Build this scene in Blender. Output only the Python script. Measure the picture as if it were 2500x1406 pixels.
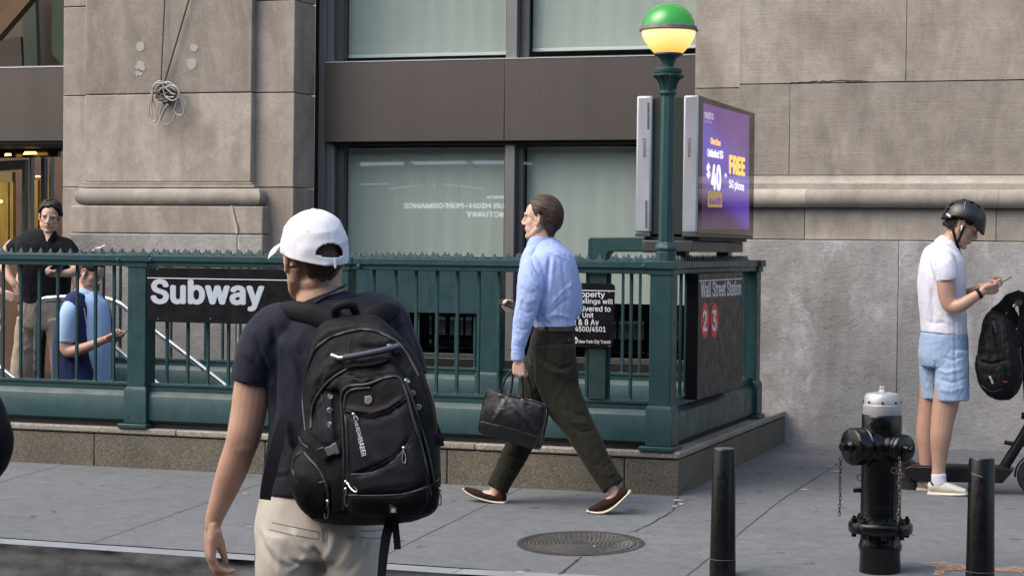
import bpy, bmesh, math, random
import numpy as np
from mathutils import Vector, Matrix, noise
from mathutils.bvhtree import BVHTree

R_ = math.radians
for _o in list(bpy.data.objects): bpy.data.objects.remove(_o)
SC = bpy.context.scene
COL = SC.collection
random.seed(7); np.random.seed(7)

# ------------------------------------------------------------------ camera
FPX = 70 / 36 * 2500; CX, CY = 1250, 703
YAW, PITCH, ROLL = .3255, .0205, .0109
CAMZ = 1.42
_f = np.array([-math.sin(YAW) * math.cos(PITCH), math.cos(YAW) * math.cos(PITCH), -math.sin(PITCH)])
_r = np.array([math.cos(YAW), math.sin(YAW), 0.]); _d = np.cross(_f, _r)
_c, _s = math.cos(ROLL), math.sin(ROLL)
_r, _d = _c * _r - _s * _d, _s * _r + _c * _d
C0 = np.array([0, 0, CAMZ])
cam = bpy.data.cameras.new('camera'); camo = bpy.data.objects.new('camera', cam); COL.objects.link(camo)
cam.lens = 70; cam.sensor_width = 36; cam.clip_start = .1; cam.clip_end = 500
camo.matrix_world = Matrix(((_r[0], -_d[0], -_f[0], 0), (_r[1], -_d[1], -_f[1], 0), (_r[2], -_d[2], -_f[2], CAMZ), (0, 0, 0, 1)))
SC.camera = camo
cam.dof.use_dof = False

# ------------------------------------------------------------------ world, sun, exposure
SUN_DIR = Vector((-.50, -.42, .75)).normalized()     # towards the sun
W = bpy.data.worlds.new('World'); SC.world = W; W.use_nodes = True
wn = W.node_tree.nodes; wl = W.node_tree.links
bg = wn['Background']; sky = wn.new('ShaderNodeTexSky'); sky.sky_type = 'NISHITA'; sky.sun_disc = False
sky.sun_elevation = math.asin(SUN_DIR.z); sky.sun_rotation = math.atan2(SUN_DIR.x, SUN_DIR.y)
sky.air_density = 1.3; sky.dust_density = 4.0; sky.ozone_density = 1.0
wl.new(sky.outputs[0], bg.inputs[0]); bg.inputs[1].default_value = .15
sun = bpy.data.lights.new('sun', 'SUN'); suno = bpy.data.objects.new('sun', sun); COL.objects.link(suno)
sun.energy = .95; sun.angle = R_(60); sun.color = (1, .95, .88)
suno.rotation_euler = SUN_DIR.to_track_quat('Z', 'Y').to_euler()
VS = SC.view_settings
VS.view_transform = 'Standard'; VS.look = 'None'; VS.gamma = 1; VS.exposure = 1.0; VS.use_curve_mapping = False
SC.cycles.use_denoising = True
SC.cycles.max_bounces = 8

# ------------------------------------------------------------------ photo pixel -> place
def ray(x, y): return _f + _r * ((x - CX) / FPX) + _d * ((y - CY) / FPX)
def onY(x, y, Y): v = ray(x, y); return C0 + v * (Y / v[1])
def onX(x, y, X): v = ray(x, y); return C0 + v * (X / v[0])
def onZ(x, y, z): v = ray(x, y); return C0 + v * ((z - CAMZ) / v[2])
def at(x, y, w): return C0 + ray(x, y) * w          # w = metres along the view axis
def pix(P):                                          # (n,3) -> pixels
    q = np.asarray(P, float) - C0; w = q @ _f
    return np.stack([CX + FPX * (q @ _r) / w, CY + FPX * (q @ _d) / w], -1)

def slope(X):
    t = min(1, max(0, (X + 2.9) / 1.6)); return .045 - .013 * t
def ground(X, Y):
    return .0062 * (Y - 11.15) if Y > 11.15 else -slope(X) * (11.15 - Y)

# ------------------------------------------------------------------ object helpers
ORG = {}
def tag(o, label=None, cat=None, group=None, kind=None):
    if label: o['label'] = label
    if cat: o['category'] = cat
    if group: o['group'] = group
    if kind: o['kind'] = kind
    return o
def thing(name, loc, label, cat, group=None):
    o = bpy.data.objects.new(name, None); o.empty_display_size = .1; COL.objects.link(o)
    o.location = loc; ORG[o.name] = Vector(loc)
    return tag(o, label, cat, group)

class MB:
    def __init__(s): s.v = []; s.f = []
    def add(s, vs, fs):
        b = len(s.v); s.v += [tuple(map(float, p)) for p in vs]; s.f += [tuple(i + b for i in f) for f in fs]; return s
    def box(s, x0, x1, y0, y1, z0, z1):
        return s.add([(x0, y0, z0), (x1, y0, z0), (x1, y1, z0), (x0, y1, z0), (x0, y0, z1), (x1, y0, z1), (x1, y1, z1), (x0, y1, z1)],
                     [(0, 3, 2, 1), (4, 5, 6, 7), (0, 1, 5, 4), (1, 2, 6, 5), (2, 3, 7, 6), (3, 0, 4, 7)])
    def prism(s, poly, a, b, axis='x'):
        """poly of 2-d points in the plane across axis (x: y,z / y: x,z / z: x,y)"""
        n = len(poly)
        def m(p, t): return {'x': (t, p[0], p[1]), 'y': (p[0], t, p[1]), 'z': (p[0], p[1], t)}[axis]
        vs = [m(p, a) for p in poly] + [m(p, b) for p in poly]
        return s.add(vs, [tuple(range(n))[::-1], tuple(range(n, 2 * n))] + [(i, (i + 1) % n, n + (i + 1) % n, n + i) for i in range(n)])
    def lathe(s, c, prof, n=24, axis='z', rot=0.):
        """prof: (r, t) pairs along the axis from c; axis name or vector"""
        ax = Vector({'x': (1, 0, 0), 'y': (0, 1, 0), 'z': (0, 0, 1)}[axis]) if isinstance(axis, str) else Vector(axis).normalized()
        u = ax.cross(Vector((0, 0, 1)) if abs(ax.z) < .9 else Vector((1, 0, 0))).normalized(); w = ax.cross(u)
        c = Vector(c); vs = []; fs = []
        for r, t in prof:
            for k in range(n):
                a = rot + 2 * math.pi * k / n; vs.append(c + ax * t + (u * math.cos(a) + w * math.sin(a)) * r)
        for j in range(len(prof) - 1):
            for k in range(n):
                k2 = (k + 1) % n; fs.append((j * n + k, j * n + k2, (j + 1) * n + k2, (j + 1) * n + k))
        fs.append(tuple(range(n))[::-1]); b = (len(prof) - 1) * n; fs.append(tuple(b + k for k in range(n)))
        return s.add(vs, fs)
    def tube(s, pts, r, n=8, cap=True, rx=None):
        """round tube through pts, r number or list; rx = list of second radii (flattened)"""
        pts = [Vector(p) for p in pts]; m = len(pts)
        r = [r] * m if not hasattr(r, '__len__') else r
        rx = r if rx is None else ([rx] * m if not hasattr(rx, '__len__') else rx)
        u = None; vs = []; fs = []
        for i, p in enumerate(pts):
            t = (pts[min(i + 1, m - 1)] - pts[max(i - 1, 0)])
            t = t.normalized() if t.length > 1e-9 else Vector((0, 0, 1))
            if u is None: u = t.cross(Vector((0, 1, 0)) if abs(t.y) < .9 else Vector((1, 0, 0))).normalized()
            else: u = (u - t * u.dot(t)).normalized()
            w = t.cross(u)
            for k in range(n):
                a = 2 * math.pi * k / n; vs.append(p + u * math.cos(a) * r[i] + w * math.sin(a) * rx[i])
        for j in range(m - 1):
            for k in range(n):
                k2 = (k + 1) % n; fs.append((j * n + k, j * n + k2, (j + 1) * n + k2, (j + 1) * n + k))
        if cap: fs.append(tuple(range(n))[::-1]); fs.append(tuple((m - 1) * n + k for k in range(n)))
        return s.add(vs, fs)
    def sphere(s, c, r, n=16, m=10, M=None):
        r = (r, r, r) if not hasattr(r, '__len__') else r
        vs = [Vector((0, 0, -1))]; fs = []
        for j in range(1, m):
            a = -math.pi / 2 + math.pi * j / m
            for k in range(n): b = 2 * math.pi * k / n; vs.append(Vector((math.cos(a) * math.cos(b), math.cos(a) * math.sin(b), math.sin(a))))
        vs.append(Vector((0, 0, 1))); L = len(vs) - 1
        for k in range(n):
            k2 = (k + 1) % n; fs.append((0, 1 + k2, 1 + k)); fs.append((L, L - n + k, L - n + k2))
            for j in range(m - 2): a = 1 + j * n; fs.append((a + k, a + k2, a + n + k2, a + n + k))
        vs = [Vector((p.x * r[0], p.y * r[1], p.z * r[2])) for p in vs]
        if M is not None: vs = [M @ p for p in vs]
        return s.add([p + Vector(c) for p in vs], fs)

def link_mesh(name, verts, faces, mat, parent=None, smooth=35, bevel=0):
    org = ORG[parent.name] if parent is not None else Vector((0, 0, 0))
    me = bpy.data.meshes.new(name)
    if org.length: verts = [(p[0] - org.x, p[1] - org.y, p[2] - org.z) for p in verts]
    me.from_pydata([tuple(p) for p in verts], [], [tuple(f) for f in faces]); me.validate(); me.update()
    o = bpy.data.objects.new(name, me); COL.objects.link(o)
    if mat: me.materials.append(mat)
    if smooth:
        me.polygons.foreach_set('use_smooth', [True] * len(me.polygons))
        if smooth < 180: me.set_sharp_from_angle(angle=R_(smooth))
    if bevel:
        b = o.modifiers.new('bevel', 'BEVEL'); b.width = bevel; b.segments = 2; b.limit_method = 'ANGLE'; b.angle_limit = R_(40); b.harden_normals = False
    if parent is not None: o.parent = parent
    ORG[o.name] = org
    return o
def obj(name, mb, mat, parent=None, bevel=0, smooth=35): return link_mesh(name, mb.v, mb.f, mat, parent, smooth, bevel)
def struct(name, mb, mat, bevel=0, smooth=35): return tag(obj(name, mb, mat, None, bevel, smooth), kind='structure')

# ------------------------------------------------------------------ materials
class NT:
    def __init__(s, name):
        m = bpy.data.materials.new(name); m.use_nodes = True; s.m = m; s.t = m.node_tree; s.b = s.t.nodes['Principled BSDF']
        s.tc = s.t.nodes.new('ShaderNodeTexCoord')
    def n(s, typ, ins={}, **kw):
        o = s.t.nodes.new(typ)
        for k, v in kw.items(): setattr(o, k, v)
        for k, v in ins.items():
            if hasattr(v, 'is_linked') or isinstance(v, bpy.types.NodeSocket): s.t.links.new(v, o.inputs[k])
            else: o.inputs[k].default_value = v
        return o
    def set(s, k, v):
        if isinstance(v, bpy.types.NodeSocket): s.t.links.new(v, s.b.inputs[k])
        else: s.b.inputs[k].default_value = v
    def coords(s, scale=(1, 1, 1), loc=(0, 0, 0), rot=(0, 0, 0), gen='Object'):
        return s.n('ShaderNodeMapping', {'Vector': s.tc.outputs[gen], 'Scale': scale, 'Location': loc, 'Rotation': rot}).outputs[0]
    def noise(s, vec, scale, detail=4, rough=.5, dist=0): return s.n('ShaderNodeTexNoise', {'Vector': vec, 'Scale': scale, 'Detail': detail, 'Roughness': rough, 'Distortion': dist}).outputs[0]
    def ramp(s, fac, stops, interp='LINEAR'):
        r = s.n('ShaderNodeValToRGB', {'Fac': fac}); r.color_ramp.interpolation = interp; e = r.color_ramp.elements
        while len(e) < len(stops): e.new(.5)
        for i, (p, c) in enumerate(stops): e[i].position = p; e[i].color = (*(c if hasattr(c, '__len__') else (c, c, c)), 1)
        return r.outputs[0]
    def mix(s, fac, a, b, mode='MIX'):
        if mode == 'MIX' and isinstance(a, list) and isinstance(b, list) and len(set(a)) == 1 and len(set(b)) == 1 and b[0] > 1:   # grey variation: stretch the noise's narrow band
            return s.n('ShaderNodeMapRange', {'Value': fac, 'From Min': .28, 'From Max': .72, 'To Min': a[0], 'To Max': b[0]}).outputs[0]
        o = s.n('ShaderNodeMix', data_type='RGBA', blend_type=mode)
        for k, v in ((0, fac), (6, a), (7, b)):
            if isinstance(v, bpy.types.NodeSocket): s.t.links.new(v, o.inputs[k])
            else: o.inputs[k].default_value = v if k == 0 else (*v, 1)
        return o.outputs[2]
    def math(s, op, a, b=0., c=0.):
        o = s.n('ShaderNodeMath', operation=op)
        for i, v in enumerate((a, b, c)):
            if isinstance(v, bpy.types.NodeSocket): s.t.links.new(v, o.inputs[i])
            else: o.inputs[i].default_value = v
        return o.outputs[0]
    def bump(s, h, strength=.5, dist=.01, prev=None):
        i = {'Height': h, 'Strength': strength, 'Distance': dist}
        if prev is not None: i['Normal'] = prev
        return s.n('ShaderNodeBump', i).outputs[0]

def plain(name, col, rough=.5, metal=0., var=0., vscale=8, bump=0., bscale=120, bdist=.002, spec=.5, coat=0., stretch=(1, 1, 1), alpha=1.):
    t = NT(name); v = t.coords(stretch)
    if var:
        f = t.noise(v, vscale, 5, .6); c = t.ramp(f, [(.25, [x * (1 - var) for x in col]), (.75, [min(1, x * (1 + var)) for x in col])]); t.set('Base Color', c)
        t.set('Roughness', t.ramp(t.noise(v, vscale * 2.3, 4), [(.3, max(0, rough - .08)), (.7, min(1, rough + .1))]))
    else: t.set('Base Color', (*col, 1)); t.set('Roughness', rough)
    t.set('Metallic', metal); t.set('Specular IOR Level', spec)
    if coat: t.set('Coat Weight', coat); t.set('Coat Roughness', .15)
    if bump: t.set('Normal', t.bump(t.noise(v, bscale, 4, .6), bump, bdist))
    if alpha < 1: t.set('Alpha', alpha)
    return t.m

def stone(name, c1, c2, lines=0., rough_bump=0., streak=.5, seed=0., smear=None):
    t = NT(name); P = t.coords(loc=(seed, seed * .7, 0))
    oi = t.n('ShaderNodeObjectInfo').outputs['Random']
    base = t.mix(t.noise(t.coords((1.6, 1.6, 2.2), loc=(seed, 0, 0)), 1.6, 5, .6), c1, c2)
    # vertical weather streaks, of their own shape
    st = t.noise(t.coords((3.6, 3.6, .8), loc=(seed * 3, 0, 0)), 1.0, 6, .66, 1.1)
    base = t.mix(t.math('MULTIPLY', t.ramp(st, [(.42, 0.), (.62, 1.)]), streak), base, [x * .74 for x in c1])
    st2 = t.noise(t.coords((2.6, 2.6, 1.7), loc=(seed * 5 + 4, 0, 0)), 1.0, 7, .68, .9)
    base = t.mix(t.math('MULTIPLY', t.ramp(st2, [(.55, 0.), (.7, 1.)]), streak * .45), base, [min(1, x * 1.28 + .03) for x in c2])
    mot = t.noise(t.coords((1, 1, 1), loc=(seed, 3, 1)), 5.5, 7, .7, .4); base = t.mix(.42, base, t.mix(mot, [.55] * 3, [1.42] * 3), 'MULTIPLY')
    so = t.ramp(t.noise(t.coords((1, 1, .7), loc=(seed + 9, 2, 0)), 1.25, 6, .66, .8), [(.5, 0.), (.68, 1.)]); base = t.mix(t.math('MULTIPLY', so, .42), base, [c1[0] * .66, c1[1] * .60, c1[2] * .54])
    if smear:   # old lime smears and pits of the worn wall
        sm = t.ramp(t.noise(t.coords((1, 1, .8), loc=(seed + 1, 0, 0)), 1.5, 6, .62, .7), [(.56, 0.), (.66, .55)]); base = t.mix(sm, base, smear)
        pit = t.ramp(t.noise(t.coords((1, 1, 1), loc=(seed + 6, 0, 0)), 9, 5, .6), [(.70, 0.), (.76, .7)]); base = t.mix(pit, base, (.10, .085, .065))
    gr = t.noise(P, 210, 3, .7); gr2 = t.noise(P, 60, 4, .7)
    base = t.mix(.38, base, t.mix(gr, [.62] * 3, [1.36] * 3), 'MULTIPLY')
    base = t.mix(.3, base, t.mix(gr2, [.6] * 3, [1.38] * 3), 'MULTIPLY')
    tone = t.n('ShaderNodeMapRange', {'Value': oi, 'To Min': .80, 'To Max': 1.14}).outputs[0]
    base = t.mix(1., base, t.n('ShaderNodeCombineColor', {0: tone, 1: tone, 2: tone}).outputs[0], 'MULTIPLY')
    t.set('Base Color', base); t.set('Roughness', .88); t.set('Specular IOR Level', .25)
    n = t.bump(gr2, .35, .004)
    if lines:
        ln = t.noise(t.coords((3, 3, 120), loc=(seed, 0, 0)), 1.0, 3, .65, .35); n = t.bump(ln, lines, .004, n)
    if rough_bump:
        rb = t.noise(t.coords((1, 1, 1.5), loc=(seed, 0, 0)), 26, 6, .7, .3); rb2 = t.ramp(t.noise(t.coords((1, 1, 1.4), loc=(seed + 2, 0, 0)), 15, 6, .72, .4), [(.52, 0.), (.60, 1.)]); n = t.bump(rb, rough_bump * .9, .008, n); n = t.bump(rb2, rough_bump * .45, .008, n)
    t.set('Normal', n); return t.m

M_stone_l = stone('limestone_warm', (.315, .273, .232), (.41, .36, .31), .25, 0, .6, 1.3)
M_stone_r = stone('limestone_grey', (.29, .257, .220), (.395, .356, .312), .55, 0, .55, 7.1)
M_rock = stone('rock_face_granite', (.31, .30, .285), (.41, .395, .375), 0, .9, .45, 3.7)
M_rock_s = stone('worn_granite_base', (.30, .292, .276), (.42, .41, .40), 0, .75, .5, 9.2, (.62, .62, .66))
M_mould = stone('moulding_stone', (.31, .275, .235), (.41, .37, .32), .15, 0, .4, 5.5)
M_repair = plain('repair_mortar', (.37, .34, .30), .9, var=.15, bump=.4, bscale=80)

def granite(name, c, c2):
    t = NT(name); P = t.coords()
    a = t.noise(P, 150, 3, .75); b = t.noise(P, 55, 4, .7); g = t.noise(P, 3, 4, .6)
    col = t.ramp(a, [(.34, [x * .35 for x in c]), (.5, c), (.66, [min(1, x * 1.9) for x in c2])])
    col = t.mix(.5, col, t.mix(b, [.5] * 3, [1.5] * 3), 'MULTIPLY'); col = t.mix(.6, col, t.mix(g, [.65] * 3, [1.3] * 3), 'MULTIPLY')
    t.set('Base Color', col); t.set('Roughness', .7); t.set('Normal', t.bump(b, .3, .003)); return t.m
M_gran = granite('speckled_granite', (.095, .083, .062), (.115, .102, .078))
M_cap = granite('granite_coping', (.24, .22, .185), (.20, .185, .16))

t = NT('concrete_sidewalk'); P = t.coords()
base = t.mix(t.noise(P, .9, 6, .65), (.100, .108, .116), (.158, .166, .174))
base = t.mix(.5, base, t.mix(t.noise(P, 11, 6, .72, .3), [.62] * 3, [1.38] * 3), 'MULTIPLY')
base = t.mix(.42, base, t.mix(t.noise(P, 130, 4, .8), [.35] * 3, [1.65] * 3), 'MULTIPLY')
base = t.mix(.3, base, t.mix(t.noise(P, 40, 4, .7), [.6] * 3, [1.4] * 3), 'MULTIPLY')
# trodden gum: small dark blots with shapes of their own
vo = t.n('ShaderNodeTexVoronoi', {'Vector': t.mix(.06, t.coords((1, 1, 0)), t.n('ShaderNodeTexNoise', {'Vector': P, 'Scale': 22.}).outputs['Color'], 'LINEAR_LIGHT'), 'Scale': 5.6}, feature='F1')
r1 = t.math('LESS_THAN', vo.outputs['Distance'], t.math('MULTIPLY', t.n('ShaderNodeSeparateColor', {0: vo.outputs['Color']}).outputs[0], .22))
gum = t.math('MULTIPLY', r1, t.math('GREATER_THAN', t.n('ShaderNodeSeparateColor', {0: vo.outputs['Color']}).outputs[1], .42))
base = t.mix(t.math('MULTIPLY', gum, .72), base, (.045, .047, .052))
stain = t.ramp(t.noise(t.coords((1, 2.2, 1), loc=(3, 1, 0)), 1.7, 5, .6), [(.55, 0.), (.72, 1.)])
base = t.mix(t.math('MULTIPLY', stain, .45), base, (.085, .088, .092))
# tooled joints between slabs
sx = t.n('ShaderNodeSeparateXYZ', {0: t.tc.outputs['Object']})
wob = t.math('MULTIPLY', t.math('SUBTRACT', t.noise(P, 6, 3), .5), .012)
px_ = t.math('ADD', t.math('ADD', sx.outputs[0], 6.77), wob)
jx = t.math('ABSOLUTE', t.math('SUBTRACT', t.math('MODULO', t.math('ADD', px_, 154.0 + .77), 1.54), .77))
jl = t.math('LESS_THAN', jx, .0052)
jy = t.math('LESS_THAN', t.math('ABSOLUTE', t.math('ADD', t.math('SUBTRACT', sx.outputs[1], 10.16), wob)), .0035)
jt = t.math('MAXIMUM', jl, t.math('MULTIPLY', jy, .35))
base = t.mix(jt, base, (.035, .035, .038))
t.set('Base Color', base); t.set('Roughness', .82); t.set('Specular IOR Level', .3)
hb = t.math('SUBTRACT', t.noise(P, 150, 4, .7), t.math('MULTIPLY', jt, 2.))
t.set('Normal', t.bump(hb, .35, .003)); M_walk = t.m

M_curb = plain('bluestone_curb', (.21, .225, .24), .75, var=.2, vscale=5, bump=.5, bscale=60, bdist=.004)
t = NT('curb_face'); P = t.coords()
c_ = t.ramp(t.noise(t.coords((2.5, 2.5, 5)), 2, 7, .68), [(.3, (.028, .029, .032)), (.7, (.11, .113, .118))])
t.set('Base Color', t.mix(.4, c_, t.mix(t.noise(P, 160, 3, .8), [.5] * 3, [1.5] * 3), 'MULTIPLY')); t.set('Roughness', .8)
t.set('Normal', t.bump(t.noise(P, 40, 5, .65), .4, .006)); M_curbface = t.m
t = NT('asphalt'); P = t.coords()
t.set('Base Color', t.mix(.5, t.mix(t.noise(P, 1.2, 5), (.04, .04, .042), (.065, .065, .066)), t.mix(t.noise(P, 320, 3, .8), [.4] * 3, [1.6] * 3), 'MULTIPLY')); t.set('Roughness', .85)
t.set('Normal', t.bump(t.noise(P, 240, 3, .8), .5, .004)); M_asph = t.m
M_dark = plain('dark_gap', (.012, .012, .013), .8)
M_conc = plain('stair_concrete', (.12, .12, .12), .85, var=.25, bump=.3)

t = NT('green_railing_paint'); P = t.coords()
c_ = t.mix(t.noise(P, 5, 5, .6), (.0135, .044, .0485), (.0225, .063, .067))
c_ = t.mix(t.math('MULTIPLY', t.ramp(t.noise(P, 38, 5, .7), [(.6, 0.), (.72, 1.)]), .35), c_, (.055, .12, .125))
c_ = t.mix(t.math('MULTIPLY', t.ramp(t.noise(t.coords((30, 30, 4)), 1.5, 4, .6), [(.58, 0.), (.7, 1.)]), .35), c_, (.035, .09, .095))
c_ = t.mix(t.math('MULTIPLY', t.ramp(t.noise(t.coords((22, 22, 2.2), loc=(3, 1, 7)), 1.3, 5, .65), [(.54, 0.), (.66, 1.)]), .4), c_, (.008, .026, .028))
c_ = t.mix(t.math('MULTIPLY', t.ramp(t.noise(P, 75, 3, .7), [(.69, 0.), (.73, 1.)]), .6), c_, (.11, .15, .14))
t.set('Base Color', c_); t.set('Roughness', t.ramp(t.noise(P, 11, 4), [(.3, .34), (.7, .52)])); t.set('Specular IOR Level', .36)
t.set('Normal', t.bump(t.noise(P, 45, 4, .6), .22, .003, t.bump(t.noise(P, 9, 2), .12, .01))); M_green = t.m

def brushed(name, col, rough=.36, metal=.85, stretch=(90, 90, 1.2)):
    t = NT(name); v = t.noise(t.coords(stretch), 1, 4, .6)
    t.set('Base Color', t.mix(.16, col, t.mix(v, [.6] * 3, [1.4] * 3), 'MULTIPLY')); t.set('Metallic', metal)
    big = t.noise(t.coords((2.3, 2.3, .3)), 1, 3)
    t.set('Roughness', t.math('ADD', t.math('MULTIPLY', big, .12), rough - .06)); t.set('Normal', t.bump(v, .06, .001)); return t.m
M_span = brushed('bronze_spandrel', (.125, .108, .098), .4, .75)
M_frame = brushed('window_metal_grey', (.21, .205, .205), .42, .6)
M_frame_d = brushed('window_metal_dark', (.085, .09, .09), .45, .5)
M_lip = plain('polished_lip', (.75, .74, .72), .3, metal=.6)

t = NT('window_glass')
mx = t.n('ShaderNodeMixShader'); tr = t.n('ShaderNodeBsdfTransparent', {'Color': (.86, .91, .885, 1)}); gl = t.n('ShaderNodeBsdfGlossy', {'Color': (1, 1, 1, 1), 'Roughness': .012})
fc = t.n('ShaderNodeLayerWeight', {'Blend': .5}).outputs['Facing']
t.t.links.new(t.math('ADD', t.math('MULTIPLY', t.math('POWER', fc, 5.), .85), .085), mx.inputs[0]); t.t.links.new(tr.outputs[0], mx.inputs[1]); t.t.links.new(gl.outputs[0], mx.inputs[2])
t.t.links.new(mx.outputs[0], t.t.nodes['Material Output'].inputs[0]); M_glass = t.m
t = NT('roller_blind')
v = t.noise(t.coords((160, 160, 6)), 1, 3, .6)
c_ = t.mix(t.noise(t.coords((9, 9, .25)), 1, 2), (.41, .435, .415), (.46, .49, .465))
t.set('Base Color', t.mix(.3, c_, t.mix(v, [.8] * 3, [1.2] * 3), 'MULTIPLY')); t.set('Roughness', .85); M_blind = t.m
M_hem = plain('blind_hem', (.70, .74, .71), .6)
M_black = plain('black_interior', (.004, .004, .005), .8, spec=.05)
M_darkgr = plain('black_granite', (.018, .017, .016), .35, var=.3, vscale=40)
M_gold = plain('brass_lobby', (.42, .27, .06), .4, metal=.6, var=.35, vscale=3, stretch=(6, 6, .6))
M_wood = plain('lobby_timber', (.10, .055, .03), .6, var=.3, vscale=4)
def emis(name, col, s):
    t = NT(name); t.set('Base Color', (*col, 1)); t.set('Emission Color', (*col, 1)); t.set('Emission Strength', s); t.set('Roughness', .4); return t.m
M_lamp_warm = emis('warm_lobby_lamp', (1, .55, .12), 3.)
M_cool = emis('shop_light_strip', (.9, .95, 1.), 6.)

try:      # the sans face that ships inside Blender; falls back to the built-in one
    import os
    FONT = bpy.data.fonts.load(os.path.join(bpy.utils.resource_path('LOCAL'), 'datafiles', 'fonts', 'Inter.woff2'))
except Exception: FONT = None
def text_mesh(s, bold=0.):
    """outline glyphs filled by winding number, so that overlapping contours stay solid"""
    from mathutils.geometry import delaunay_2d_cdt
    cu = bpy.data.curves.new('txt', 'FONT')
    if FONT: cu.font = FONT
    cu.body = s; cu.size = 1; cu.resolution_u = 4; cu.space_character = 1 + bold * .9; cu.fill_mode = 'NONE'
    o = bpy.data.objects.new('txt', cu); COL.objects.link(o)
    me = bpy.data.meshes.new_from_object(o.evaluated_get(bpy.context.evaluated_depsgraph_get()))
    P = [(p.co.x, p.co.y) for p in me.vertices]; E = [tuple(e.vertices) for e in me.edges]
    bpy.data.objects.remove(o); bpy.data.curves.remove(cu); bpy.data.meshes.remove(me)
    nb = {}
    for a, b in E: nb.setdefault(a, []).append(b); nb.setdefault(b, []).append(a)
    seen = set(); loops = []
    for st in range(len(P)):
        if st in seen or st not in nb: continue
        L = [st]; seen.add(st); cur = st; nxt = st + 1 if st + 1 in nb[st] else nb[st][0]
        while nxt not in seen: L.append(nxt); seen.add(nxt); q = [k for k in nb[nxt] if k != cur]; cur = nxt; nxt = q[0] if q else st
        loops.append(L)
    # group loops by glyph column to keep the triangulations small
    loops.sort(key=lambda L: min(P[i][0] for i in L)); groups = []; 
    for L in loops:
        x0 = min(P[i][0] for i in L); x1 = max(P[i][0] for i in L)
        if groups and x0 < groups[-1][1] - 1e-4: groups[-1][0].append(L); groups[-1][1] = max(groups[-1][1], x1)
        else: groups.append([[L], x1])
    V, F = [], []
    for G, _x in groups:
        pts = []; ed = []; polys = []
        for L in G:
            b0 = len(pts); q = [P[i] for i in L]; q = [p for k, p in enumerate(q) if k == 0 or (abs(p[0] - q[k - 1][0]) + abs(p[1] - q[k - 1][1])) > 1e-6]
            if len(q) < 3: continue
            pts += q; ed += [(b0 + k, b0 + (k + 1) % len(q)) for k in range(len(q))]; polys.append(np.array(q))
        r = delaunay_2d_cdt([Vector(p) for p in pts], ed, [], 0, 1e-6); vv = r[0]; ff = r[2]
        if not ff: continue
        C = np.array([[sum(vv[i].x for i in f) / 3, sum(vv[i].y for i in f) / 3] for f in ff]); wn_ = np.zeros(len(C))
        for q in polys:
            a = q; b = np.roll(q, -1, 0)
            for (ax, ay), (bx, by) in zip(a, b):
                isl = (bx - ax) * (C[:, 1] - ay) - (C[:, 0] - ax) * (by - ay)
                wn_ += ((ay <= C[:, 1]) & (by > C[:, 1]) & (isl > 0)) * 1. - ((ay > C[:, 1]) & (by <= C[:, 1]) & (isl < 0)) * 1.
        b0 = len(V); V += [Vector((p.x, p.y, 0)) for p in vv]; F += [tuple(i + b0 for i in f) for f, w in zip(ff, wn_) if abs(w) > .5]
    if bold <= 0: return V, F
    v, f = [], []       # heavier strokes: the same glyphs laid a hair apart, each a hair above the last
    for k in range(8):
        b = len(v); a = 2 * math.pi * k / 8; v += [Vector((p.x + bold * math.cos(a), p.y + bold * .7 * math.sin(a), k * .00012)) for p in V]; f += [tuple(i + b for i in q) for q in F]
    return v, f
def text_fit(name, s, bl, br, tl, mat, parent, bold=.015, lift=.0015, flip=False):
    """lettering stretched so that its ink fills the parallelogram bl-br-tl"""
    v, f = text_mesh(s, bold); x0 = min(p.x for p in v); x1 = max(p.x for p in v); y0 = min(p.y for p in v); y1 = max(p.y for p in v)
    bl, br, tl = Vector(bl), Vector(br), Vector(tl); n = (br - bl).cross(tl - bl).normalized()
    vs = [bl + (br - bl) * ((p.x - x0) / (x1 - x0)) + (tl - bl) * ((p.y - y0) / (y1 - y0)) + n * (lift + p.z) for p in v]
    return link_mesh(name, vs, f, mat, parent, smooth=0)
# ================================================================== ground
HX0, HX1, HY0, HY1 = -8.25, -2.98, 11.36, 13.55      # opening of the stairwell
YC = 8.862                                          # back edge of the kerb stone
def sheet(name, xs, ys, mat, hole=None, dz=0., fn=ground):
    mb = MB(); idx = {}
    for j, y in enumerate(ys):
        for i, x in enumerate(xs): idx[i, j] = len(mb.v); mb.v.append((x, y, fn(x, y) + dz))
    for j in range(len(ys) - 1):
        for i in range(len(xs) - 1):
            cx, cy = (xs[i] + xs[i + 1]) / 2, (ys[j] + ys[j + 1]) / 2
            if hole and hole[0] < cx < hole[1] and hole[2] < cy < hole[3]: continue
            mb.f.append((idx[i, j], idx[i + 1, j], idx[i + 1, j + 1], idx[i, j + 1]))
    return mb
def span(a, b, st): n = max(1, int(round((b - a) / st))); return [a + (b - a) * i / n for i in range(n)]
xs = span(-40, HX0, 1.6) + span(HX0, HX1, .35) + span(HX1, 0, .3) + span(0, 40, 1.6) + [40]
ys = span(YC, HY0, .3) + span(HY0, HY1, .5) + span(HY1, 15.2, .4) + [15.2]
struct('sidewalk', sheet('sidewalk', xs, ys, M_walk, (HX0, HX1, HY0, HY1)), M_walk)
kb = MB()
x = -14.2
while x < 12:
    x1 = x + 1.83
    for a, b in ((x, x1 - .004),):
        y0 = 8.715; zt0, zt1 = ground(a, 8.78) - .002, ground(b, 8.78) - .002
        kb.add([(a, y0, zt0), (b, y0, zt1), (b, YC - .012, zt1 + .003), (a, YC - .012, zt0 + .003)], [(0, 1, 2, 3)])
    x = x1
struct('curb', kb, M_curb)
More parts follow.
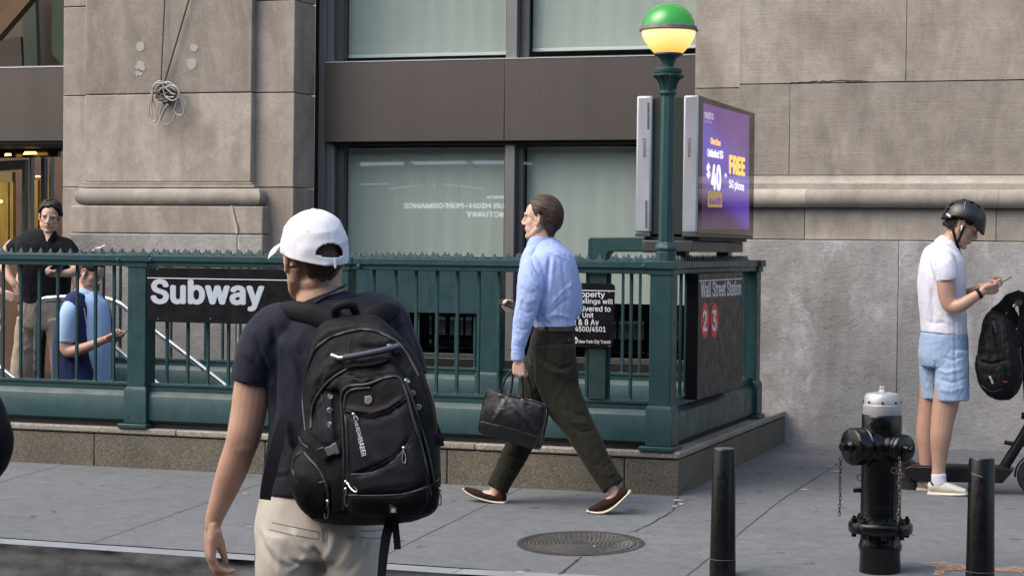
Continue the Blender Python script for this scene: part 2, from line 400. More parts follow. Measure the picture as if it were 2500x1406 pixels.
# the rough, broken face of the kerb: displaced sheet
fb = MB(); nx, nz = 900, 12
for i in range(nx + 1):
    X = -14.2 + 26.3 * i / nx
    for j in range(nz + 1):
        u = j / nz; z = (ground(X, 8.78) - .002) * (1 - u) - .31 * u
        p = Vector((X * 2.2, 0, z * 7)); d = noise.fractal(p * 1.6, 1, 2, 5) * .012
        edge = max(0, noise.noise(Vector((X * 3.1, 5, 0))) - .12) * .11 * math.exp(-(u / .28) ** 2)
        fb.v.append((X, 8.715 + (0 if j == 0 else d + edge + .004), z - (edge * .25 if j == 0 else 0)))
for i in range(nx):
    for j in range(nz): a = i * (nz + 1) + j; fb.f.append((a, a + nz + 1, a + nz + 2, a + 1)[::-1])
struct('curb_face', fb, M_curbface, smooth=60)
struct('curb_joint', MB().box(-40, 40, YC - .014, YC + .002, -.3, -.13), M_dark)
struct('road', MB().add([(-60, -2.2, -.285), (60, -2.2, -.285), (60, 8.74, -.285), (-60, 8.74, -.285)], [(0, 1, 2, 3)]), M_asph)
struct('opposite_sidewalk', MB().box(-60, 60, -9.5, -2.2, -.6, -.13), M_walk)
struct('ground', MB().add([(-200, -200, -.7), (200, -200, -.7), (200, 200, -.7), (-200, 200, -.7)], [(0, 1, 2, 3)]), M_asph)

# cracks and old patching in the pavement, thin dark lines of mortar and dirt
M_crack = plain('crack_dirt', (.025, .025, .027), .9)
M_white = plain('white_spill', (.42, .43, .45), .8, var=.2)
def crack(pts, w=.006, mat=M_crack, name='sidewalk_crack', seed=1):
    rr = random.Random(seed); P = []
    for a, b in zip(pts, pts[1:]):
        for k in range(9):
            u = k / 9; P.append((a[0] + (b[0] - a[0]) * u + rr.uniform(-2.2, 2.2), a[1] + (b[1] - a[1]) * u + rr.uniform(-.7, .7)))
    P.append(pts[-1]); G = []
    for q in P:
        g = onZ(q[0], q[1], -.05)
        for _ in range(6): g = onZ(q[0], q[1], ground(g[0], g[1]))
        G.append(g)
    mb = MB()
    for i, g in enumerate(G):
        t = Vector(G[min(i + 1, len(G) - 1)] - G[max(i - 1, 0)]).normalized(); s = Vector((-t.y, t.x, 0)) * w * rr.uniform(.35, 1.3) * .5
        for q in (1, -1): x, y = g[0] + s.x * q, g[1] + s.y * q; mb.v.append((x, y, ground(x, y) + .003))
    mb.f = [(2 * i, 2 * i + 1, 2 * i + 3, 2 * i + 2)[::-1] for i in range(len(G) - 1)]
    return struct(name, mb, mat)
crack([(1656, 1212), (1640, 1250), (1590, 1277), (1545, 1298)], .008, seed=2)
crack([(1419, 1360), (1393, 1380), (1358, 1408)], .013, seed=3)
crack([(1575, 1329), (1700, 1331), (1760, 1327)], .003, seed=4)
crack([(0, 1216), (30, 1212)], .004, M_white, 'white_scuff', 5)
def blot(cx, cy, rx, ry, mat, name, seed, n=22, jag=.5):
    rr = random.Random(seed); mb = MB()
    for k in range(n):
        a = 2 * math.pi * k / n; q = 1 + rr.uniform(-jag, jag)
        g = onZ(cx + rx * q * math.cos(a), cy + ry * q * math.sin(a), -.05)
        for _ in range(6): g = onZ(cx + rx * q * math.cos(a), cy + ry * q * math.sin(a), ground(g[0], g[1]))
        mb.v.append((g[0], g[1], ground(g[0], g[1]) + .0045))
    mb.f = [tuple(range(n))[::-1]]; return struct(name, mb, mat)
for i, (a, b, c, d) in enumerate([(1655, 1222, 12, 2), (1648, 1236, 5, 2), (1662, 1231, 8, 2), (190, 1127, 9, 1.5), (2030, 1138, 8, 1), (2042, 1152, 8, 1.2), (1965, 1196, 10, 1), (610, 1287, 9, .8), (600, 1206, 8, .7), (1270, 1397, 9, 1.5), (1450, 1334, 3, 1)]):
    blot(a, b, c, d, M_white, 'pale_spill', 40 + i)
t = NT('orange_spray_paint'); al = t.ramp(t.noise(t.coords((1, 1, 1)), 45, 4, .7), [(.38, 0.), (.62, .8)])
t.set('Base Color', (.52, .30, .17, 1)); t.set('Alpha', al); t.set('Roughness', .8); M_orange = t.m
def stroke(pts, w, name='orange_marking', mat=None, parent=None, dz=.005):
    G = []
    for q in pts:
        g = onZ(q[0], q[1], -.05)
        for _ in range(6): g = onZ(q[0], q[1], ground(g[0], g[1]))
        G.append(Vector(g))
    mb = MB()
    for i, g in enumerate(G):
        t_ = (G[min(i + 1, len(G) - 1)] - G[max(i - 1, 0)]).normalized(); s = Vector((-t_.y, t_.x, 0)) * w * .5
        for q in (1, -1): x, y = g.x + s.x * q, g.y + s.y * q; mb.v.append((x, y, ground(x, y) + dz))
    mb.f = [(2 * i, 2 * i + 1, 2 * i + 3, 2 * i + 2)[::-1] for i in range(len(G) - 1)]
    return struct(name, mb, mat or M_orange)
stroke([(2275, 1373), (2290, 1380), (2312, 1383), (2345, 1386), (2362, 1388)], .13)
stroke([(2298, 1383), (2296, 1393), (2290, 1406)], .045)
stroke([(2335, 1386), (2318, 1394)], .05)
stroke([(2425, 1393), (2460, 1391), (2500, 1395)], .09)
stroke([(2463, 1386), (2490, 1389), (2510, 1391)], .07)

# manhole cover
mc = onZ(1418, 1327, -.07); mc[2] = ground(mc[0], mc[1])
mt = thing('manhole_cover', tuple(mc), 'round cast iron manhole cover with rings of small raised studs, set flush in the sidewalk', 'manhole cover')
M_iron = plain('worn_iron', (.075, .068, .064), .5, metal=.5, var=.35, vscale=14, bump=.4)
M_iron2 = plain('iron_worn_edges', (.21, .20, .19), .42, metal=.6, var=.3, vscale=30)
tilt = Matrix.Rotation(math.atan(slope(mc[0])), 4, 'X')
def tilted(mb): mb.v = [tuple(Vector(mc) + tilt @ (Vector(p) - Vector(mc))) for p in mb.v]; return mb
c = Vector(mc)
obj('rim', tilted(MB().lathe(c, [(.322, -.05), (.322, .006), (.300, .0075), (.290, .003), (.288, -.004), (.26, -.004)], 64)), M_iron, mt)
obj('lid', tilted(MB().lathe(c, [(.286, -.03), (.286, .003), (.281, .006), (.272, .006), (.270, .0022), (.1, .0022), (.09, .0022)], 64)), M_iron, mt)
sb = MB()
for ring in range(11):
    r = .262 - ring * .0205
    n = max(8, int(2 * math.pi * r / .026))
    for k in range(n):
        a = 2 * math.pi * (k + .5 * (ring % 2)) / n; w = .72 * math.pi / n
        if r < .055: continue
        q = [(r - .0042, a - w), (r - .0042, a + w), (r + .0042, a + w), (r + .0042, a - w)]
        vs = [(c.x + rr * math.cos(aa), c.y + rr * math.sin(aa), c.z + .0015) for rr, aa in q] + [(c.x + rr * math.cos(aa), c.y + rr * math.sin(aa), c.z + .0062) for rr, aa in q]
        sb.add(vs, [(4, 5, 6, 7), (0, 1, 5, 4), (1, 2, 6, 5), (2, 3, 7, 6), (3, 0, 4, 7)])
obj('raised_studs', tilted(sb), M_iron2, mt)

# ================================================================== building
B = thing('stone_building', (-5, 14.4, 0), 'large limestone bank building with rough granite base, bronze window bay and pilaster', 'building')
def xat(px, Y, py=300): return float(onY(px, py, Y)[0])
def block(name, x0, x1, y0, y1, z0, z1, mat, bev=.004): return obj(name, MB().box(x0 + .0015, x1 - .0015, y0, y1, z0 + .0015, z1 - .0015), mat, B, bevel=bev)
TOP = 11.0
# right wall: courses
xs_b = [-3.14, xat(2199, 14.38), 2.2, 6.5]
for a, b in zip(xs_b, xs_b[1:]): block('base_stone', a, b, 14.38, 15.4, -.15, 1.495, M_rock_s, .006)
xp = [-3.14, xat(1968, 14.43), xat(2436, 14.43), 1.2, 3.6, 6.5]
for a, b in zip(xp, xp[1:]): block('plinth_stone', a, b, 14.43, 15.4, 1.498, 1.728, M_stone_r)
def torus_profile(yf, yb, z0, h):
    r = h / 2; return [(yb, z0)] + [(yf + r * .9 - r * .9 * math.cos(a), z0 + r + r * math.sin(a)) for a in np.linspace(-math.pi / 2, math.pi / 2, 13)] + [(yb, z0 + h)]
xt = [-3.14, xat(1970, 14.34), xat(2440, 14.34), 1.3, 3.7, 6.5]
for a, b in zip(xt, xt[1:]): obj('torus_moulding', MB().prism(torus_profile(14.335, 15.3, 1.731, .135), a + .001, b - .001), M_mould, B, smooth=50)
fil = [(14.425, 1.868), (14.425, 1.905), (14.45, 1.909), (14.472, 1.922), (14.487, 1.94), (14.497, 1.965), (15.3, 1.965), (15.3, 1.868)]
obj('fillet_moulding', MB().prism(fil, -3.14, 6.5), M_mould, B, smooth=30)
xu = [-3.14, xat(1928, 14.5), xat(2205, 14.5) + 1.35, 2.6, 6.5]
for a, b in zip(xu, xu[1:]): block('ashlar_stone', a, b, 14.5, 15.4, 1.967, 2.636, M_stone_r, .003)
xu = [-3.14, xat(2210, 14.5), 1.1, 3.2, 6.5]
for z0, z1 in ((2.64, 3.75), (3.753, 4.9), (4.903, 6.0), (6.003, 8.5), (8.503, TOP)):
    for a, b in zip(xu, xu[1:]): block('ashlar_stone', a, b, 14.5, 15.4, z0, z1, M_stone_r, .003)
# set-back strip beside the window bay
x0 = xat(1696, 14.56); 
for z0, z1 in ((-.1, 1.49), (1.493, 2.615), (2.618, 3.9), (3.903, 6), (6.003, TOP)): block('side_stone', x0, -3.143, 14.55, 15.4, z0, z1, M_stone_r, .003)
# left pier
PXL, PXR = -8.83, xat(718, 14.47)
for z0, z1 in ((-.1, 1.10), (1.103, 1.873), (1.876, 2.628), (2.631, 3.362), (3.365, 4.3), (4.303, 6.), (6.003, TOP)):
    block('pier_stone', PXL, PXR, 14.47, 14.87, z0, z1, M_stone_l, .006)
px0, px1 = xat(207, 14.4), xat(614, 14.4)
for z0, z1 in ((1.915, 2.628), (2.631, 3.45), (3.453, 4.6), (4.603, TOP)): block('pilaster_stone', px0, px1, 14.40, 14.60, z0, z1, M_stone_l, .008)
def mound(name, x0, x1, yf, yb, z0, z1, mat, bev): return obj(name, MB().box(x0, x1, yf, yb, z0, z1), mat, B, bevel=bev)
mound('plinth_stone', xat(172, 14.34, 540), xat(640, 14.34, 540), 14.35, 14.6, 1.498, 1.722, M_stone_l, .012)
# torus with returns at both ends
def return_torus(xa, xb, yf, yb, z0, h, mat, name):
    mb = MB(); prof = [(-h * .42 + h * .42 * (1 - math.cos(a)) - 0, z0 + h / 2 + h / 2 * math.sin(a)) for a in np.linspace(-math.pi / 2, math.pi / 2, 15)]
    rings = []
    for off, z in prof:
        o = -off - h * .42   # 0 .. bulge
        bul = h * .42 * math.cos(math.asin(max(-1, min(1, (z - z0 - h / 2) / (h / 2)))))
        rings.append([(xa - bul + .03, yb, z), (xa - bul + .03, yf - bul + .03, z), (xb + bul - .03, yf - bul + .03, z), (xb + bul - .03, yb, z)])
    vs = [p for r in rings for p in r]; fs = []
    for j in range(len(rings) - 1):
        for k in range(4): k2 = (k + 1) % 4; fs.append((j * 4 + k, j * 4 + k2, j * 4 + 4 + k2, j * 4 + 4 + k))
    fs.append((3, 2, 1, 0)); n = len(vs); fs.append((n - 4, n - 3, n - 2, n - 1)); mb.add(vs, fs)
    return obj(name, mb, mat, B, smooth=50, bevel=.012)
return_torus(xat(190, 14.34, 480), xat(628, 14.34, 480), 14.36, 14.6, 1.726, .14, M_mould, 'torus_moulding')
mound('fillet_moulding', xat(194, 14.38, 460), xat(622, 14.38, 460), 14.37, 14.6, 1.869, 1.893, M_mould, .004)
mound('fillet_moulding', xat(203, 14.39, 450), xat(616, 14.39, 450), 14.385, 14.6, 1.895, 1.914, M_mould, .006)
xa, xm, xb = xat(166, 14.33, 590), xat(578, 14.33, 590), xat(640, 14.33, 590)
block('base_stone', xa, xm, 14.335, 14.7, -.1, 1.495, M_rock, .01); block('base_stone', xm, xb, 14.335, 14.7, -.1, 1.495, M_rock, .01)
# round mortar repairs and the pale patch on the pilaster
def patch(cx, cy, rx, ry, Y, mat, seed, n=26, jag=.12, name='mortar_patch'):
    rr = random.Random(seed); mb = MB(); pts = []
    for k in range(n):
        a = 2 * math.pi * k / n; q = 1 + rr.uniform(-jag, jag); pts.append(onY(cx + rx * q * math.cos(a), cy + ry * q * math.sin(a), Y))
    mb.prism([(p[0], p[2]) for p in pts], Y - .003, Y + .002, 'y'); return obj(name, mb, mat, B, smooth=0)
patch(343, 114, 10.5, 12, 14.4, M_repair, 1); patch(474, 117, 9.5, 9.5, 14.4, M_repair, 2)
patch(344, 163, 12, 13, 14.4, M_repair, 3, jag=.3); patch(468, 157, 12, 13, 14.4, M_repair, 4)
patch(338, 178, 9, 7, 14.4, M_repair, 5, jag=.45)
M_crackw = plain('chipped_edge', (.42, .395, .36), .9)
def wall_crack(pts, Y, w, mat, seed, name='wall_crack'):
    rr = random.Random(seed); P = []
    for a, b in zip(pts, pts[1:]):
        for k in range(6): u = k / 6; P.append((a[0] + (b[0] - a[0]) * u + rr.uniform(-1.5, 1.5), a[1] + (b[1] - a[1]) * u + rr.uniform(-1.5, 1.5)))
    P.append(pts[-1]); mb = MB(); P = [Vector(onY(*q, Y)) for q in P]
    for i, g in enumerate(P):
        t_ = (P[min(i + 1, len(P) - 1)] - P[max(i - 1, 0)]).normalized(); s = Vector((-t_.z, 0, t_.x)) * w * rr.uniform(.4, 1.4) * .5
        mb.v += [tuple(g + s), tuple(g - s)]
    mb.f = [(2 * i, 2 * i + 1, 2 * i + 3, 2 * i + 2) for i in range(len(P) - 1)]; return obj(name, mb, mat, B, smooth=0)
wall_crack([(566, 502), (570, 530), (574, 548), (578, 570)], 14.346, .02, M_crackw, 3)
wall_crack([(569, 505), (573, 530), (581, 552), (582, 571)], 14.344, .006, M_crack, 3)
wall_crack([(625, 330), (650, 337), (680, 350), (712, 352)], 14.467, .006, M_crackw, 9)
wall_crack([(636, 470), (648, 500), (644, 530), (640, 552)], 14.466, .012, M_crackw, 10)
wall_crack([(1930, 204), (1960, 201), (2000, 200), (2060, 198), (2120, 199)], 14.498, .009, M_crack, 12)

# window bay --------------------------------------------------------
YG = 14.97
def bay(name, pxa, pxb, Ya, Yb, z0, z1, mat, bev=.003, par=None, py=300):
    return obj(name, MB().box(xat(pxa, Ya, py), xat(pxb, Ya, py), Ya, Yb, z0, z1), mat, par or B, bevel=bev)
bay('shadow_gap', 768, 777.5, 14.93, 15.2, -.1, TOP, M_dark, 0)
bay('jamb', 777.5, 793, 14.89, 15.2, -.1, TOP, M_frame)
bay('jamb', 793.3, 816, 14.925, 15.2, .4, 2.248, M_frame); bay('jamb', 790.5, 814.5, 14.925, 15.2, 2.91, TOP, M_frame, py=80)
def spandrel(a, b):
    s = obj('spandrel', MB().box(a, b, 14.85, 15.3, 2.256, 2.893), M_span, B, bevel=.003)
    obj('sill_lip', MB().box(a, b, 14.845, 15.0, 2.896, 2.903), M_lip, s)
xspl, xspm, xspr = xat(793, 14.85, 250), xat(1231.5, 14.85, 250), x0 - .002
spandrel(xspl, xspm - .0012); spandrel(xspm + .0012, xspr)
# upper mullions, frames
wx = [xat(836, YG, 60), xat(1236, YG, 60), xat(1288, YG, 60), xspr + .02]
def window(name, xa, xb, z0, z1, blind0, blind1, hem):
    w = obj(name, MB().box(xa - .05, xb + .05, YG + .02, YG + .045, z0 - .02, z0 + .012).box(xa - .05, xb + .05, YG + .02, YG + .045, z1 - .01, z1 + .02)
            .box(xa - .06, xa + .008, YG + .018, YG + .05, z0, z1).box(xb - .008, xb + .06, YG + .018, YG + .05, z0, z1), M_frame_d, B, bevel=.002)
    obj('pane', MB().add([(xa, YG + .025, z0), (xb, YG + .025, z0), (xb, YG + .025, z1), (xa, YG + .025, z1)], [(0, 1, 2, 3)]), M_glass, w, smooth=0)
    if blind1:
        mb = MB(); n = 60
        for i in range(n + 1):
            X = xa + .01 + (xb - xa - .02) * i / n; dy = .002 * math.sin(i * .9) + .003 * noise.noise(Vector((X * 3, 0, 0)))
            mb.v += [(X, YG + .11 + dy, blind0), (X, YG + .11 + dy, blind1)]
        mb.f = [(2 * i, 2 * i + 2, 2 * i + 3, 2 * i + 1) for i in range(n)]
        obj('blind', mb, M_blind, w); 
        if hem: obj('hem_bar', MB().box(xa + .01, xb - .01, YG + .10, YG + .114, blind0 - .004, blind0 + .022), M_hem, w, bevel=.003)
        else: obj('hem_bar', MB().box(xa + .01, xb - .01, YG + .10, YG + .112, blind1 - .008, blind1), M_hem, w)
    return w
window('upper_window', wx[0], wx[1], 2.91, 6.0, 2.955, 6.0, True)
window('upper_window', wx[2], wx[3], 2.91, 6.0, 2.975, 6.0, True)
obj('mullion', MB().box(xat(1237, 14.93, 60), xat(1263, 14.93, 60), 14.925, 15.05, 2.905, TOP), M_frame, B, bevel=.003)
obj('frame_return', MB().box(xat(1264, 14.95, 60), xat(1282, 14.95, 60), 14.99, 15.06, 2.905, 6), M_frame_d, B, bevel=.002)
obj('frame_return', MB().box(xat(815.5, 14.95, 60), xat(836, 14.95, 60), 14.965, 15.06, 2.905, 6), M_frame_d, B, bevel=.002)
lx = [xat(834, YG, 450), xat(1231, YG, 450), xat(1273, YG, 450), xspr + .02]
window('lower_window', lx[0], lx[1], .55, 2.25, .985, 2.215, False)
window('lower_window', lx[2], lx[3], .55, 2.25, .985, 2.215, False)
obj('mullion', MB().box(xat(1233, 14.93, 450), xat(1256, 14.93, 450), 14.925, 15.05, .5, 2.252), M_frame, B, bevel=.003)
obj('frame_return', MB().box(xat(1257, 14.95, 450), xat(1272, 14.95, 450), 14.985, 15.06, .5, 2.252), M_frame_d, B, bevel=.002)
obj('frame_return', MB().box(xat(817, 14.95, 450), xat(834, 14.95, 450), 14.985, 15.06, .5, 2.252), M_frame_d, B, bevel=.002)
obj('window_head', MB().box(xspl + .05, xspr, 14.9, 15.1, 2.232, 2.254), M_dark, B)
obj('window_plinth', MB().box(PXR + .05, xspr, 14.88, 15.4, -.1, .53), M_darkgr, B, bevel=.004)
obj('room', MB().add([(PXR, 15.25, 0), (x0, 15.25, 0), (x0, 15.25, 7), (PXR, 15.25, 7), (PXR, 17, 0), (x0, 17, 0), (x0, 17, 7), (PXR, 17, 7)], [(4, 5, 6, 7), (0, 4, 7, 3), (1, 5, 6, 2), (3, 7, 6, 2), (0, 1, 5, 4)]), M_black, B)
obj('upper_wall', MB().box(xspl, xspr, 14.86, 15.4, 6.0, TOP), M_stone_r, B)

# left entrance bay ---------------------------------------------------
xl = PXL; YL = 14.9
obj('spandrel', MB().box(-14, xl - .003, YL, 15.3, 2.285, 2.91), M_span, B, bevel=.003)
obj('sill_lip', MB().box(-14, xl - .003, YL - .006, 15.0, 2.913, 2.923), M_lip, B)
obj('soffit', MB().box(-14, xl - .003, YL + .02, 16.2, 2.262, 2.284), M_dark, B)
uw = obj('upper_window', MB().box(-14, xl - .003, 15.0, 15.04, 2.926, 2.94), M_frame_d, B)
obj('pane', MB().add([(-14, 15.02, 2.94), (xl, 15.02, 2.94), (xl, 15.02, 6), (-14, 15.02, 6)], [(0, 1, 2, 3)]), M_glass, uw, smooth=0)
def quad(name, pts, Y, mat, th=.06, par=None):
    P = [onY(*q, Y) for q in pts]; return obj(name, MB().prism([(p[0], p[2]) for p in P], Y, Y + th, 'y'), mat, par or B, smooth=0)
quad('lobby_beam', [(-40, 75), (70, -32), (92, -20), (-10, 98)], 16.2, plain('orange_timber', (.17, .075, .03), .5), .1)
quad('lobby_panel', [(50, -30), (85, -30), (92, 170), (60, 170)], 16.6, plain('grey_green_panel', (.045, .055, .04), .6))
quad('lobby_panel', [(80, -30), (135, -30), (150, 170), (95, 170)], 16.8, plain('brown_panel', (.06, .032, .02), .6))
quad('lobby_panel', [(126, -30), (160, -30), (160, 170), (126, 130)], 16.3, plain('green_panel', (.035, .05, .022), .6))
quad('lobby_panel', [(-60, 110), (50, 90), (55, 175), (-60, 175)], 16.7, plain('rust_panel', (.055, .032, .024), .6))
obj('lobby_wall', MB().box(-14, xl, 18.4, 18.5, 0, 7), M_wood, B)
obj('lobby_floor', MB().box(-14, xl - .01, 15.2, 18.4, -.05, .04), M_darkgr, B)
for a, b, z0_, z1_ in ((-12, 20, .1, 1.85), (24, 32, .1, 1.85), (73, 92, .1, 1.87), (109, 119, .1, 1.9)):
    quad('brass_panel', [(a, 610 - z1_ * 0), (b, 610), (b, 445 if a < 50 else 440), (a, 445 if a < 50 else 440)], 17.2, M_gold, .05)
quad('door_frame', [(52, 640), (59, 640), (61, 395), (54, 395)], 15.9, M_frame_d); quad('door_frame', [(-20, 395), (61, 390), (61, 412), (-20, 418)], 15.92, M_frame_d)
quad('door_frame', [(70, 640), (74, 640), (76, 385), (72, 385)], 16.1, M_frame); quad('door_frame', [(100, 640), (108, 640), (108, 385), (100, 385)], 16.1, M_frame_d)
quad('door_frame', [(119, 640), (122, 640), (125, 385), (121, 385)], 16.3, M_frame)
quad('transom', [(-20, 359), (142, 358), (142, 383), (-20, 386)], 15.7, plain('dark_polished_metal', (.05, .045, .04), .15, metal=.9), .05)
for cx_, cy_, w_, h_, Y_ in ((18, 378, 7, 3, 15.6), (72, 374, 16, 3.5, 15.6), (91, 431, 5, 1.8, 16.9), (1, 492, 3, 3, 16.9)):
    quad('lobby_lamp', [(cx_ - w_, cy_ + h_), (cx_ + w_, cy_ + h_ * .7), (cx_ + w_ * .8, cy_ - h_), (cx_ - w_ * .7, cy_ - h_)], Y_, M_lamp_warm, .02)
quad('lobby_lining', [(-20, 640), (30, 640), (30, 420), (-20, 420)], 18.0, plain('dim_gold', (.16, .11, .03), .6))

# ================================================================== stone kerb round the stairwell
K = thing('stairwell_kerb', (-2.74, 11.15, 0), 'low speckled granite kerb with pale coping carrying the green stair railing', 'stone kerb')
ZC = .25; XK = -2.74; YK = 11.15
jx = [-9.6, xat(228, YK, 1100), xat(645, YK, 1150), xat(1090, YK, 1150), xat(1523, YK, 1170), XK]
for a, b in zip(jx, jx[1:]): obj('granite_block', MB().box(a + .003, b - .003, YK + .008, HY0, -.2, ZC - .047), M_gran, K, bevel=.005)
obj('granite_block', MB().box(HX1, XK - .0, HY0 + .003, 14.38, -.2, ZC - .047), M_gran, K, bevel=.005)
obj('coping_bed', MB().box(-9.6, XK - .014, YK + .02, HY0, ZC - .048, ZC - .038), M_dark, K); obj('coping_bed', MB().box(HX1, XK - .014, HY0, 14.38, ZC - .048, ZC - .038), M_dark, K)
jc = [-9.6, xat(430, YK, 1060), xat(1160, YK, 1085), XK + .004]
for a, b in zip(jc, jc[1:]):
    mb = MB().box(a + .001, b - .001, YK - .004, HY0 + .01, ZC - .039, ZC)
    obj('coping_stone', mb, M_cap, K, bevel=.009)
obj('coping_stone', MB().box(HX1 - .01, XK + .004, HY0 + .012, 14.378, ZC - .039, ZC), M_cap, K, bevel=.009)
obj('granite_block', MB().box(-8.25, HX1 - .003, HY1, HY1 + .32, -.2, ZC - .003), M_gran, K, bevel=.005)
# stair shaft
SW = thing('subway_stair', (-8.2, 12.4, 0), 'concrete subway stair going down to the right inside the railing', 'staircase')
st = MB(); X = -8.2; z = .02
while X < -2.98:
    st.box(X, min(X + .27, -2.98), HY0, HY1, -6, z); X += .27; z -= .18
obj('steps', st, M_conc, SW)
obj('shaft_wall', MB().box(HX0 - .1, HX1, HY0 - .012, HY0 - .001, -6, -.21).box(HX0 - .1, HX1, HY1 + .001, HY1 + .012, -6, -.21).box(HX1, HX1 + .01, HY0, HY1, -6, -.21), M_conc, SW)

# ================================================================== green railings
ZR = 1.345
def spike_verts(x, y, z, along):
    """small pyramid on a flared foot"""
    mb = MB(); a, b = (.03, .019) if along == 'x' else (.019, .03)
    rings = [(a, b, 0), (a * .98, b * .98, .004), (a * .46, b * .5, .008), (a * .27, b * .36, .022), (.002, .002, .036)]
    vs = []
    for ra, rb, h in rings: vs += [(x - ra, y - rb, z + h), (x + ra, y - rb, z + h), (x + ra, y + rb, z + h), (x - ra, y + rb, z + h)]
    fs = [(3, 2, 1, 0)] + [(j * 4 + k, j * 4 + (k + 1) % 4, j * 4 + 4 + (k + 1) % 4, j * 4 + 4 + k) for j in range(4) for k in range(4)] + [(16, 17, 18, 19)]
    return mb.add(vs, fs)
def cap_profile(y, s):
    """moulded top rail section, s=+1 fascia towards -y"""
    p = [(-.075, .0), (-.078, -.003), (-.078, -.038), (-.070, -.042), (-.064, -.044), (-.064, -.070), (-.055, -.073), (.055, -.073), (.064, -.070), (.064, -.044), (.070, -.042), (.078, -.038), (.078, -.003), (.075, 0)]
    return [(y + a, ZR + b) for a, b in p]
def post(x, y, T, wx=.066, wy=.066, top=True):
    p = obj('post', MB().box(x - wx, x + wx, y - wy, y + wy, ZC + .25, ZR - .05), M_green, T, bevel=.006)
    prof = [(x - wx - .012, x + wx + .012, y - wy - .012, y + wy + .012)]
    mb = MB(); a = (wx + .014, wy + .014); b = (wx + .002, wy + .002)
    vs = [(x - a[0], y - a[1], ZC + .03), (x + a[0], y - a[1], ZC + .03), (x + a[0], y + a[1], ZC + .03), (x - a[0], y + a[1], ZC + .03)]
    vs += [(q[0], q[1], ZC + .235) for q in vs[:4]]
    vs += [(x - b[0], y - b[1], ZC + .262), (x + b[0], y - b[1], ZC + .262), (x + b[0], y + b[1], ZC + .262), (x - b[0], y + b[1], ZC + .262)]
    mb.add(vs, [(3, 2, 1, 0)] + [(j * 4 + k, j * 4 + (k + 1) % 4, j * 4 + 4 + (k + 1) % 4, j * 4 + 4 + k) for j in range(2) for k in range(4)] + [(8, 9, 10, 11)])
    obj('post_base', mb, M_green, p, bevel=.003)
    obj('foot_plate', MB().box(x - wx - .045, x + wx + .03, y - wy - .04, y + wy + .04, ZC + .0, ZC + .028), M_green, p, bevel=.006)
    if top: obj('post_cap', MB().box(x - wx - .03, x + wx + .03, y - wy - .018, y + wy + .018, ZR - .042, ZR + .004).box(x - wx - .012, x + wx + .012, y - wy - .006, y + wy + .006, ZR - .078, ZR - .04), M_green, p, bevel=.004)
    bm_ = MB()
    for sx_ in (-1, 1):
        for zz in (ZC + .07,): bm_.lathe((x + sx_ * wx * .72, y - wy - .013, zz), [(.006, 0), (.006, -.003), (.003, -.005)], 8, 'y')
        bm_.lathe((x + sx_ * wx * .72, y - wy, ZC + .44), [(.0055, 0), (.005, -.003), (.002, -.005)], 8, 'y')
    obj('bolt', bm_, M_green, p)
    return p
def rail_run(T, a, b, fixed, axis, bars, spikes, wob=0., seed=0):
    """one straight run between a and b; fixed = other coordinate"""
    rr = random.Random(seed)
    def bx(lo, hi, o0, o1, z0, z1): return MB().box(lo, hi, fixed + o0, fixed + o1, z0, z1) if axis == 'x' else MB().box(fixed + o0, fixed + o1, lo, hi, z0, z1)
    cp = cap_profile(0, 1)
    obj('top_rail', MB().prism([(fixed + p[0], p[1]) for p in cp], a, b, 'x' if axis == 'x' else 'y'), M_green, T, bevel=.002)
    obj('lower_rail', bx(a, b, -.028, .028, ZC + .267, ZC + .285), M_green, T, bevel=.002)
    obj('lower_rail', bx(a, b, -.020, .020, ZC + .236, ZC + .2665), M_green, T, bevel=.002)
    prof = [(-.02, ZC + .235), (-.05, ZC + .205), (-.053, ZC + .2), (-.053, ZC + .05), (.053, ZC + .05), (.053, ZC + .2), (.05, ZC + .205), (.02, ZC + .235)]
    obj('kick_panel', MB().prism([(fixed + p[0], p[1]) for p in prof], a, b, 'x' if axis == 'x' else 'y'), M_green, T, bevel=.002)
    obj('bottom_angle', bx(a, b, -.035, .05, ZC + .038, ZC + .0495), M_green, T)
    obj('gap_shade_strip', bx(a, b, -.02, .03, ZC + .0, ZC + .038), M_dark, T)  # near-black strip painting in the shade of the gap under the kick panel
    for u in bars:
        x, y = (u, fixed) if axis == 'x' else (fixed, u)
        w = .0095
        br = obj('bar', MB().box(x - w, x + w, y - w, y + w, ZC + .285, ZR - .07), M_green, T, bevel=.003)
        obj('bar_foot', MB().lathe((x, y, ZC + .283), [(.017, 0), (.016, .007), (.010, .012)], 8), M_green, br)
    for u in spikes:
        x, y = (u, fixed) if axis == 'x' else (fixed, u)
        obj('spike', spike_verts(x, y, ZR + .0005, axis), M_green, T, smooth=25)
def seq(a, b, st, off=0): 
    o = []; x = a + off
    while x < b: o.append(x); x += st
    return o
YF = 11.235; YB = 13.69; XE = -2.863
FR = thing('stair_railing', (-5, YF, ZC), 'green iron railing on the street side of the subway stair, between sidewalk and stair', 'railing', 'green railings round the subway stair')
Xp = [-2.863, xat(825, 11.17, 800), xat(333, 11.17, 800), xat(333, 11.17, 800) - 1.72]
for x in Xp: post(x, YF, FR)
b0 = [xat(p, YF, 800) for p in (7.5, 51, 96, 141, 188, 233, 278)]
sp = b0[1] - b0[0]
bars = [b0[0] - sp * k for k in range(1, 4)] + b0 + [xat(p, YF, 850) for p in (408, 459, 508, 558, 608, 658, 708, 758)]
bars += [xat(p, YF, 850) for p in (912, 965, 1015, 1066, 1116, 1168, 1217, 1271, 1323, 1375, 1433, 1486, 1540)]
sx_ = []
for a, b in zip(Xp[1:], Xp[:-1]): sx_ += seq(a + .11, b - .09, .0728)
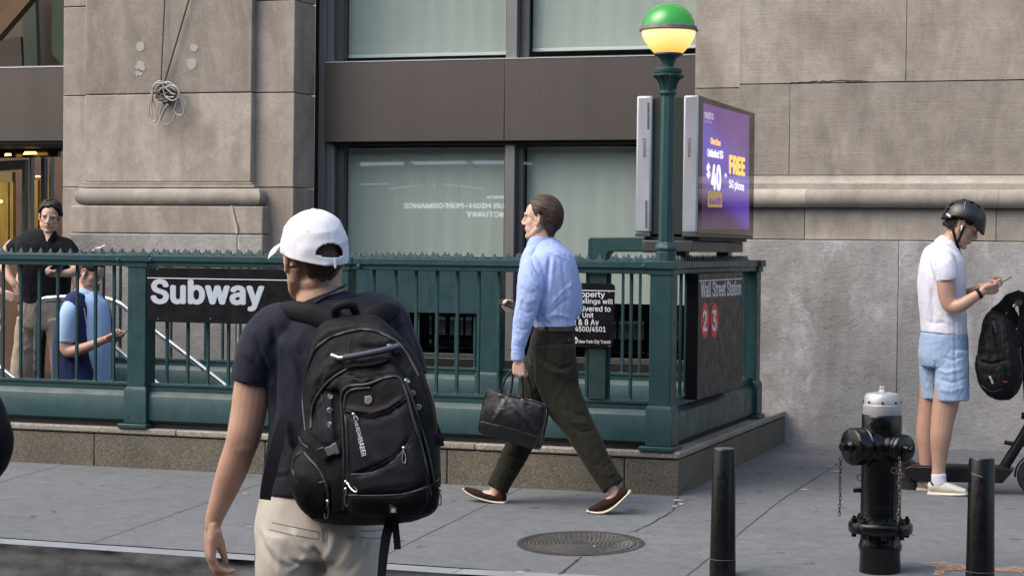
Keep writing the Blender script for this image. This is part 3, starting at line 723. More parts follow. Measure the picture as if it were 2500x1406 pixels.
rail_run(FR, -9.4, XE - .06, YF, 'x', bars, [x for x in sx_ if x > -8.6] + seq(-8.6, Xp[3] - .08, .0728), seed=1)
# round bolts beside the posts
for q in (283 + 5, 352 + 15, 876, 1572): obj('bolt', MB().lathe(tuple(onY(q, 634 if q < 500 else 650, YF - .078)), [(.013, .002), (.013, -.006), (.006, -.009)], 12, 'y'), M_green, FR)
BR_ = thing('stair_railing', (-5, YB, ZC), 'green iron railing on the building side of the subway stair, seen through the front bars', 'railing', 'green railings round the subway stair')
Xq = [-2.863, -4.775, -6.35, -8.12]
for x in Xq[1:]: post(x, YB, BR_, .066 if x != -4.775 else .085)
bb = seq(-7.98, -6.45, .1475) + seq(-6.23, -4.9, .1475) + [xat(p, YB, 800) for p in (1250 + 60, 1350, 1400, 1455, 1520, 1562)]
sb_ = []
for a, b in zip(Xq[1:], Xq[:-1]): sb_ += seq(a + .12, b - .1, .0905)
rail_run(BR_, -8.12, XE + .04, YB, 'x', bb, sb_, seed=2)
ER = thing('stair_railing', (XE, 12.5, ZC), 'green iron end railing facing the open sidewalk, carrying the station sign', 'railing', 'green railings round the subway stair')
post(XE, YB - .03, ER)
rail_run(ER, YF + .05, YB - .08, XE, 'y', seq(YF + .16, YB - .1, .132), seq(YF + .20, YB - .12, .062), seed=3)

# steel handrails of the stair
M_steel = plain('stainless_tube', (.62, .61, .60), .25, metal=1., var=.1)
def smoothpts(pts, k=8):
    P = [Vector(p) for p in pts]; P = [P[0] * 2 - P[1]] + P + [P[-1] * 2 - P[-2]]; o = []
    for i in range(1, len(P) - 2):
        for j in range(k):
            t_ = j / k; a, b, c_, d = P[i - 1:i + 3]
            o.append(.5 * ((2 * b) + (c_ - a) * t_ + (2 * a - 5 * b + 4 * c_ - d) * t_ ** 2 + (-a + 3 * b - 3 * c_ + d) * t_ ** 3))
    o.append(P[-2]); return o
HR = thing('handrail', tuple(onY(88, 935, 12.75)), 'bent stainless steel handrail starting behind the man in the navy vest', 'handrail', 'steel handrails of the stair')
obj('tube', MB().tube(smoothpts([onY(x, y, 12.75) for x, y in ((88, 1010), (88, 935), (88, 800), (91, 750), (103, 733), (130, 728), (190, 726), (250, 728), (290, 740), (318, 760), (376, 806), (460, 870), (545, 937), (700, 1060))]), .021, 10), M_steel, HR)
HR2 = thing('handrail', tuple(onY(270, 840, 12.75)), 'lower stainless steel handrail tube sloping down beneath the bent one', 'handrail', 'steel handrails of the stair')
obj('tube', MB().tube([onY(x, y, 12.75) for x, y in ((255, 825), (395, 945), (500, 1035))], .019, 10), M_steel, HR2)
HR3 = thing('handrail', tuple(onY(0, 895, 12.1)), 'short sloping stainless steel handrail at the far left behind the bars', 'handrail', 'steel handrails of the stair')
obj('tube', MB().tube([onY(x, y, 12.1) for x, y in ((-60, 850), (0, 897), (45, 932), (120, 990))], .019, 10), M_steel, HR3)

# ================================================================== signs
M_sblack = plain('black_enamel', (.0055, .0055, .007), .4, var=.2, vscale=6, spec=.22)
M_stext = plain('sign_lettering', (.42, .47, .54), .55, var=.05)
M_swhite = plain('sign_white', (.72, .73, .76), .55)
YS = 11.155
def sign_board(T, pts, Y, th, mat, name='board', bev=.004):
    P = [onY(*q, Y) for q in pts]; return obj(name, MB().prism([(p[0], p[2]) for p in P], Y, Y + th, 'y'), mat, T, bevel=bev, smooth=0)
def tfitY(s, x0, x1, yb0, yb1, yt0, Y, T, mat, bold=.015, name='lettering'):
    return text_fit(name, s, onY(x0, yb0, Y), onY(x1, yb1, Y), onY(x0, yt0, Y), mat, T, bold)
S1 = thing('subway_sign', tuple(onY(358, 785, YS)), 'long black sign reading Subway, fixed to the front railing', 'sign')
zt = float(onY(360, 659, YS)[2]); zb = float(onY(360, 785, YS)[2]); xa_, xb_ = xat(359, YS, 700), xat(800, YS, 700)
obj('board', MB().box(xa_, xb_, YS, YS + .03, zb, ZR - .075), M_sblack, S1, bevel=.003)
obj('white_line', MB().box(xa_ + .003, xb_ - .003, YS - .002, YS - .0005, zt - .052, zt - .0475), M_swhite, S1)
tfitY('Subway', 368, 646, 756.5, 760.5, 680.5, YS, S1, M_stext, .040)
for q in ((384, 657), (514, 778), (386, 778)): obj('screw', MB().lathe(tuple(onY(q[0], q[1], YS)), [(.006, .001), (.005, -.003)], 8, 'y'), M_frame, S1)
obj('station_bullet', MB().lathe(tuple(onY(676, 763, YS)), [(.03, .001), (.03, -.002)], 24, 'y'), M_swhite, S1)

S2 = thing('notice_sign', tuple(onY(1440, 850, YS)), 'black lost property notice with white text, behind the man in the blue shirt', 'sign')
rc = []
for (cx_, cy_, a0) in ((1490, 703, -90), (1485, 838, 0), (1310, 832, 90), (1313, 700, 180)):
    for k in range(6): a = R_(a0 + 18 * k); rc.append((cx_ + 11 * math.cos(a), cy_ + 11 * math.sin(a)))
sign_board(S2, rc[::-1], YS + .03, .008, M_sblack, bev=.001)
sign_board(S2, [(1312, 705.5), (1501, 709.5), (1501, 711.5), (1312, 707.5)], YS + .028, .0015, M_swhite, 'white_line', 0)
for s_, x0_, x1_, yb_, yt_ in (('Any property', 1357, 1477, 730, 712), ('found on the railings will', 1313, 1496.5, 745.5, 730), ('be delivered to', 1377, 1491, 761, 747.5), ('Property Unit', 1359, 1449, 779, 763), ('34 St & 8 Av', 1367, 1462, 794, 779.5), ('212-712-4500/4501', 1333, 1479, 812, 797)):
    tl = onY(x0_, yt_, YS + .029); sl = .018
    tfitY(s_, x0_, x1_, yb_ - (x1_ - x0_) * sl, yb_, yt_ - (x1_ - x0_) * sl, YS + .029, S2, M_swhite, .012)
tfitY('New York City Transit', 1413, 1491, 839.5, 840.8, 829, YS + .029, S2, M_swhite, .01)
obj('emblem_disc', MB().lathe(tuple(onY(1402, 830.5, YS + .029)), [(.022, .001), (.022, -.001)], 24, 'y'), M_swhite, S2)
tfitY('MTA', 1394, 1409, 833, 834, 826.5, YS + .0275, S2, M_sblack, .02)
for q in ((1487, 708 + 5), (1488, 845)): obj('screw', MB().lathe(tuple(onY(q[0], q[1], YS + .03)), [(.006, .001), (.005, -.003)], 8, 'y'), M_frame, S2)
# steel plate behind the notice
obj('sign_backing', MB().box(xat(1439, YF - .03, 800), xat(1480, YF - .03, 800), YF - .035, YF - .0, ZC + .287, ZR - .075), plain('dark_green_plate', (.010, .03, .033), .5, var=.2), S2)

S3 = thing('station_sign', (XK, 12.2, .9), 'black station sign with two red route bullets hung on the end railing', 'sign')
XS = XK - .012
p_ = [onX(1706, 662, XS), onX(1812, 662, XS), onX(1812, 945, XS), onX(1706, 975, XS)]
y0_, y1_ = float(p_[0][1]), float(p_[1][1]); z1_ = ZR - .06; z0_ = float(p_[3][2])
M_schar = plain('charcoal_sign_face', (.0125, .011, .0135), .42, var=.2, vscale=5, spec=.3)
obj('board', MB().box(XS - .075, XS, y0_ - .0, y1_, z0_, ZR - .0725), M_schar, S3, bevel=.002)
obj('board_edge', MB().box(XS - .07, XS - .004, y0_ - .003, y0_ - .0005, z0_ + .005, ZR - .08), M_sblack, S3)
obj('white_line', MB().box(XS + .0006, XS + .002, y0_ + .004, y1_ - .004, float(onX(1760, 683, XS)[2]) - .003, float(onX(1760, 683, XS)[2]) + .003), M_swhite, S3)
def tfitX(s, x0, x1, yb0, yb1, yt0, X, T, mat, bold=.015, name='lettering'):
    a, b, c_ = onX(x0, yb0, X), onX(x1, yb1, X), onX(x0, yt0, X); return text_fit(name, s, a, b, c_, mat, T, bold)
tfitX('Wall Street Station', 1710, 1808.5, 727, 721, 687, XS, S3, M_swhite, .022)
M_red = plain('route_red', (.62, .045, .035), .5)
for (cx_, dig) in ((1720.5, '2'), (1743.5, '3')):
    c_ = onX(cx_, 782, XS); e = obj('route_bullet', MB().lathe(tuple(c_), [(.108, -.001), (.108, .0025)], 40, 'x'), M_red, S3)
    tfitX(dig, cx_ - 5.5, cx_ + 5, 809, 808, 757, XS + .003, e, M_swhite, .03, 'numeral')

# back of a sign on the far railing
S4 = thing('sign_back', tuple(onY(1020, 765, YB - .05)), 'green painted back of a sign board hung on the far railing', 'sign')
obj('board', MB().box(xat(866, YB - .05, 700), xat(1168, YB - .05, 700), YB - .05, YB - .02, float(onY(1100, 765, YB - .05)[2]), ZR - .075), M_green, S4, bevel=.004)

# ================================================================== lamp on the corner post
LX, LY = -2.868, 11.30
L = thing('globe_lamp', (LX, LY, ZR), 'green iron lamp post with a half green, half glowing yellow globe at the stair corner', 'street lamp')
obj('pedestal', MB().lathe((LX, LY, ZR + .004), [(.062, 0), (.062, .052), (.057, .056), (.066, .062), (.068, .075), (.062, .092), (.05, .106), (.044, .112)], 8, rot=math.pi / 8), M_green, L, bevel=.003, smooth=25)
obj('pole', MB().lathe((LX, LY, ZR + .112), [(.046, 0), (.0435, .35), (.041, float(onY(1627, 228, LY)[2]) - ZR - .112)], 8, rot=math.pi / 8), M_green, L, bevel=.003, smooth=20)
def lz(py): return float(onY(1627, py, LY)[2])
zc_ = lz(228)
obj('collar', MB().lathe((LX, LY, zc_), [(.042, -.016), (.048, -.008), (.052, 0), (.046, .007), (.042, .012)], 24), M_green, L)
k_ = lz(187) - zc_
obj('capital', MB().lathe((LX, LY, zc_), [(.041, .01), (.041, k_ * .35), (.048, k_ * .62), (.062, k_ * .86), (.084, k_), (.088, k_ + .006), (.080, k_ + .011), (.076, k_ + .015), (.082, k_ + .019), (.084, lz(170) - zc_), (.074, lz(168) - zc_), (.05, lz(166) - zc_)], 16), M_green, L, bevel=.0015, smooth=30)
kn = MB()
for k in range(8):
    a = 2 * math.pi * (k + .5) / 8
    kn.sphere((LX + .086 * math.cos(a), LY + .086 * math.sin(a), zc_ + k_), .008, 8, 6)
    kn.tube([(LX + r * math.cos(a), LY + r * math.sin(a), zc_ + k_ * u) for r, u in ((.044, .2), (.047, .5), (.062, .8), (.083, .97))], .0055, 6)
obj('capital_leaves', kn, M_green, L)
zh = lz(166); zt5 = lz(131)
obj('globe_holder', MB().lathe((LX, LY, zh), [(.04, 0), (.033, .008), (.034, .02), (.046, (zt5 - zh) * .55), (.060, (zt5 - zh) * .72), (.078, (zt5 - zh) * .82), (.084, (zt5 - zh) * .9), (.082, zt5 - zh)], 32), M_green, L)
ZG = lz(73)
M_metalrim = plain('weathered_rim', (.19, .19, .18), .55, metal=.5, var=.35, vscale=30)
obj('globe_rim', MB().lathe((LX, LY, ZG), [(.155, -.012), (.170, -.010), (.1725, -.003), (.166, .0), (.165, .014), (.158, .018), (.15, .018)], 48), M_metalrim, L)
zb_ = zt5 - .004
hb_ = ZG - .008 - zb_
prof = [(.078, zb_ - ZG)]
for k in range(1, 15):
    u = k / 14; prof.append((.078 + (.157 - .078) * math.sin(u * math.pi / 2) ** .95, zb_ - ZG + hb_ * u))
t = NT('lit_yellow_globe'); gz = t.n('ShaderNodeSeparateXYZ', {0: t.tc.outputs['Generated']}).outputs[2]
lw = t.n('ShaderNodeLayerWeight', {0: .35}).outputs[1]
t.set('Base Color', (.85, .62, .3, 1)); t.set('Emission Color', t.ramp(gz, [(0., (.9, .36, .03)), (.35, (1., .56, .11)), (.9, (1., .74, .30))])); t.set('Emission Strength', .58); t.set('Roughness', .25); M_yglobe = t.m
obj('lower_globe', MB().lathe((LX, LY, ZG), prof, 48), M_yglobe, L, smooth=180)
prof = [(.156, .01)] + [(.156 * math.cos(a), .01 + (lz(10) - ZG - .01) * math.sin(a)) for a in np.linspace(.06, 1.5, 16)]
t = NT('green_globe'); t.set('Base Color', (.02, .25, .03, 1)); t.set('Roughness', .3); t.set('Emission Color', (.04, .5, .03, 1)); t.set('Emission Strength', .08); t.set('Coat Weight', .5)
M_gglobe = t.m
obj('upper_globe', MB().lathe((LX, LY, ZG), prof, 48), M_gglobe, L, smooth=180)

# ================================================================== display screens over the end railing
M_silver = plain('silver_anodised', (.42, .43, .48), .38, metal=.35, var=.08, vscale=4)
M_dkhouse = plain('dark_housing', (.014, .022, .02), .5)
def display(name, X0, X1, Y0, Y1, z0, z1, label, screen, pedge, vents, number, ny):
    T = thing(name, (X0, Y0, z0), label, 'display screen', 'advertising screens over the stair railing')
    r_ = .02
    pr = [(X0, Y0)] 
    mb = MB().box(X0, X1, Y0, Y0 + .05, z0 + .012, z1); obj('edge_frame', mb, M_silver, T, bevel=.012)
    obj('bottom_trim', MB().box(X0, X1, Y0 + .002, Y1, z0 - .012, z0 + .011), M_frame_d, T, bevel=.003)
    obj('housing', MB().box(X0 + .004, X1 - .008, Y0 + .052, Y1, z0 + .012, z1 - .006), M_dkhouse, T, bevel=.004)
    for (px, py0, py1) in vents:
        v = MB(); n = 13
        for k in range(n):
            c_ = onY(px, py0 + (py1 - py0) * k / (n - 1), Y0); v.box(c_[0] - .0065, c_[0] + .0065, Y0 - .0015, Y0 + .001, c_[2] - .0040, c_[2] + .0040)
        obj('vent', v, M_dark, T)
    a, b, c_ = onY(ny, 338, Y0), onY(ny, 384, Y0), onY(ny + 7, 338, Y0)
    text_fit('serial_number', number, a, b, c_, plain('dark_print', (.09, .09, .1), .6), T, .01)
    return T
Yn = 11.62
Xe1 = float(onX(1704, 400, -2.79)[0]); Yn = float(onX(1704, 400, -2.765)[1]); XD = -2.765
Yf = float(onX(1842, 300, XD)[1]); zt_ = float(onX(1704, 232, XD)[2]); zb2 = float(onX(1704, 574, XD)[2])
D1 = display('advert_screen', float(onY(1668, 300, Yn)[0]), XD, Yn, Yf, zb2, zt_, 'purple advertising screen in a silver edged housing, turned towards the open sidewalk', 0, 0, [], '220004', 1679)
D2 = display('advert_screen', float(onY(1553.5, 300, Yn)[0]), float(onY(1591, 300, Yn)[0]) + .0, Yn, Yf, zb2, zt_, 'twin screen seen edge on, silver edge with dark vent holes left of the lamp post', 0, 0, [(1583, 253, 314), (1578, 492, 555)], '220003', 1570)
obj('spine', MB().box(float(onY(1592, 300, Yn)[0]), float(onY(1667, 300, Yn)[0]), Yn + .03, Yf - .05, zb2 + .004, zt_ - .012), M_dkhouse, D2)
obj('bezel', MB().box(XD - .002, XD + .002, Yn + .012, Yf, zb2 + .012, zt_ - .002), plain('gloss_black_bezel', (.012, .007, .010), .06, spec=.35), D1)
# advert
XA = XD + .0025
t = NT('advert_purple'); P = t.tc.outputs['Generated']
g_ = t.n('ShaderNodeSeparateXYZ', {0: P}); 
colr = t.ramp(t.math('ADD', g_.outputs[2], t.math('MULTIPLY', g_.outputs[1], .35)), [(0., (.035, .012, .045)), (.28, (.055, .018, .075)), (.42, (.10, .05, .33)), (.75, (.12, .075, .45)), (1.15, (.13, .05, .22))])
t.set('Base Color', (.02, .01, .03, 1)); t.set('Emission Color', colr); t.set('Emission Strength', .46); t.set('Roughness', .07); M_adv = t.m
def advq(pts, X, mat, name, T):
    return link_mesh(name, [tuple(onX(*q, X)) for q in pts], [(0, 1, 2, 3)], mat, T, 0)
SCR = advq([(1712, 560), (1829, 560), (1829, 283), (1717, 252)], XA, M_adv, 'screen', D1)
M_aw = emis('advert_white', (.62, .60, .72), .75); M_ay = emis('advert_yellow', (.75, .42, .08), .75); M_ab = emis('advert_badge', (.22, .15, .05), .6); M_agrey = emis('advert_grey', (.33, .28, .36), .6)
def adt(s, x0, x1, yb, yb1, yt, m, bold=.02): text_fit('advert_text', s, onX(x0, yb, XA + .001), onX(x1, yb1, XA + .001), onX(x0, yt, XA + .001), m, SCR, bold)
adt('metro', 1719.5, 1741.5, 290, 294, 270, M_agrey, .03); adt('by T-Mobile', 1720, 1737, 301, 304, 293, M_agrey, 0)
adt('One line', 1735, 1758.5, 352, 358, 335, M_ay, .03); adt('Unlimited 5G', 1727.5, 1765, 383, 389, 362, M_aw, .03)
adt('$', 1725, 1733.5, 437, 438, 397, M_aw, .03); adt('40', 1736, 1760, 464, 467, 399, M_aw, .05)
adt('+', 1768, 1774.5, 434, 435, 422, M_aw, .01); adt('FREE', 1780, 1818.5, 425, 431, 378, M_ay, .055); adt('5G phone', 1780, 1816, 464, 472, 438, M_aw, .02)
advq([(1728, 506), (1763, 507), (1763, 469), (1728, 466)], XA + .0007, M_ab, 'advert_badge', SCR); adt('month', 1731, 1760, 499, 500, 480, M_adv, .03)
# stand: grey box and bent bracket
ST = thing('screen_stand', (XD, Yn, ZR), 'dark grey metal plinth box carrying the two screens above the end railing', 'screen stand')
Xb0, Xb1 = float(onY(1640, 600, Yn + .1)[0]) - .05, XD - .02
zq0, zq1 = ZR + .012, zb2 - .03
obj('box', MB().box(Xb0 - .1, Xb1, Yn - .02, float(onX(1814, 600, Xb1)[1]), zq0 + .045, zq1 - .005), plain('grey_green_box', (.035, .04, .038), .45, var=.2), ST, bevel=.006)
obj('top_plate', MB().box(Xb0 - .1, XD + .01, Yn + .03, Yf - .25, zq1 - .004, zb2 - .012), M_dark, ST)
obj('leg', MB().box(Xb0 + .02, Xb0 + .10, Yn + .25, Yn + .35, ZR - .08, zq0 + .05).box(Xb0 + .02, Xb0 + .10, Yn + 1.45, Yn + 1.55, ZR - .08, zq0 + .05), M_green, ST)
BK = thing('bent_bracket', tuple(onY(1440, 630, 13.0)), 'green angled steel beam reaching over the stair towards the lamp post', 'bracket')
Yb_ = 12.6
P = [onY(*q, Yb_) for q in ((1435, 640), (1481, 640), (1481, 622), (1487, 615), (1600, 615), (1660, 615), (1660, 579), (1440, 579), (1435, 584))]
obj('beam', MB().prism([(p[0], p[2]) for p in P], Yb_, Yb_ + .12, 'y'), M_green, BK, bevel=.006)
obj('cover', MB().prism([(p[0], p[2]) for p in [onY(*q, Yb_ - .01) for q in ((1568, 617), (1650, 617), (1650, 577), (1572, 577), (1568, 580))]], Yb_ - .012, Yb_ + .13, 'y'), M_green, BK, bevel=.005)
obj('leg', MB().box(float(P[0][0]), float(P[1][0]), Yb_, Yb_ + .12, -.5, float(P[0][2]) + .002), M_green, BK, bevel=.005)

# crumpled white wrapper on the rail
WR = thing('crumpled_wrapper', tuple(onY(238, 606, YB)), 'crumpled white paper wrapper lying among the spikes at the left of the rail', 'litter')
def rag(cx_, cy_, w, h, seed, name):
    rr = random.Random(seed); mb = MB(); n = 7
    c_ = Vector(onY(cx_, cy_, YF + .04)); 
    for j in range(n):
        for i in range(n):
            u, v_ = i / (n - 1) - .5, j / (n - 1) - .5
            mb.v.append((c_.x + u * w + rr.uniform(-.004, .004), c_.y + v_ * .04 + rr.uniform(-.004, .004), c_.z + v_ * h * .6 + u * .02 + rr.uniform(-.006, .006)))
    mb.f = [(j * n + i, j * n + i + 1, j * n + n + i + 1, j * n + n + i) for j in range(n - 1) for i in range(n - 1)]
    return obj(name, mb, plain('white_paper', (.75, .76, .75), .7), WR, smooth=0)
rag(232, 607, .04, .018, 1, 'paper'); rag(246, 603, .05, .02, 5, 'paper')
# ================================================================== figure toolkit
FWD = Vector(_f)
FLAT = .6        # how far a limb's rounded end bulges; garments use a small value
def ring_tube(mb, P, rw, rd, n=18, ends=True):
    """closed tube through points, elliptical: rw across the view, rd along it"""
    m = len(P); vs = []; fs = []; rings = []
    def frame(i):
        t_ = (P[min(i + 1, m - 1)] - P[max(i - 1, 0)]).normalized()
        d = FWD - t_ * FWD.dot(t_)
        if d.length < .25: d = Vector((0, 0, 1)) - t_ * t_.z
        d.normalize(); return t_, t_.cross(d).normalized(), d
    seqs = []
    if ends:
        t_, u, d = frame(0); r0 = min(rw[0], rd[0])
        for q in (.85, .5): seqs.append((P[0] - t_ * r0 * q * FLAT, math.sqrt(1 - q * q) * rw[0], math.sqrt(1 - q * q) * rd[0], u, d))
    for i in range(m): t_, u, d = frame(i); seqs.append((P[i], rw[i], rd[i], u, d))
    if ends:
        r0 = min(rw[-1], rd[-1])
        for q in (.5, .85): seqs.append((P[-1] + t_ * r0 * q * FLAT, math.sqrt(1 - q * q) * rw[-1], math.sqrt(1 - q * q) * rd[-1], u, d))
    for p, a, b, u, d in seqs:
        for k in range(n): an = 2 * math.pi * k / n; vs.append(p + u * a * math.cos(an) + d * b * math.sin(an))
    for j in range(len(seqs) - 1):
        for k in range(n): k2 = (k + 1) % n; fs.append((j * n + k, j * n + k2, (j + 1) * n + k2, (j + 1) * n + k))
    fs.append(tuple(range(n))[::-1]); b_ = (len(seqs) - 1) * n; fs.append(tuple(b_ + k for k in range(n)))
    mb.add(vs, fs)
def catmull(rows, k=5):
    R = [np.array(r, float) for r in rows]; R = [2 * R[0] - R[1]] + R + [2 * R[-1] - R[-2]]; o = []
    for i in range(1, len(R) - 2):
        for j in range(k):
            t_ = j / k; a, b, c_, d = R[i - 1:i + 3]
            o.append(.5 * ((2 * b) + (c_ - a) * t_ + (2 * a - 5 * b + 4 * c_ - d) * t_ ** 2 + (-a + 3 * b - 3 * c_ + d) * t_ ** 3))
    o.append(R[-2]); return o

class Fig:
    """a figure standing at depth w (or on the plane Y): rows are (px, py, depth offset m, half width px, half depth m)"""
    def __init__(s, w=None, Y=None, zoom=None): s.w, s.Y = w, Y; s.z = zoom
    def xy(s, x, y): return (s.z[0] + x / s.z[2], s.z[1] + y / s.z[2]) if s.z else (x, y)
    def P(s, x, y, d=0.):
        x, y = s.xy(x, y)
        if s.Y is None: return Vector(at(x, y, s.w + d))
        return Vector(onY(x, y, s.Y)) + Vector(ray(x, y)) * d
    def m(s, r, x=1250, y=700):
        w = s.w if s.Y is None else float((np.array(s.P(x, y)) - C0) @ _f); return (r / (s.z[2] if s.z else 1)) * w / FPX
    def limb(s, mb, rows, n=18, k=5, ends=True):
        R = catmull(rows, k); P = [s.P(r[0], r[1], r[2]) for r in R]
        ring_tube(mb, P, [max(.001, s.m(r[3], r[0], r[1])) for r in R], [max(.001, r[4]) for r in R], n, ends); return mb
    def ball(s, mb, x, y, d, r, rd=None):
        r_ = s.m(r, x, y); rd = rd or r_; p = s.P(x, y, d); M = Matrix((_r, _f, -_d)).transposed().to_3x3()
        mb.sphere(p, (r_, rd, r_), 16, 10, M); return mb

def grow(mb, voxel=.005, it=4, fac=.6):
    me = bpy.data.meshes.new('tmp'); me.from_pydata(mb.v, [], mb.f); me.update()
    o = bpy.data.objects.new('tmp', me); COL.objects.link(o)
    r = o.modifiers.new('r', 'REMESH'); r.mode = 'VOXEL'; r.voxel_size = voxel; r.adaptivity = 0
    if it: s_ = o.modifiers.new('s', 'SMOOTH'); s_.iterations = it; s_.factor = fac
    m2 = bpy.data.meshes.new_from_object(o.evaluated_get(bpy.context.evaluated_depsgraph_get()))
    bpy.data.objects.remove(o); bpy.data.meshes.remove(me); return m2
def getv(me): a = np.empty(len(me.vertices) * 3); me.vertices.foreach_get('co', a); return a.reshape(-1, 3)
def getn(me): a = np.empty(len(me.vertices) * 3); me.vertex_normals.foreach_get('vector', a); return a.reshape(-1, 3)
def setv(me, v): me.vertices.foreach_set('co', v.ravel()); me.update()
def folds(me, F, zoom=None):
    """F: (points px, amplitude m, half width px); ridge (+) or valley (-) lying on the cloth, faces turned to us only"""
    v = getv(me); n = getn(me); q = pix(v); fac = np.clip(-(n @ _f) * 1.5, 0, 1); disp = np.zeros(len(v))
    for pts, amp, wid in F:
        if zoom: pts = [(zoom[0] + a / zoom[2], zoom[1] + b / zoom[2]) for a, b in pts]; wid = wid / zoom[2]
        best = np.full(len(v), 1e9); along = np.zeros(len(v)); L = len(pts) - 1
        for i in range(L):
            a = np.array(pts[i]); b = np.array(pts[i + 1]); ab = b - a; t_ = np.clip(((q - a) @ ab) / (ab @ ab), 0, 1)
            dd = np.hypot(*(q - a - t_[:, None] * ab).T); c_ = dd < best; best[c_] = dd[c_]; along[c_] = (i + t_[c_]) / L
        taper = np.clip(np.minimum(along, 1 - along) * 5 + .15, 0, 1)
        disp += amp * np.exp(-(best / wid) ** 2) * taper
    setv(me, v + n * (disp * fac)[:, None])
def rumple(me, amp, scale=(8, 8, 8), seed=0, ridged=True, rot=None):
    v = getv(me); n = getn(me); S = np.array(scale); u = v if rot is None else v @ np.array(rot).T; d = np.empty(len(v))
    for i, p in enumerate(u * S + seed * 13.7):
        x = noise.noise(Vector(p)); x2 = noise.noise(Vector(p * 2.1))
        d[i] = ((1 - 2 * abs(x)) * .6 + (1 - 2 * abs(x2)) * .3 - .4) if ridged else x + .5 * x2
    setv(me, v + n * (amp * d)[:, None])
def wear(name, me, mat, parent, smooth=180):
    me.name = name; org = ORG[parent.name] if parent is not None else Vector((0, 0, 0))
    v = getv(me) - np.array(org); setv(me, v); me.materials.clear(); me.materials.append(mat)
    me.polygons.foreach_set('use_smooth', [True] * len(me.polygons))
    o = bpy.data.objects.new(name, me); COL.objects.link(o); ORG[o.name] = org
    if parent is not None: o.parent = parent
    return o
def bvh_of(*objs):
    V = []; Fc = []
    for o in objs:
        b = len(V); org = ORG[o.name]; V += [tuple(Vector(p.co) + org) for p in o.data.vertices]; Fc += [tuple(i + b for i in p.vertices) for p in o.data.polygons]
    return BVHTree.FromPolygons(V, Fc)
def hit(bv, x, y, lift=0., fallback=None):
    d = Vector(ray(x, y)).normalized(); h = bv.ray_cast(Vector(C0), d, 60)
    if h[0] is None: return (Vector(fallback) if fallback is not None else None), -FWD
    n = h[1] if h[1].dot(d) < 0 else -h[1]
    return h[0] + n * lift, n
def stuck(mb, bv, pts, r, lift=0., n=8, k=6, rx=None, zoom=None):
    """a cord, seam or zip lying on a surface along photo points"""
    if zoom: pts = [(zoom[0] + a / zoom[2], zoom[1] + b / zoom[2]) for a, b in pts]
    R = catmull(pts, k); P = []
    for q in R:
        h, _n = hit(bv, q[0], q[1], lift)
        if h is not None: P.append(h)
    if len(P) > 2: mb.tube(P, r, n, rx=rx)
    return mb
def band(mb, bv, pts, width, lift=.002, thick=.002, k=5, zoom=None):
    """a flat strap lying on a surface: width in metres, across the run"""
    if zoom: pts = [(zoom[0] + a / zoom[2], zoom[1] + b / zoom[2]) for a, b in pts]
    P = []; N = []
    for q in catmull(pts, k):
        h, nn = hit(bv, q[0], q[1], lift)
        if h is not None: P.append(h); N.append(nn)
    return strap(mb, P, N, width, thick)
def strap(mb, P, N, width, thick=.002):
    vs = []; fs = []; m = len(P); wd = [width] * m if not hasattr(width, '__len__') else width
    for i in range(m):
        t_ = (P[min(i + 1, m - 1)] - P[max(i - 1, 0)]).normalized(); s_ = t_.cross(N[i]).normalized(); nn = s_.cross(t_).normalized()
        if nn.dot(N[i]) < 0: nn = -nn
        a = s_ * wd[i] / 2; b = nn * thick
        vs += [P[i] - a, P[i] + a, P[i] + a + b, P[i] - a + b]
    for i in range(m - 1):
        for k in range(4): k2 = (k + 1) % 4; fs.append((4 * i + k, 4 * i + k2, 4 * i + 4 + k2, 4 * i + 4 + k))
    fs.append((3, 2, 1, 0)); b_ = 4 * (m - 1); fs.append((b_, b_ + 1, b_ + 2, b_ + 3)); mb.add(vs, fs); return mb

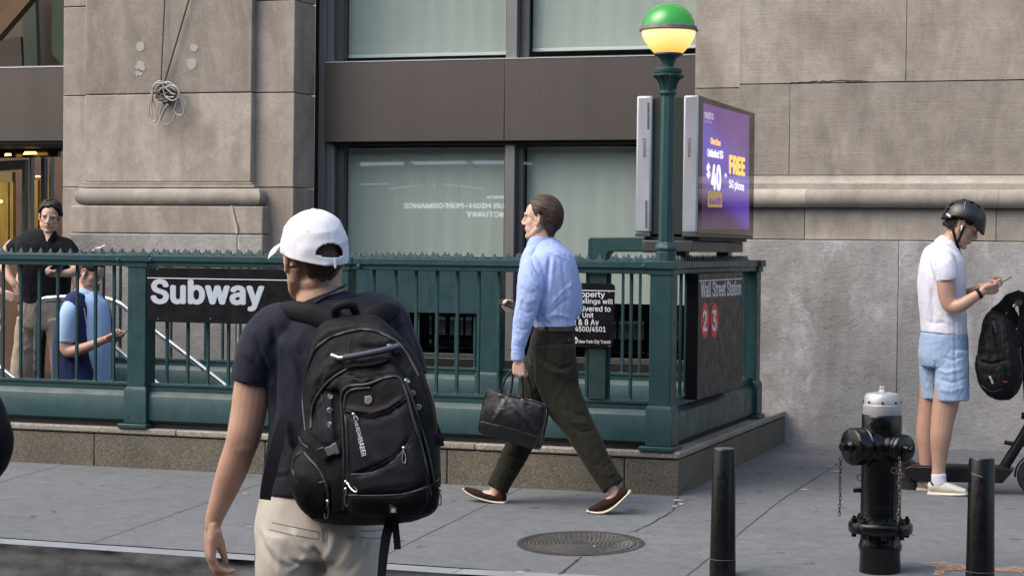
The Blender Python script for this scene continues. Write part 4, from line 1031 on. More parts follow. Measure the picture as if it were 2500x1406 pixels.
# head in its own frame: x towards the face, y to its left, z up; origin between the ears
def frame(loc, face, up=(0, 0, 1), s=1.):
    x = Vector(face).normalized(); y = Vector(up).cross(x).normalized(); z = x.cross(y)
    M = Matrix((x, y, z)).transposed().to_4x4() @ Matrix.Scale(s, 4); M.translation = Vector(loc); return M
def camdir(right, up, fwd): return (Vector(_r) * right - Vector(_d) * up + FWD * fwd).normalized()
def head_parts(mb, M, neck=None, ears=True):
    def sp(c, r): h = MB().sphere((0, 0, 0), r, 20, 14); mb.add([M @ (Vector(p) + Vector(c)) for p in h.v], h.f)
    def tb(pts, rr, n=12): h = MB().tube([Vector(p) for p in pts], rr, n); mb.add([M @ Vector(p) for p in h.v], h.f)
    sp((-.014, 0, .034), (.094, .074, .085)); sp((.030, 0, .025), (.060, .064, .07)); sp((.032, 0, -.028), (.058, .056, .078))
    for s_ in (1, -1):
        tb([(-.012, .055 * s_, -.03), (.0, .053 * s_, -.062), (.03, .040 * s_, -.088), (.06, .018 * s_, -.102)], [.018, .019, .018, .017])
        sp((.044, .039 * s_, -.022), (.028, .022, .030)); sp((.069, .031 * s_, .000), (.011, .015, .010)); sp((.036, .030 * s_, -.064), (.036, .024, .034))
        sp((.077, .028 * s_, .020), (.014, .028, .012)); sp((.097, .0115 * s_, -.035), (.011, .008, .008))
        if ears:
            tb([(.012, .074 * s_, -.036), (-.004, .078 * s_, -.040), (-.018, .083 * s_, -.018), (-.022, .086 * s_, .004), (-.012, .087 * s_, .020), (.004, .083 * s_, .020), (.010, .076 * s_, .006)], [.006, .0065, .006, .0062, .006, .0055, .005], 8)
            sp((-.006, .077 * s_, -.006), (.021, .007, .030))
    tb([(.084, 0, .022), (.093, 0, .004), (.106, 0, -.019), (.111, 0, -.029)], [.010, .0085, .0095, .0105])
    sp((.103, 0, -.034), (.012, .010, .008)); sp((.070, 0, -.062), (.020, .032, .028)); sp((.072, 0, -.104), (.020, .024, .018))
    tb([(.084, .022, -.061), (.0905, .006, -.057), (.0905, -.006, -.057), (.084, -.022, -.061)], [.004, .0055, .0055, .004], 8)
    tb([(.083, .018, -.070), (.088, 0, -.070), (.083, -.018, -.070)], [.0045, .0066, .0045], 8)
    sp((.0, 0, -.075), (.055, .045, .03)); sp((.026, 0, -.042), (.058, .060, .058)); sp((.052, 0, -.080), (.034, .034, .034))
    return mb
def local(mb, M, f): h = MB(); f(h); mb.add([M @ Vector(p) for p in h.v], h.f); return mb
def face_details(T, M, brow, eye=True, glasses=False):
    mb = MB()
    for s_ in (1, -1): local(mb, M, lambda h: h.tube([(.0880, .014 * s_, .0175), (.0885, .028 * s_, .0220), (.0775, .045 * s_, .0170)], [.0022, .0028, .0016], 6))
    obj('eyebrows', mb, brow, T)
    if eye:
        w_, i_ = MB(), MB()
        for s_ in (1, -1):
            # the lids nearly cover the eye at this distance
            local(w_, M, lambda h: h.sphere((.0715, .031 * s_, .001), (.0095, .0125, .0036), 12, 8)); local(i_, M, lambda h: h.sphere((.0785, .031 * s_, .001), (.004, .0060, .0046), 10, 8))
            local(i_, M, lambda h: h.tube([(.079, .019 * s_, .002), (.0820, .031 * s_, .0045), (.075, .044 * s_, .001)], .0019, 6))
        obj('eyes', w_, M_eyew_shaded, T); obj('irises', i_, M_eyed, T)
    lp = MB(); local(lp, M, lambda h: h.tube([(.0845, .021, -.0605), (.0930, .006, -.0580), (.0930, -.006, -.0580), (.0845, -.021, -.0605)], [.0018, .0033, .0033, .0018], 8))
    local(lp, M, lambda h: h.tube([(.084, .016, -.0690), (.0915, 0, -.0690), (.084, -.016, -.0690)], [.0022, .0043, .0022], 8)); obj('lips', lp, M_lips, T)

def hair_shell(M, low, off=.010, ridge=.0022, seed=1, freq=34., back=0., sweep='back', na=150, ne=44, lump=.004):
    """low(azimuth deg, 0=face) -> local height of the hair's lower edge; off = extra thickness"""
    me_v = []; rr = random.Random(seed)
    c_ = Vector((-.012, 0, .030)); R0 = Vector((.096, .078, .088))
    for i in range(na):
        a = 2 * math.pi * i / na; ad = math.degrees(a); ad = ad - 360 if ad > 180 else ad; lo = low(ad) + .0025 * noise.noise(Vector((i * .35, seed, 0)))
        for j in range(ne + 1):
            u = j / ne; zt = .030 + R0.z
            z = lo + (zt - lo) * math.sin(u * math.pi / 2)
            h = (z - c_.z) / R0.z
            s_ = math.sqrt(max(0, 1 - h * h)) if h > 0 else max(.74, math.sqrt(max(.0, 1 - (h * .66) ** 2)))
            p = Vector((math.cos(a) * s_ * R0.x, math.sin(a) * s_ * R0.y, z - c_.z)); nrm = Vector((p.x / R0.x ** 2, p.y / R0.y ** 2, max(p.z, -.02) / R0.z ** 2)).normalized()
            if sweep == 'back': ang = math.atan2(p.y, p.z + .035 + .35 * max(0, -p.x)); fl = noise.noise(Vector((ang * freq * .35, p.x * 7, seed)))
            elif sweep == 'side': fl = noise.noise(Vector((p.x * 42, p.y * 7, p.z * 42 + seed)))
            elif sweep == 'down': fl = noise.noise(Vector((a * freq * .35, z * 9, seed)))
            else: fl = noise.noise(p * freq * 1.2 + Vector((seed, 0, 0)))
            fine = noise.noise(Vector(((ang if sweep == 'back' else a) * freq, (p.x if sweep == 'back' else z) * 20, seed + 4)))
            big = noise.noise(p * 14 + Vector((seed * 2, 0, 0)))
            tuck = min(1, u * 9 - .45)
            o_ = (off + back * max(0, -math.cos(a)) * min(1, u * 5) * (1 - u) ** .6 + ridge * (1 - 2 * abs(fl)) * 1.2 + ridge * .7 * fine + lump * big) * tuck
            me_v.append(M @ (c_ + p + nrm * o_))
    fs = []
    for i in range(na):
        i2 = (i + 1) % na
        for j in range(ne): fs.append((i * (ne + 1) + j, i2 * (ne + 1) + j, i2 * (ne + 1) + j + 1, i * (ne + 1) + j + 1))
    return me_v, fs

def hand_parts(mb, wrist, fdir, pdir, side=1, curl=(20, 25, 30, 32), thumb=(25, 15), s=1., spread=3, thumb_in=.5):
    """fdir: towards the fingers, pdir: out of the palm; side +1 puts the thumb on +y = pdir x fdir"""
    x = Vector(fdir).normalized(); z = -(Vector(pdir) - x * Vector(pdir).dot(x)).normalized(); y = z.cross(x) * side
    W_ = Vector(wrist)
    def g(a, b, c_): return W_ + (x * a + y * b + z * c_) * s
    def tube(pts, rr, n=12): mb.tube(pts, [q * s for q in rr], n)
    ky = (.030, .010, -.010, -.029); kl = (.088, .092, .087, .079); L = ((.040, .025, .020), (.045, .028, .021), (.041, .026, .020), (.032, .021, .018)); R = (.0092, .0094, .0088, .0078)
    tube([g(-.02, 0, 0), g(.0, 0, 0)], [.022, .022])
    for i in range(4):
        tube([g(-.004, ky[i] * .5, .0), g(.035, ky[i] * .85, .003), g(kl[i], ky[i], .002)], [.0145, .0145, .0115])
        p = g(kl[i], ky[i], .002); a = 0; sp_ = math.radians((1.5 - i) * spread); pts = [p]; rr = [.0112]
        for j in range(3):
            a += math.radians(curl[i] * (1., 1.15, .8)[j]); d = x * math.cos(a) * math.cos(sp_) + y * math.sin(sp_) - z * math.sin(a)
            p = p + d.normalized() * L[i][j] * s; pts += [p - d.normalized() * L[i][j] * s * .5, p]; rr += [R[i] * (1 - .06 * j), R[i] * (1.04 - .1 * j)]
        tube(pts, rr); mb.sphere(p, R[i] * .84 * s, 10, 8)
    tube([g(.01, .012, -.006), g(.045, .016, -.010), g(.07, -.002, -.008)], [.013, .016, .011]); tube([g(.01, -.014, -.004), g(.05, -.02, -.008)], [.012, .014])
    a0 = math.radians(42 - thumb[0]); p = g(.012, .022, -.006); pts = [p]; rr = [.0145]; d = (x * math.cos(a0) + y * math.sin(a0) - z * thumb_in).normalized()
    for j, l_ in enumerate((.042, .032, .026)):
        p = p + d * l_ * s; pts.append(p); rr.append((.0135, .0108, .0088)[j]); d = (d + (x * .5 - y * .5 - z * .15) * math.radians(thumb[1]) * 2).normalized()
    tube(pts, rr); mb.sphere(p, .0086 * s, 10, 8)
    return mb

def skin(name, c1, seed=0, red=(.38, .15, .11)):
    t = NT(name); P = t.coords(loc=(seed, 0, 0))
    c_ = t.mix(t.noise(P, 22, 6, .7), [x * .74 for x in c1], [min(1, x * 1.2) for x in c1]); c_ = t.mix(t.math('MULTIPLY', t.ramp(t.noise(P, 7, 3), [(.5, 0.), (.75, 1.)]), .35), c_, red)
    c_ = t.mix(.12, c_, t.mix(t.noise(P, 300, 2, .8), [.4] * 3, [1.6] * 3), 'MULTIPLY')
    t.set('Base Color', c_); t.set('Roughness', .48); t.set('Subsurface Weight', .12); t.set('Subsurface Radius', (.012, .005, .003)); t.set('Subsurface Scale', .6)
    t.set('Normal', t.bump(t.noise(P, 160, 3, .7), .2, .001, t.bump(t.noise(P, 30, 4, .6), .2, .003))); return t.m
M_skin1 = skin('skin_tanned', (.45, .275, .195), 1); M_skin2 = skin('skin_fair', (.60, .385, .295), 2); M_skin3 = skin('skin_light', (.45, .28, .205), 3)
M_skin_ear = plain('ear_skin', (.45, .16, .12), .5)
M_eyew_shaded = plain('shaded_eye_white', (.16, .12, .10), .4); M_eyed = plain('dark_iris', (.02, .014, .01), .15); M_lips = plain('lip_skin', (.36, .14, .115), .45)  # eye whites are coloured dark, the shade of the sockets painted in
def hairm(name, c1, c2, st=(30, 30, 30)):
    t = NT(name); v = t.noise(t.coords(st), 9, 4, .7)
    t.set('Base Color', t.ramp(v, [(.3, c1), (.7, c2)])); t.set('Roughness', .5); t.set('Specular IOR Level', .3); t.set('Normal', t.bump(v, .35, .002)); return t.m
M_hbrown = hairm('hair_brown', (.020, .011, .006), (.072, .042, .026)); M_hwalk = hairm('hair_brown_combed', (.014, .008, .005), (.085, .052, .033), (1.2, 9, 6)); M_hdark = hairm('hair_dark', (.010, .007, .005), (.032, .020, .013)); M_hblack = hairm('hair_black', (.006, .005, .005), (.02, .015, .012))
def cloth(name, c1, var=.12, rough=.85, weave=700, wb=.25, speck=None, sheen=.2, fuzz=0.):
    t = NT(name); P = t.coords()
    c_ = t.mix(t.noise(P, 9, 4, .6), [x * (1 - var) for x in c1], [min(1, x * (1 + var)) for x in c1])
    c_ = t.mix(.35, c_, t.mix(t.noise(P, weave * .45, 3, .7), [.62] * 3, [1.38] * 3), 'MULTIPLY')
    if speck:
        vo = t.n('ShaderNodeTexVoronoi', {'Vector': P, 'Scale': speck[1]}, feature='F1'); c_ = t.mix(t.math('MULTIPLY', t.math('LESS_THAN', vo.outputs[0], speck[2]), .8), c_, speck[0])
    t.set('Base Color', c_); t.set('Roughness', rough); t.set('Sheen Weight', sheen * .5); t.set('Sheen Roughness', .4); t.set('Specular IOR Level', .18)
    wv = t.noise(P, weave, 2, .6); n = t.bump(wv, wb, .0008); n = t.bump(t.noise(P, 26, 4, .6), .35, .004, n); t.set('Normal', n); return t.m

# ================================================================== man with the backpack
Z5 = (450, 480, 1.5186)
BM = thing('person', tuple(at(780, 1810, 5.5)), 'man seen from behind in white cap, dark navy t-shirt and beige trousers, nearest the camera', 'person')
G = Fig(w=5.50)
M_navy = cloth('navy_cotton', (.0175, .020, .032), .25, .85, 600, .3, ((.22, .23, .27), 150, .045), .12)
M_khaki = cloth('khaki_twill', (.475, .44, .385), .07, .85, 800, .3)
HMb = frame(G.P(762, 626), camdir(-.50, -.05, .86), camdir(-.03, 1, .06), 1.02)
mb = MB(); head_parts(mb, HMb)
G.limb(mb, [(776, 660, .02, 60, .055), (778, 700, .01, 56, .055), (784, 735, .0, 66, .06), (790, 780, .01, 100, .07), (800, 900, .01, 120, .07), (800, 1150, .01, 110, .07)])
# left arm, elbow slightly bent
G.limb(mb, [(690, 800, .0, 50, .05), (640, 860, .0, 48, .05), (617, 940, .0, 45.5, .05), (608, 1000, .0, 44, .05), (596, 1060, .0, 42, .05), (584, 1100, .01, 39, .045), (566, 1150, .02, 37.5, .042), (546, 1203, .03, 31, .035), (524, 1262, .035, 22.5, .026), (519, 1288, .035, 20, .021)])
G.ball(mb, 594, 1085, -.008, 33)
G.limb(mb, [(930, 830, .0, 48, .05), (985, 900, .0, 46, .05), (1015, 980, .02, 44, .05), (1030, 1040, .04, 40, .045), (1015, 1100, .12, 34, .04), (985, 1150, .22, 28, .03)])
hand_parts(mb, G.P(519, 1280, .035), camdir(-.09, -1, .05), camdir(.93, -.1, .38), side=1, curl=(34, 27, 21, 17), thumb=(46, 4), s=.98, thumb_in=.42, spread=1)
hand_parts(mb, G.P(980, 1155, .24), camdir(-.3, -.5, .8), camdir(-1, 0, .1), side=-1, curl=(40, 40, 40, 40))
# legs down to the road
for cx_ in (712, 850):
    G.limb(mb, [(cx_ + 15, 1180, .0, 70, .08), (cx_, 1350, .0, 62, .08), (cx_, 1560, .0, 50, .06), (cx_, 1780, .0, 36, .045)])
G.limb(mb, [(785, 1130, .01, 110, .08), (785, 1230, .01, 120, .09)])
me = grow(mb, .0038, 4, .5); wear('body', me, M_skin1, BM)
# hair under the cap
v, f = hair_shell(HMb, lambda a: float(np.interp(abs(a), [0, 70, 88, 98, 112, 135, 180], [.02, .0, -.018, .0, -.03, -.062, -.075]) + .003 * math.sin(a * .21) + .002 * noise.noise(Vector((a * .3, 3, 1)))), .0085, .0022, 3, 40, .002, 'down', lump=.002)
_iv = HMb.inverted(); v = [HMb @ (lambda q: Vector((q.x, q.y, q.z)) * (1 - .085 * min(1, max(0, (q.z + .022) / .03))))(_iv @ p) for p in v]; link_mesh('hair', v, f, M_hbrown, BM, 180)
# cap
M_cap_w = cloth('white_cotton_cap', (.66, .67, .72), .02, .8, 900, .15, None, .1)
def cap_surface(M):
    na, ne = 300, 70; V = []; F_ = []; c_ = Vector((-.014, 0, .016)); R0 = Vector((.108, .089, .110)); Z = {}
    for i in range(na):
        a = 2 * math.pi * i / na; rim = .002 + .034 * math.cos(a)
        for j in range(ne + 1):
            u = j / ne; z = rim + (c_.z + R0.z - rim) * math.sin(u * math.pi / 2); h = (z - c_.z) / R0.z; s_ = math.sqrt(max(0, 1 - h * h)) ** (.88)
            if h < 0: s_ = 1 - .16 * h * h
            seam = .0011 * abs(math.cos(a * 3)) ** 60 * (1 - u)
            p = Vector((math.cos(a) * s_ * R0.x, math.sin(a) * s_ * R0.y, z - c_.z))
            b = .0022 * noise.noise(p * 26 + Vector((3, 1, 2))) + .0034 * (1 - 2 * abs(noise.noise(Vector((p.x * 11, p.y * 11, p.z * 24)) + Vector((9, 2, 2))))) * (1 - u) ** .7
            V.append(M @ (c_ + p * (1 + (b - seam) * 9))); Z[i, j] = z - rim
    for i in range(na):
        i2 = (i + 1) % na; ad = 360 * (i + .5) / na
        for j in range(ne):
            x_ = (ad - 180) / 27; zz = Z[i, j]
            if abs(x_) < 1 and .021 < zz < .021 + .036 * math.sqrt(1 - x_ * x_): continue
            F_.append((i * (ne + 1) + j, i2 * (ne + 1) + j, i2 * (ne + 1) + j + 1, i * (ne + 1) + j + 1))
    return V, F_
V, F_ = cap_surface(HMb); cp = link_mesh('cap', V, F_, M_cap_w, BM, 180); sm = cp.modifiers.new('s', 'SOLIDIFY'); sm.thickness = .0025; sm.offset = -1
bl_ = MB(); rows_ = []
for j in range(9):
    for i in range(17):
        u = i / 16 * 2 - 1; v_ = j / 8
        rows_.append(HMb @ Vector((.088 - .042 * u * u + v_ * .085 * math.sqrt(max(.0, 1 - .60 * u * u)), u * (.088 - .004 * v_), .056 - .048 * u * u - .012 * v_)))
bl_.add(rows_, [(j * 17 + i, j * 17 + i + 1, j * 17 + 18 + i, j * 17 + 17 + i) for j in range(8) for i in range(16)])
b_ = obj('cap_brim', bl_, M_cap_w, cp, smooth=180); s2 = b_.modifiers.new('s', 'SOLIDIFY'); s2.thickness = .004
obj('cap_button', local(MB(), HMb, lambda h: h.sphere((-.014, 0, .1265), (.007, .007, .003), 10, 6)), M_cap_w, cp)
bv = bvh_of(cp)
bk = MB()
h1, n1 = hit(bv, 818, 642, .001)
if h1: bk.tube([h1 + Vector(_d) * .014, h1 - Vector(_d) * .012], .0035, 8); obj('strap_buckle', bk, M_cap_w, cp)
ey = MB()
for q in ((752, 565), (808, 560)):
    h1, n1 = hit(bv, q[0], q[1], .0002)
    if h1: ey.sphere(h1, .0016, 8, 6)
obj('eyelets', ey, plain('eyelet_grey', (.3, .3, .34), .7), cp)

# t-shirt
FLAT = .10
mb = MB()
G.limb(mb, [(783, 727, .0, 62, .062), (789, 748, .0, 98, .075), (800, 778, .0, 172, .092), (812, 825, .0, 196, .112), (820, 900, .0, 182, .118), (817, 1000, .0, 164, .118), (808, 1100, .0, 155, .115), (800, 1180, .0, 160, .122), (800, 1200, .0, 160, .122)], 26)
G.limb(mb, [(715, 785, .0, 60, .07), (668, 815, .0, 66, .078), (640, 855, .0, 63, .076), (622, 900, .0, 54, .07), (614, 932, .0, 50, .066)])
G.limb(mb, [(890, 785, .0, 60, .07), (930, 812, .0, 66, .078), (965, 855, .0, 62, .076), (985, 900, .0, 55, .07), (994, 925, .0, 52, .066)])
me = grow(mb, .0055, 5, .6)
rumple(me, .0055, (9, 9, 5), 3); rumple(me, .0026, (24, 24, 10), 5)
folds(me, [([(240, 480), (290, 560), (325, 650)], .008, 14), ([(265, 520), (300, 610), (320, 690)], -.008, 9), ([(215, 560), (260, 630), (300, 690)], .006, 10), ([(230, 600), (280, 660), (315, 700)], -.006, 7), ([(330, 480), (335, 600), (330, 720), (330, 850)], -.012, 12),
           ([(350, 520), (400, 600), (430, 700)], .007, 14), ([(370, 480), (420, 540), (450, 600)], -.006, 10), ([(340, 760), (380, 860), (400, 930)], .006, 10), ([(345, 820), (370, 900), (380, 980)], -.006, 8),
           ([(300, 1040), (340, 1020), (390, 1015)], .004, 5), ([(300, 1055), (340, 1040), (385, 1035)], -.004, 5), ([(790, 430), (830, 520), (860, 620)], .006, 12), ([(775, 450), (800, 540), (830, 640)], -.006, 10), ([(830, 480), (860, 560), (885, 640)], -.005, 8)], Z5)
TS = wear('tshirt', me, M_navy, BM); bvt = bvh_of(TS)
hm = MB(); stuck(hm, bvt, [(178, 672), (215, 682), (260, 694), (322, 704)], .0016, .0006, zoom=Z5); obj('seam', hm, M_navy, TS); hm = MB(); stuck(hm, bvt, [(440, 362), (480, 372), (540, 378), (620, 372), (640, 368)], .0022, .0008, zoom=Z5)
obj('seam', hm, M_navy, TS)
cl = MB(); G.limb(cl, [(782, 722, .0, 61, .062), (784, 727, .0, 64, .065), (787, 732, .0, 72, .07)], 24, 4, False); obj('collar', cl, M_navy, TS, smooth=60)
# trousers
mb = MB()
G.limb(mb, [(788, 1188, .01, 147, .112), (786, 1225, .01, 153, .122), (780, 1290, .0, 158, .135), (778, 1350, .0, 156, .13)], 26)
for sgn, cx_ in ((-1, 703), (1, 853)):
    G.limb(mb, [(cx_ + 6, 1300, .0, 80, .125), (cx_, 1380, .0, 80, .12), (cx_ - sgn * 2, 1450, .0, 76, .105), (cx_, 1600, .0, 62, .085), (cx_, 1780, .0, 52, .07), (cx_, 1805, .0, 52, .07)], 22)
me = grow(mb, .006, 4, .6); rumple(me, .003, (7, 7, 4), 8)
folds(me, [([(470, 1300), (500, 1330), (515, 1406)], -.02, 10), ([(400, 1230), (440, 1290), (500, 1330)], .009, 14), ([(290, 1215), (310, 1280), (360, 1340), (440, 1370)], .007, 13), ([(280, 1240), (300, 1310), (350, 1380)], -.006, 10),
           ([(560, 1240), (545, 1300), (525, 1340)], .008, 14), ([(640, 1250), (600, 1330), (560, 1380)], .006, 14), ([(700, 1250), (650, 1340), (600, 1400)], -.006, 12), ([(262, 1160), (258, 1230), (268, 1330)], .006, 8), ([(380, 1340), (430, 1360), (500, 1350)], -.006, 8), ([(520, 1220), (525, 1290)], -.006, 7), ([(450, 1330), (420, 1370), (380, 1390)], .006, 9)], Z5)
TR = wear('trousers', me, M_khaki, BM); bvp = bvh_of(TR)
sm_ = MB()
for pl in ([(325, 1206), (400, 1222), (500, 1242)], [(316, 1232), (400, 1252), (496, 1268)], [(496, 1242), (498, 1268)], [(655, 1238), (700, 1238), (742, 1232)], [(652, 1262), (700, 1266), (740, 1262)], [(526, 1222), (530, 1260), (528, 1300)], [(266, 1165), (258, 1220), (262, 1290), (262, 1380)]):
    stuck(sm_, bvp, pl if len(pl) > 2 else [pl[0], ((pl[0][0] + pl[1][0]) / 2, (pl[0][1] + pl[1][1]) / 2), pl[1]], .0013, .0003, 6, zoom=Z5)
obj('pocket_seams', sm_, plain('khaki_thread', (.22, .20, .17), .8), TR)
bt = MB(); G.limb(bt, [(790, 1186, .01, 150, .116), (790, 1200, .01, 151, .118), (789, 1212, .01, 152, .12)], 30, 3, False); obj('belt', bt, plain('black_leather', (.012, .012, .012), .45, bump=.3), BM)
FLAT = .6
for i, cx_ in enumerate((712, 850)):
    sh = MB(); p = Vector(at(cx_, 1830, 5.46)); p.z = -.285
    e = Vector((_f[0], _f[1], 0)).normalized(); s_ = MB().sphere((0, 0, 0), (.14, .05, .05), 18, 10)
    M_ = frame(p + e * .06 + Vector((0, 0, .05)), e); s_.v = [tuple(M_ @ Vector(q)) for q in s_.v]; obj('shoe', s_, plain('dark_shoe', (.03, .028, .026), .6), BM)

# ------------------------------------------------------------------ the backpack
BP = thing('backpack', tuple(at(890, 1280, 5.25)), 'large black backpack worn by the man in the white cap', 'backpack')
M_pack = cloth('black_nylon', (.0038, .0040, .0058), .25, .62, 500, .35, None, 0.)
M_packn = cloth('navy_nylon_panel', (.0062, .0072, .013), .25, .6, 500, .35, None, 0.)
M_mesh = cloth('black_mesh', (.0025, .0025, .003), .2, .8, 420, .6, None, 0.)
M_web = cloth('black_webbing', (.0075, .008, .0105), .2, .7, 300, .5, None, 0.)
M_zip = plain('zip_tape', (.020, .021, .027), .5, bump=.6, bscale=380, bdist=.001)
M_plas = plain('grey_plastic', (.055, .062, .078), .38)
M_met = plain('nickel', (.55, .54, .52), .28, metal=1.)
def packrows(rows, wb, n=30, px_=lambda q: q):
    """rows: (py, xl, xr, thickness m, shift m): a cushion with a flat back at depth wb"""
    R = catmull([tuple(q) + (0,) * (5 - len(q)) for q in rows], 5); mb = MB(); m = len(R)
    for q in R:
        for k in range(n):
            a = 2 * math.pi * k / n; ca, sa = math.cos(a), math.sin(a)
            u = math.copysign(abs(ca) ** .55, ca); v_ = math.copysign(abs(sa) ** .7, sa)
            cx_ = (q[1] + q[2]) / 2; hw = (q[2] - q[1]) / 2
            d = v_ * q[3] / 2 - q[3] / 2 + (q[4] if len(q) > 4 else 0) + .07 * u * 0
            mb.v.append(tuple(at(cx_ + hw * u, q[0], wb + d - .00035 * (cx_ + hw * u - 890))))
    mb.f = [(j * n + k, j * n + (k + 1) % n, (j + 1) * n + (k + 1) % n, (j + 1) * n + k) for j in range(m - 1) for k in range(n)] + [tuple(range(n))[::-1], tuple((m - 1) * n + k for k in range(n))]
    return mb
WB = 5.40
mb = packrows([(768, 835, 900, .05, -.01), (776, 808, 928, .09, 0), (800, 776, 955, .12), (850, 757, 1003, .145), (915, 745, 1036, .165), (1007, 738, 1064, .185), (1092, 728, 1073, .20), (1160, 722, 1075, .205), (1215, 728, 1072, .20), (1250, 745, 1058, .18), (1270, 775, 1010, .14), (1280, 820, 960, .09)], WB)
mb2 = packrows([(905, 860, 960, .03, -.165), (925, 835, 990, .05, -.165), (980, 830, 1012, .055, -.17), (1080, 834, 1030, .06, -.18), (1160, 842, 1045, .06, -.185), (1225, 850, 1045, .055, -.18), (1258, 865, 1020, .04, -.15)], WB)
mb3 = packrows([(1085, 735, 775, .09, -.04), (1110, 713, 795, .13, -.045), (1180, 708, 806, .15, -.05), (1235, 730, 812, .13, -.05), (1262, 762, 812, .09, -.05)], WB)
mb4 = packrows([(870, 815, 925, .03, -.145), (885, 800, 960, .045, -.14), (915, 790, 985, .05, -.145), (950, 790, 1000, .04, -.155)], WB)
for q in (mb2, mb3, mb4): mb.add(q.v, q.f)
me = grow(mb, .0055, 3, .5); rumple(me, .0042, (10, 10, 7), 21); rumple(me, .002, (28, 28, 18), 22)
folds(me, [([(590, 800), (640, 812), (700, 820), (760, 800), (825, 755)], -.008, 9), ([(590, 785), (640, 795), (700, 805), (760, 785), (820, 740)], .009, 10), ([(600, 640), (640, 660), (700, 650), (760, 640)], -.009, 12), ([(620, 660), (660, 690), (700, 670)], .008, 12),
           ([(585, 720), (590, 900), (600, 1060), (600, 1190)], -.010, 8), ([(830, 700), (870, 850), (905, 1000), (915, 1150)], -.009, 9), ([(470, 860), (480, 760), (540, 680), (620, 625)], -.008, 10), ([(620, 1030), (700, 1020), (780, 975), (840, 890)], -.007, 8), ([(600, 1105), (800, 1105), (945, 1050)], -.006, 6),
           ([(480, 700), (530, 630), (600, 590)], .007, 14), ([(660, 900), (690, 960), (740, 1000)], .005, 14), ([(540, 720), (545, 820), (550, 920)], .006, 12), ([(440, 640), (470, 560), (530, 500), (650, 470)], .006, 14), ([(535, 1060), (540, 1180)], -.008, 8), ([(640, 560), (720, 560), (790, 545)], -.008, 12), ([(860, 640), (900, 740), (925, 850)], .007, 12)], Z5)
PK = wear('main_bag', me, M_pack, BP); bv = bvh_of(PK)
def stickon(name, mat, fn, parent=PK): m_ = MB(); fn(m_); return obj(name, m_, mat, parent, smooth=60) if m_.v else None
# navy panels laid on the cloth
def panel(name, pts, mat, lift=.0015, nx=16, parent=PK):
    pts = [(Z5[0] + a / Z5[2], Z5[1] + b / Z5[2]) for a, b in pts]; L, Rr = pts[:len(pts) // 2], pts[len(pts) // 2:][::-1]
    L = catmull(L, 6); Rr = catmull(Rr, 6); mb = MB(); m = min(len(L), len(Rr))
    for j in range(m):
        for i in range(nx + 1):
            q = L[j] * (1 - i / nx) + Rr[j] * (i / nx); e = .0 if 0 < i < nx and 0 < j < m - 1 else -.004
            h, _n = hit(bv, q[0], q[1], lift + e, at(q[0], q[1], 5.2)); mb.v.append(tuple(h))
    mb.f = [(j * (nx + 1) + i, j * (nx + 1) + i + 1, (j + 1) * (nx + 1) + i + 1, (j + 1) * (nx + 1) + i) for j in range(m - 1) for i in range(nx)]
    return obj(name, mb, mat, parent, smooth=180)
panel('front_panel', [(600, 800), (605, 900), (612, 1000), (625, 1030), (800, 960), (835, 890), (820, 830), (800, 780)], M_packn)
panel('front_panel', [(650, 1035), (640, 1060), (650, 1095), (880, 1075), (870, 980), (845, 905)], M_packn)
panel('side_panel', [(486, 800), (492, 870), (500, 920), (572, 930), (560, 860), (548, 700)], M_packn)
def lines(name, mat, L, r, lift=.0008, rx=None): return stickon(name, mat, lambda m_: [stuck(m_, bv, l, r, lift, 6, 6, rx, Z5) for l in L])
ZL = [[(455, 650), (480, 575), (530, 530), (600, 503), (680, 494), (740, 512), (795, 545), (835, 600), (870, 665)],
      [(470, 860), (478, 770), (530, 690), (600, 642), (640, 632)], [(590, 1160), (594, 1000), (588, 850), (583, 750), (605, 705), (680, 695), (750, 672), (795, 672), (820, 720), (850, 830), (885, 950), (905, 1050), (912, 1110)],
      [(604, 1160), (608, 1000), (602, 850), (596, 760), (620, 718), (690, 708)], [(535, 1150), (530, 1080), (500, 1010), (445, 950)], [(822, 690), (860, 800), (900, 930), (925, 1060)]]
lines('zip', M_zip, ZL, .0042)
lines('piping', plain('piping_grey', (.028, .029, .034), .5), [[(400, 1010), (425, 1062), (470, 1068), (520, 1055)], [(440, 945), (410, 970), (398, 1020)], [(450, 870), (440, 760), (448, 650), (480, 560)], [(620, 1030), (700, 1022), (780, 978), (845, 895)], [(600, 1105), (700, 1108), (820, 1100), (900, 1075), (945, 1045)], [(420, 830), (430, 900), (460, 930)]], .0024)
lines('stitching', plain('thread_dark', (.025, .026, .033), .7), [[(600, 790), (650, 806), (700, 812), (760, 790), (822, 748)], [(555, 680), (600, 668), (640, 668)], [(620, 520), (610, 560), (612, 600)], [(500, 700), (520, 800), (530, 900)]], .0012)
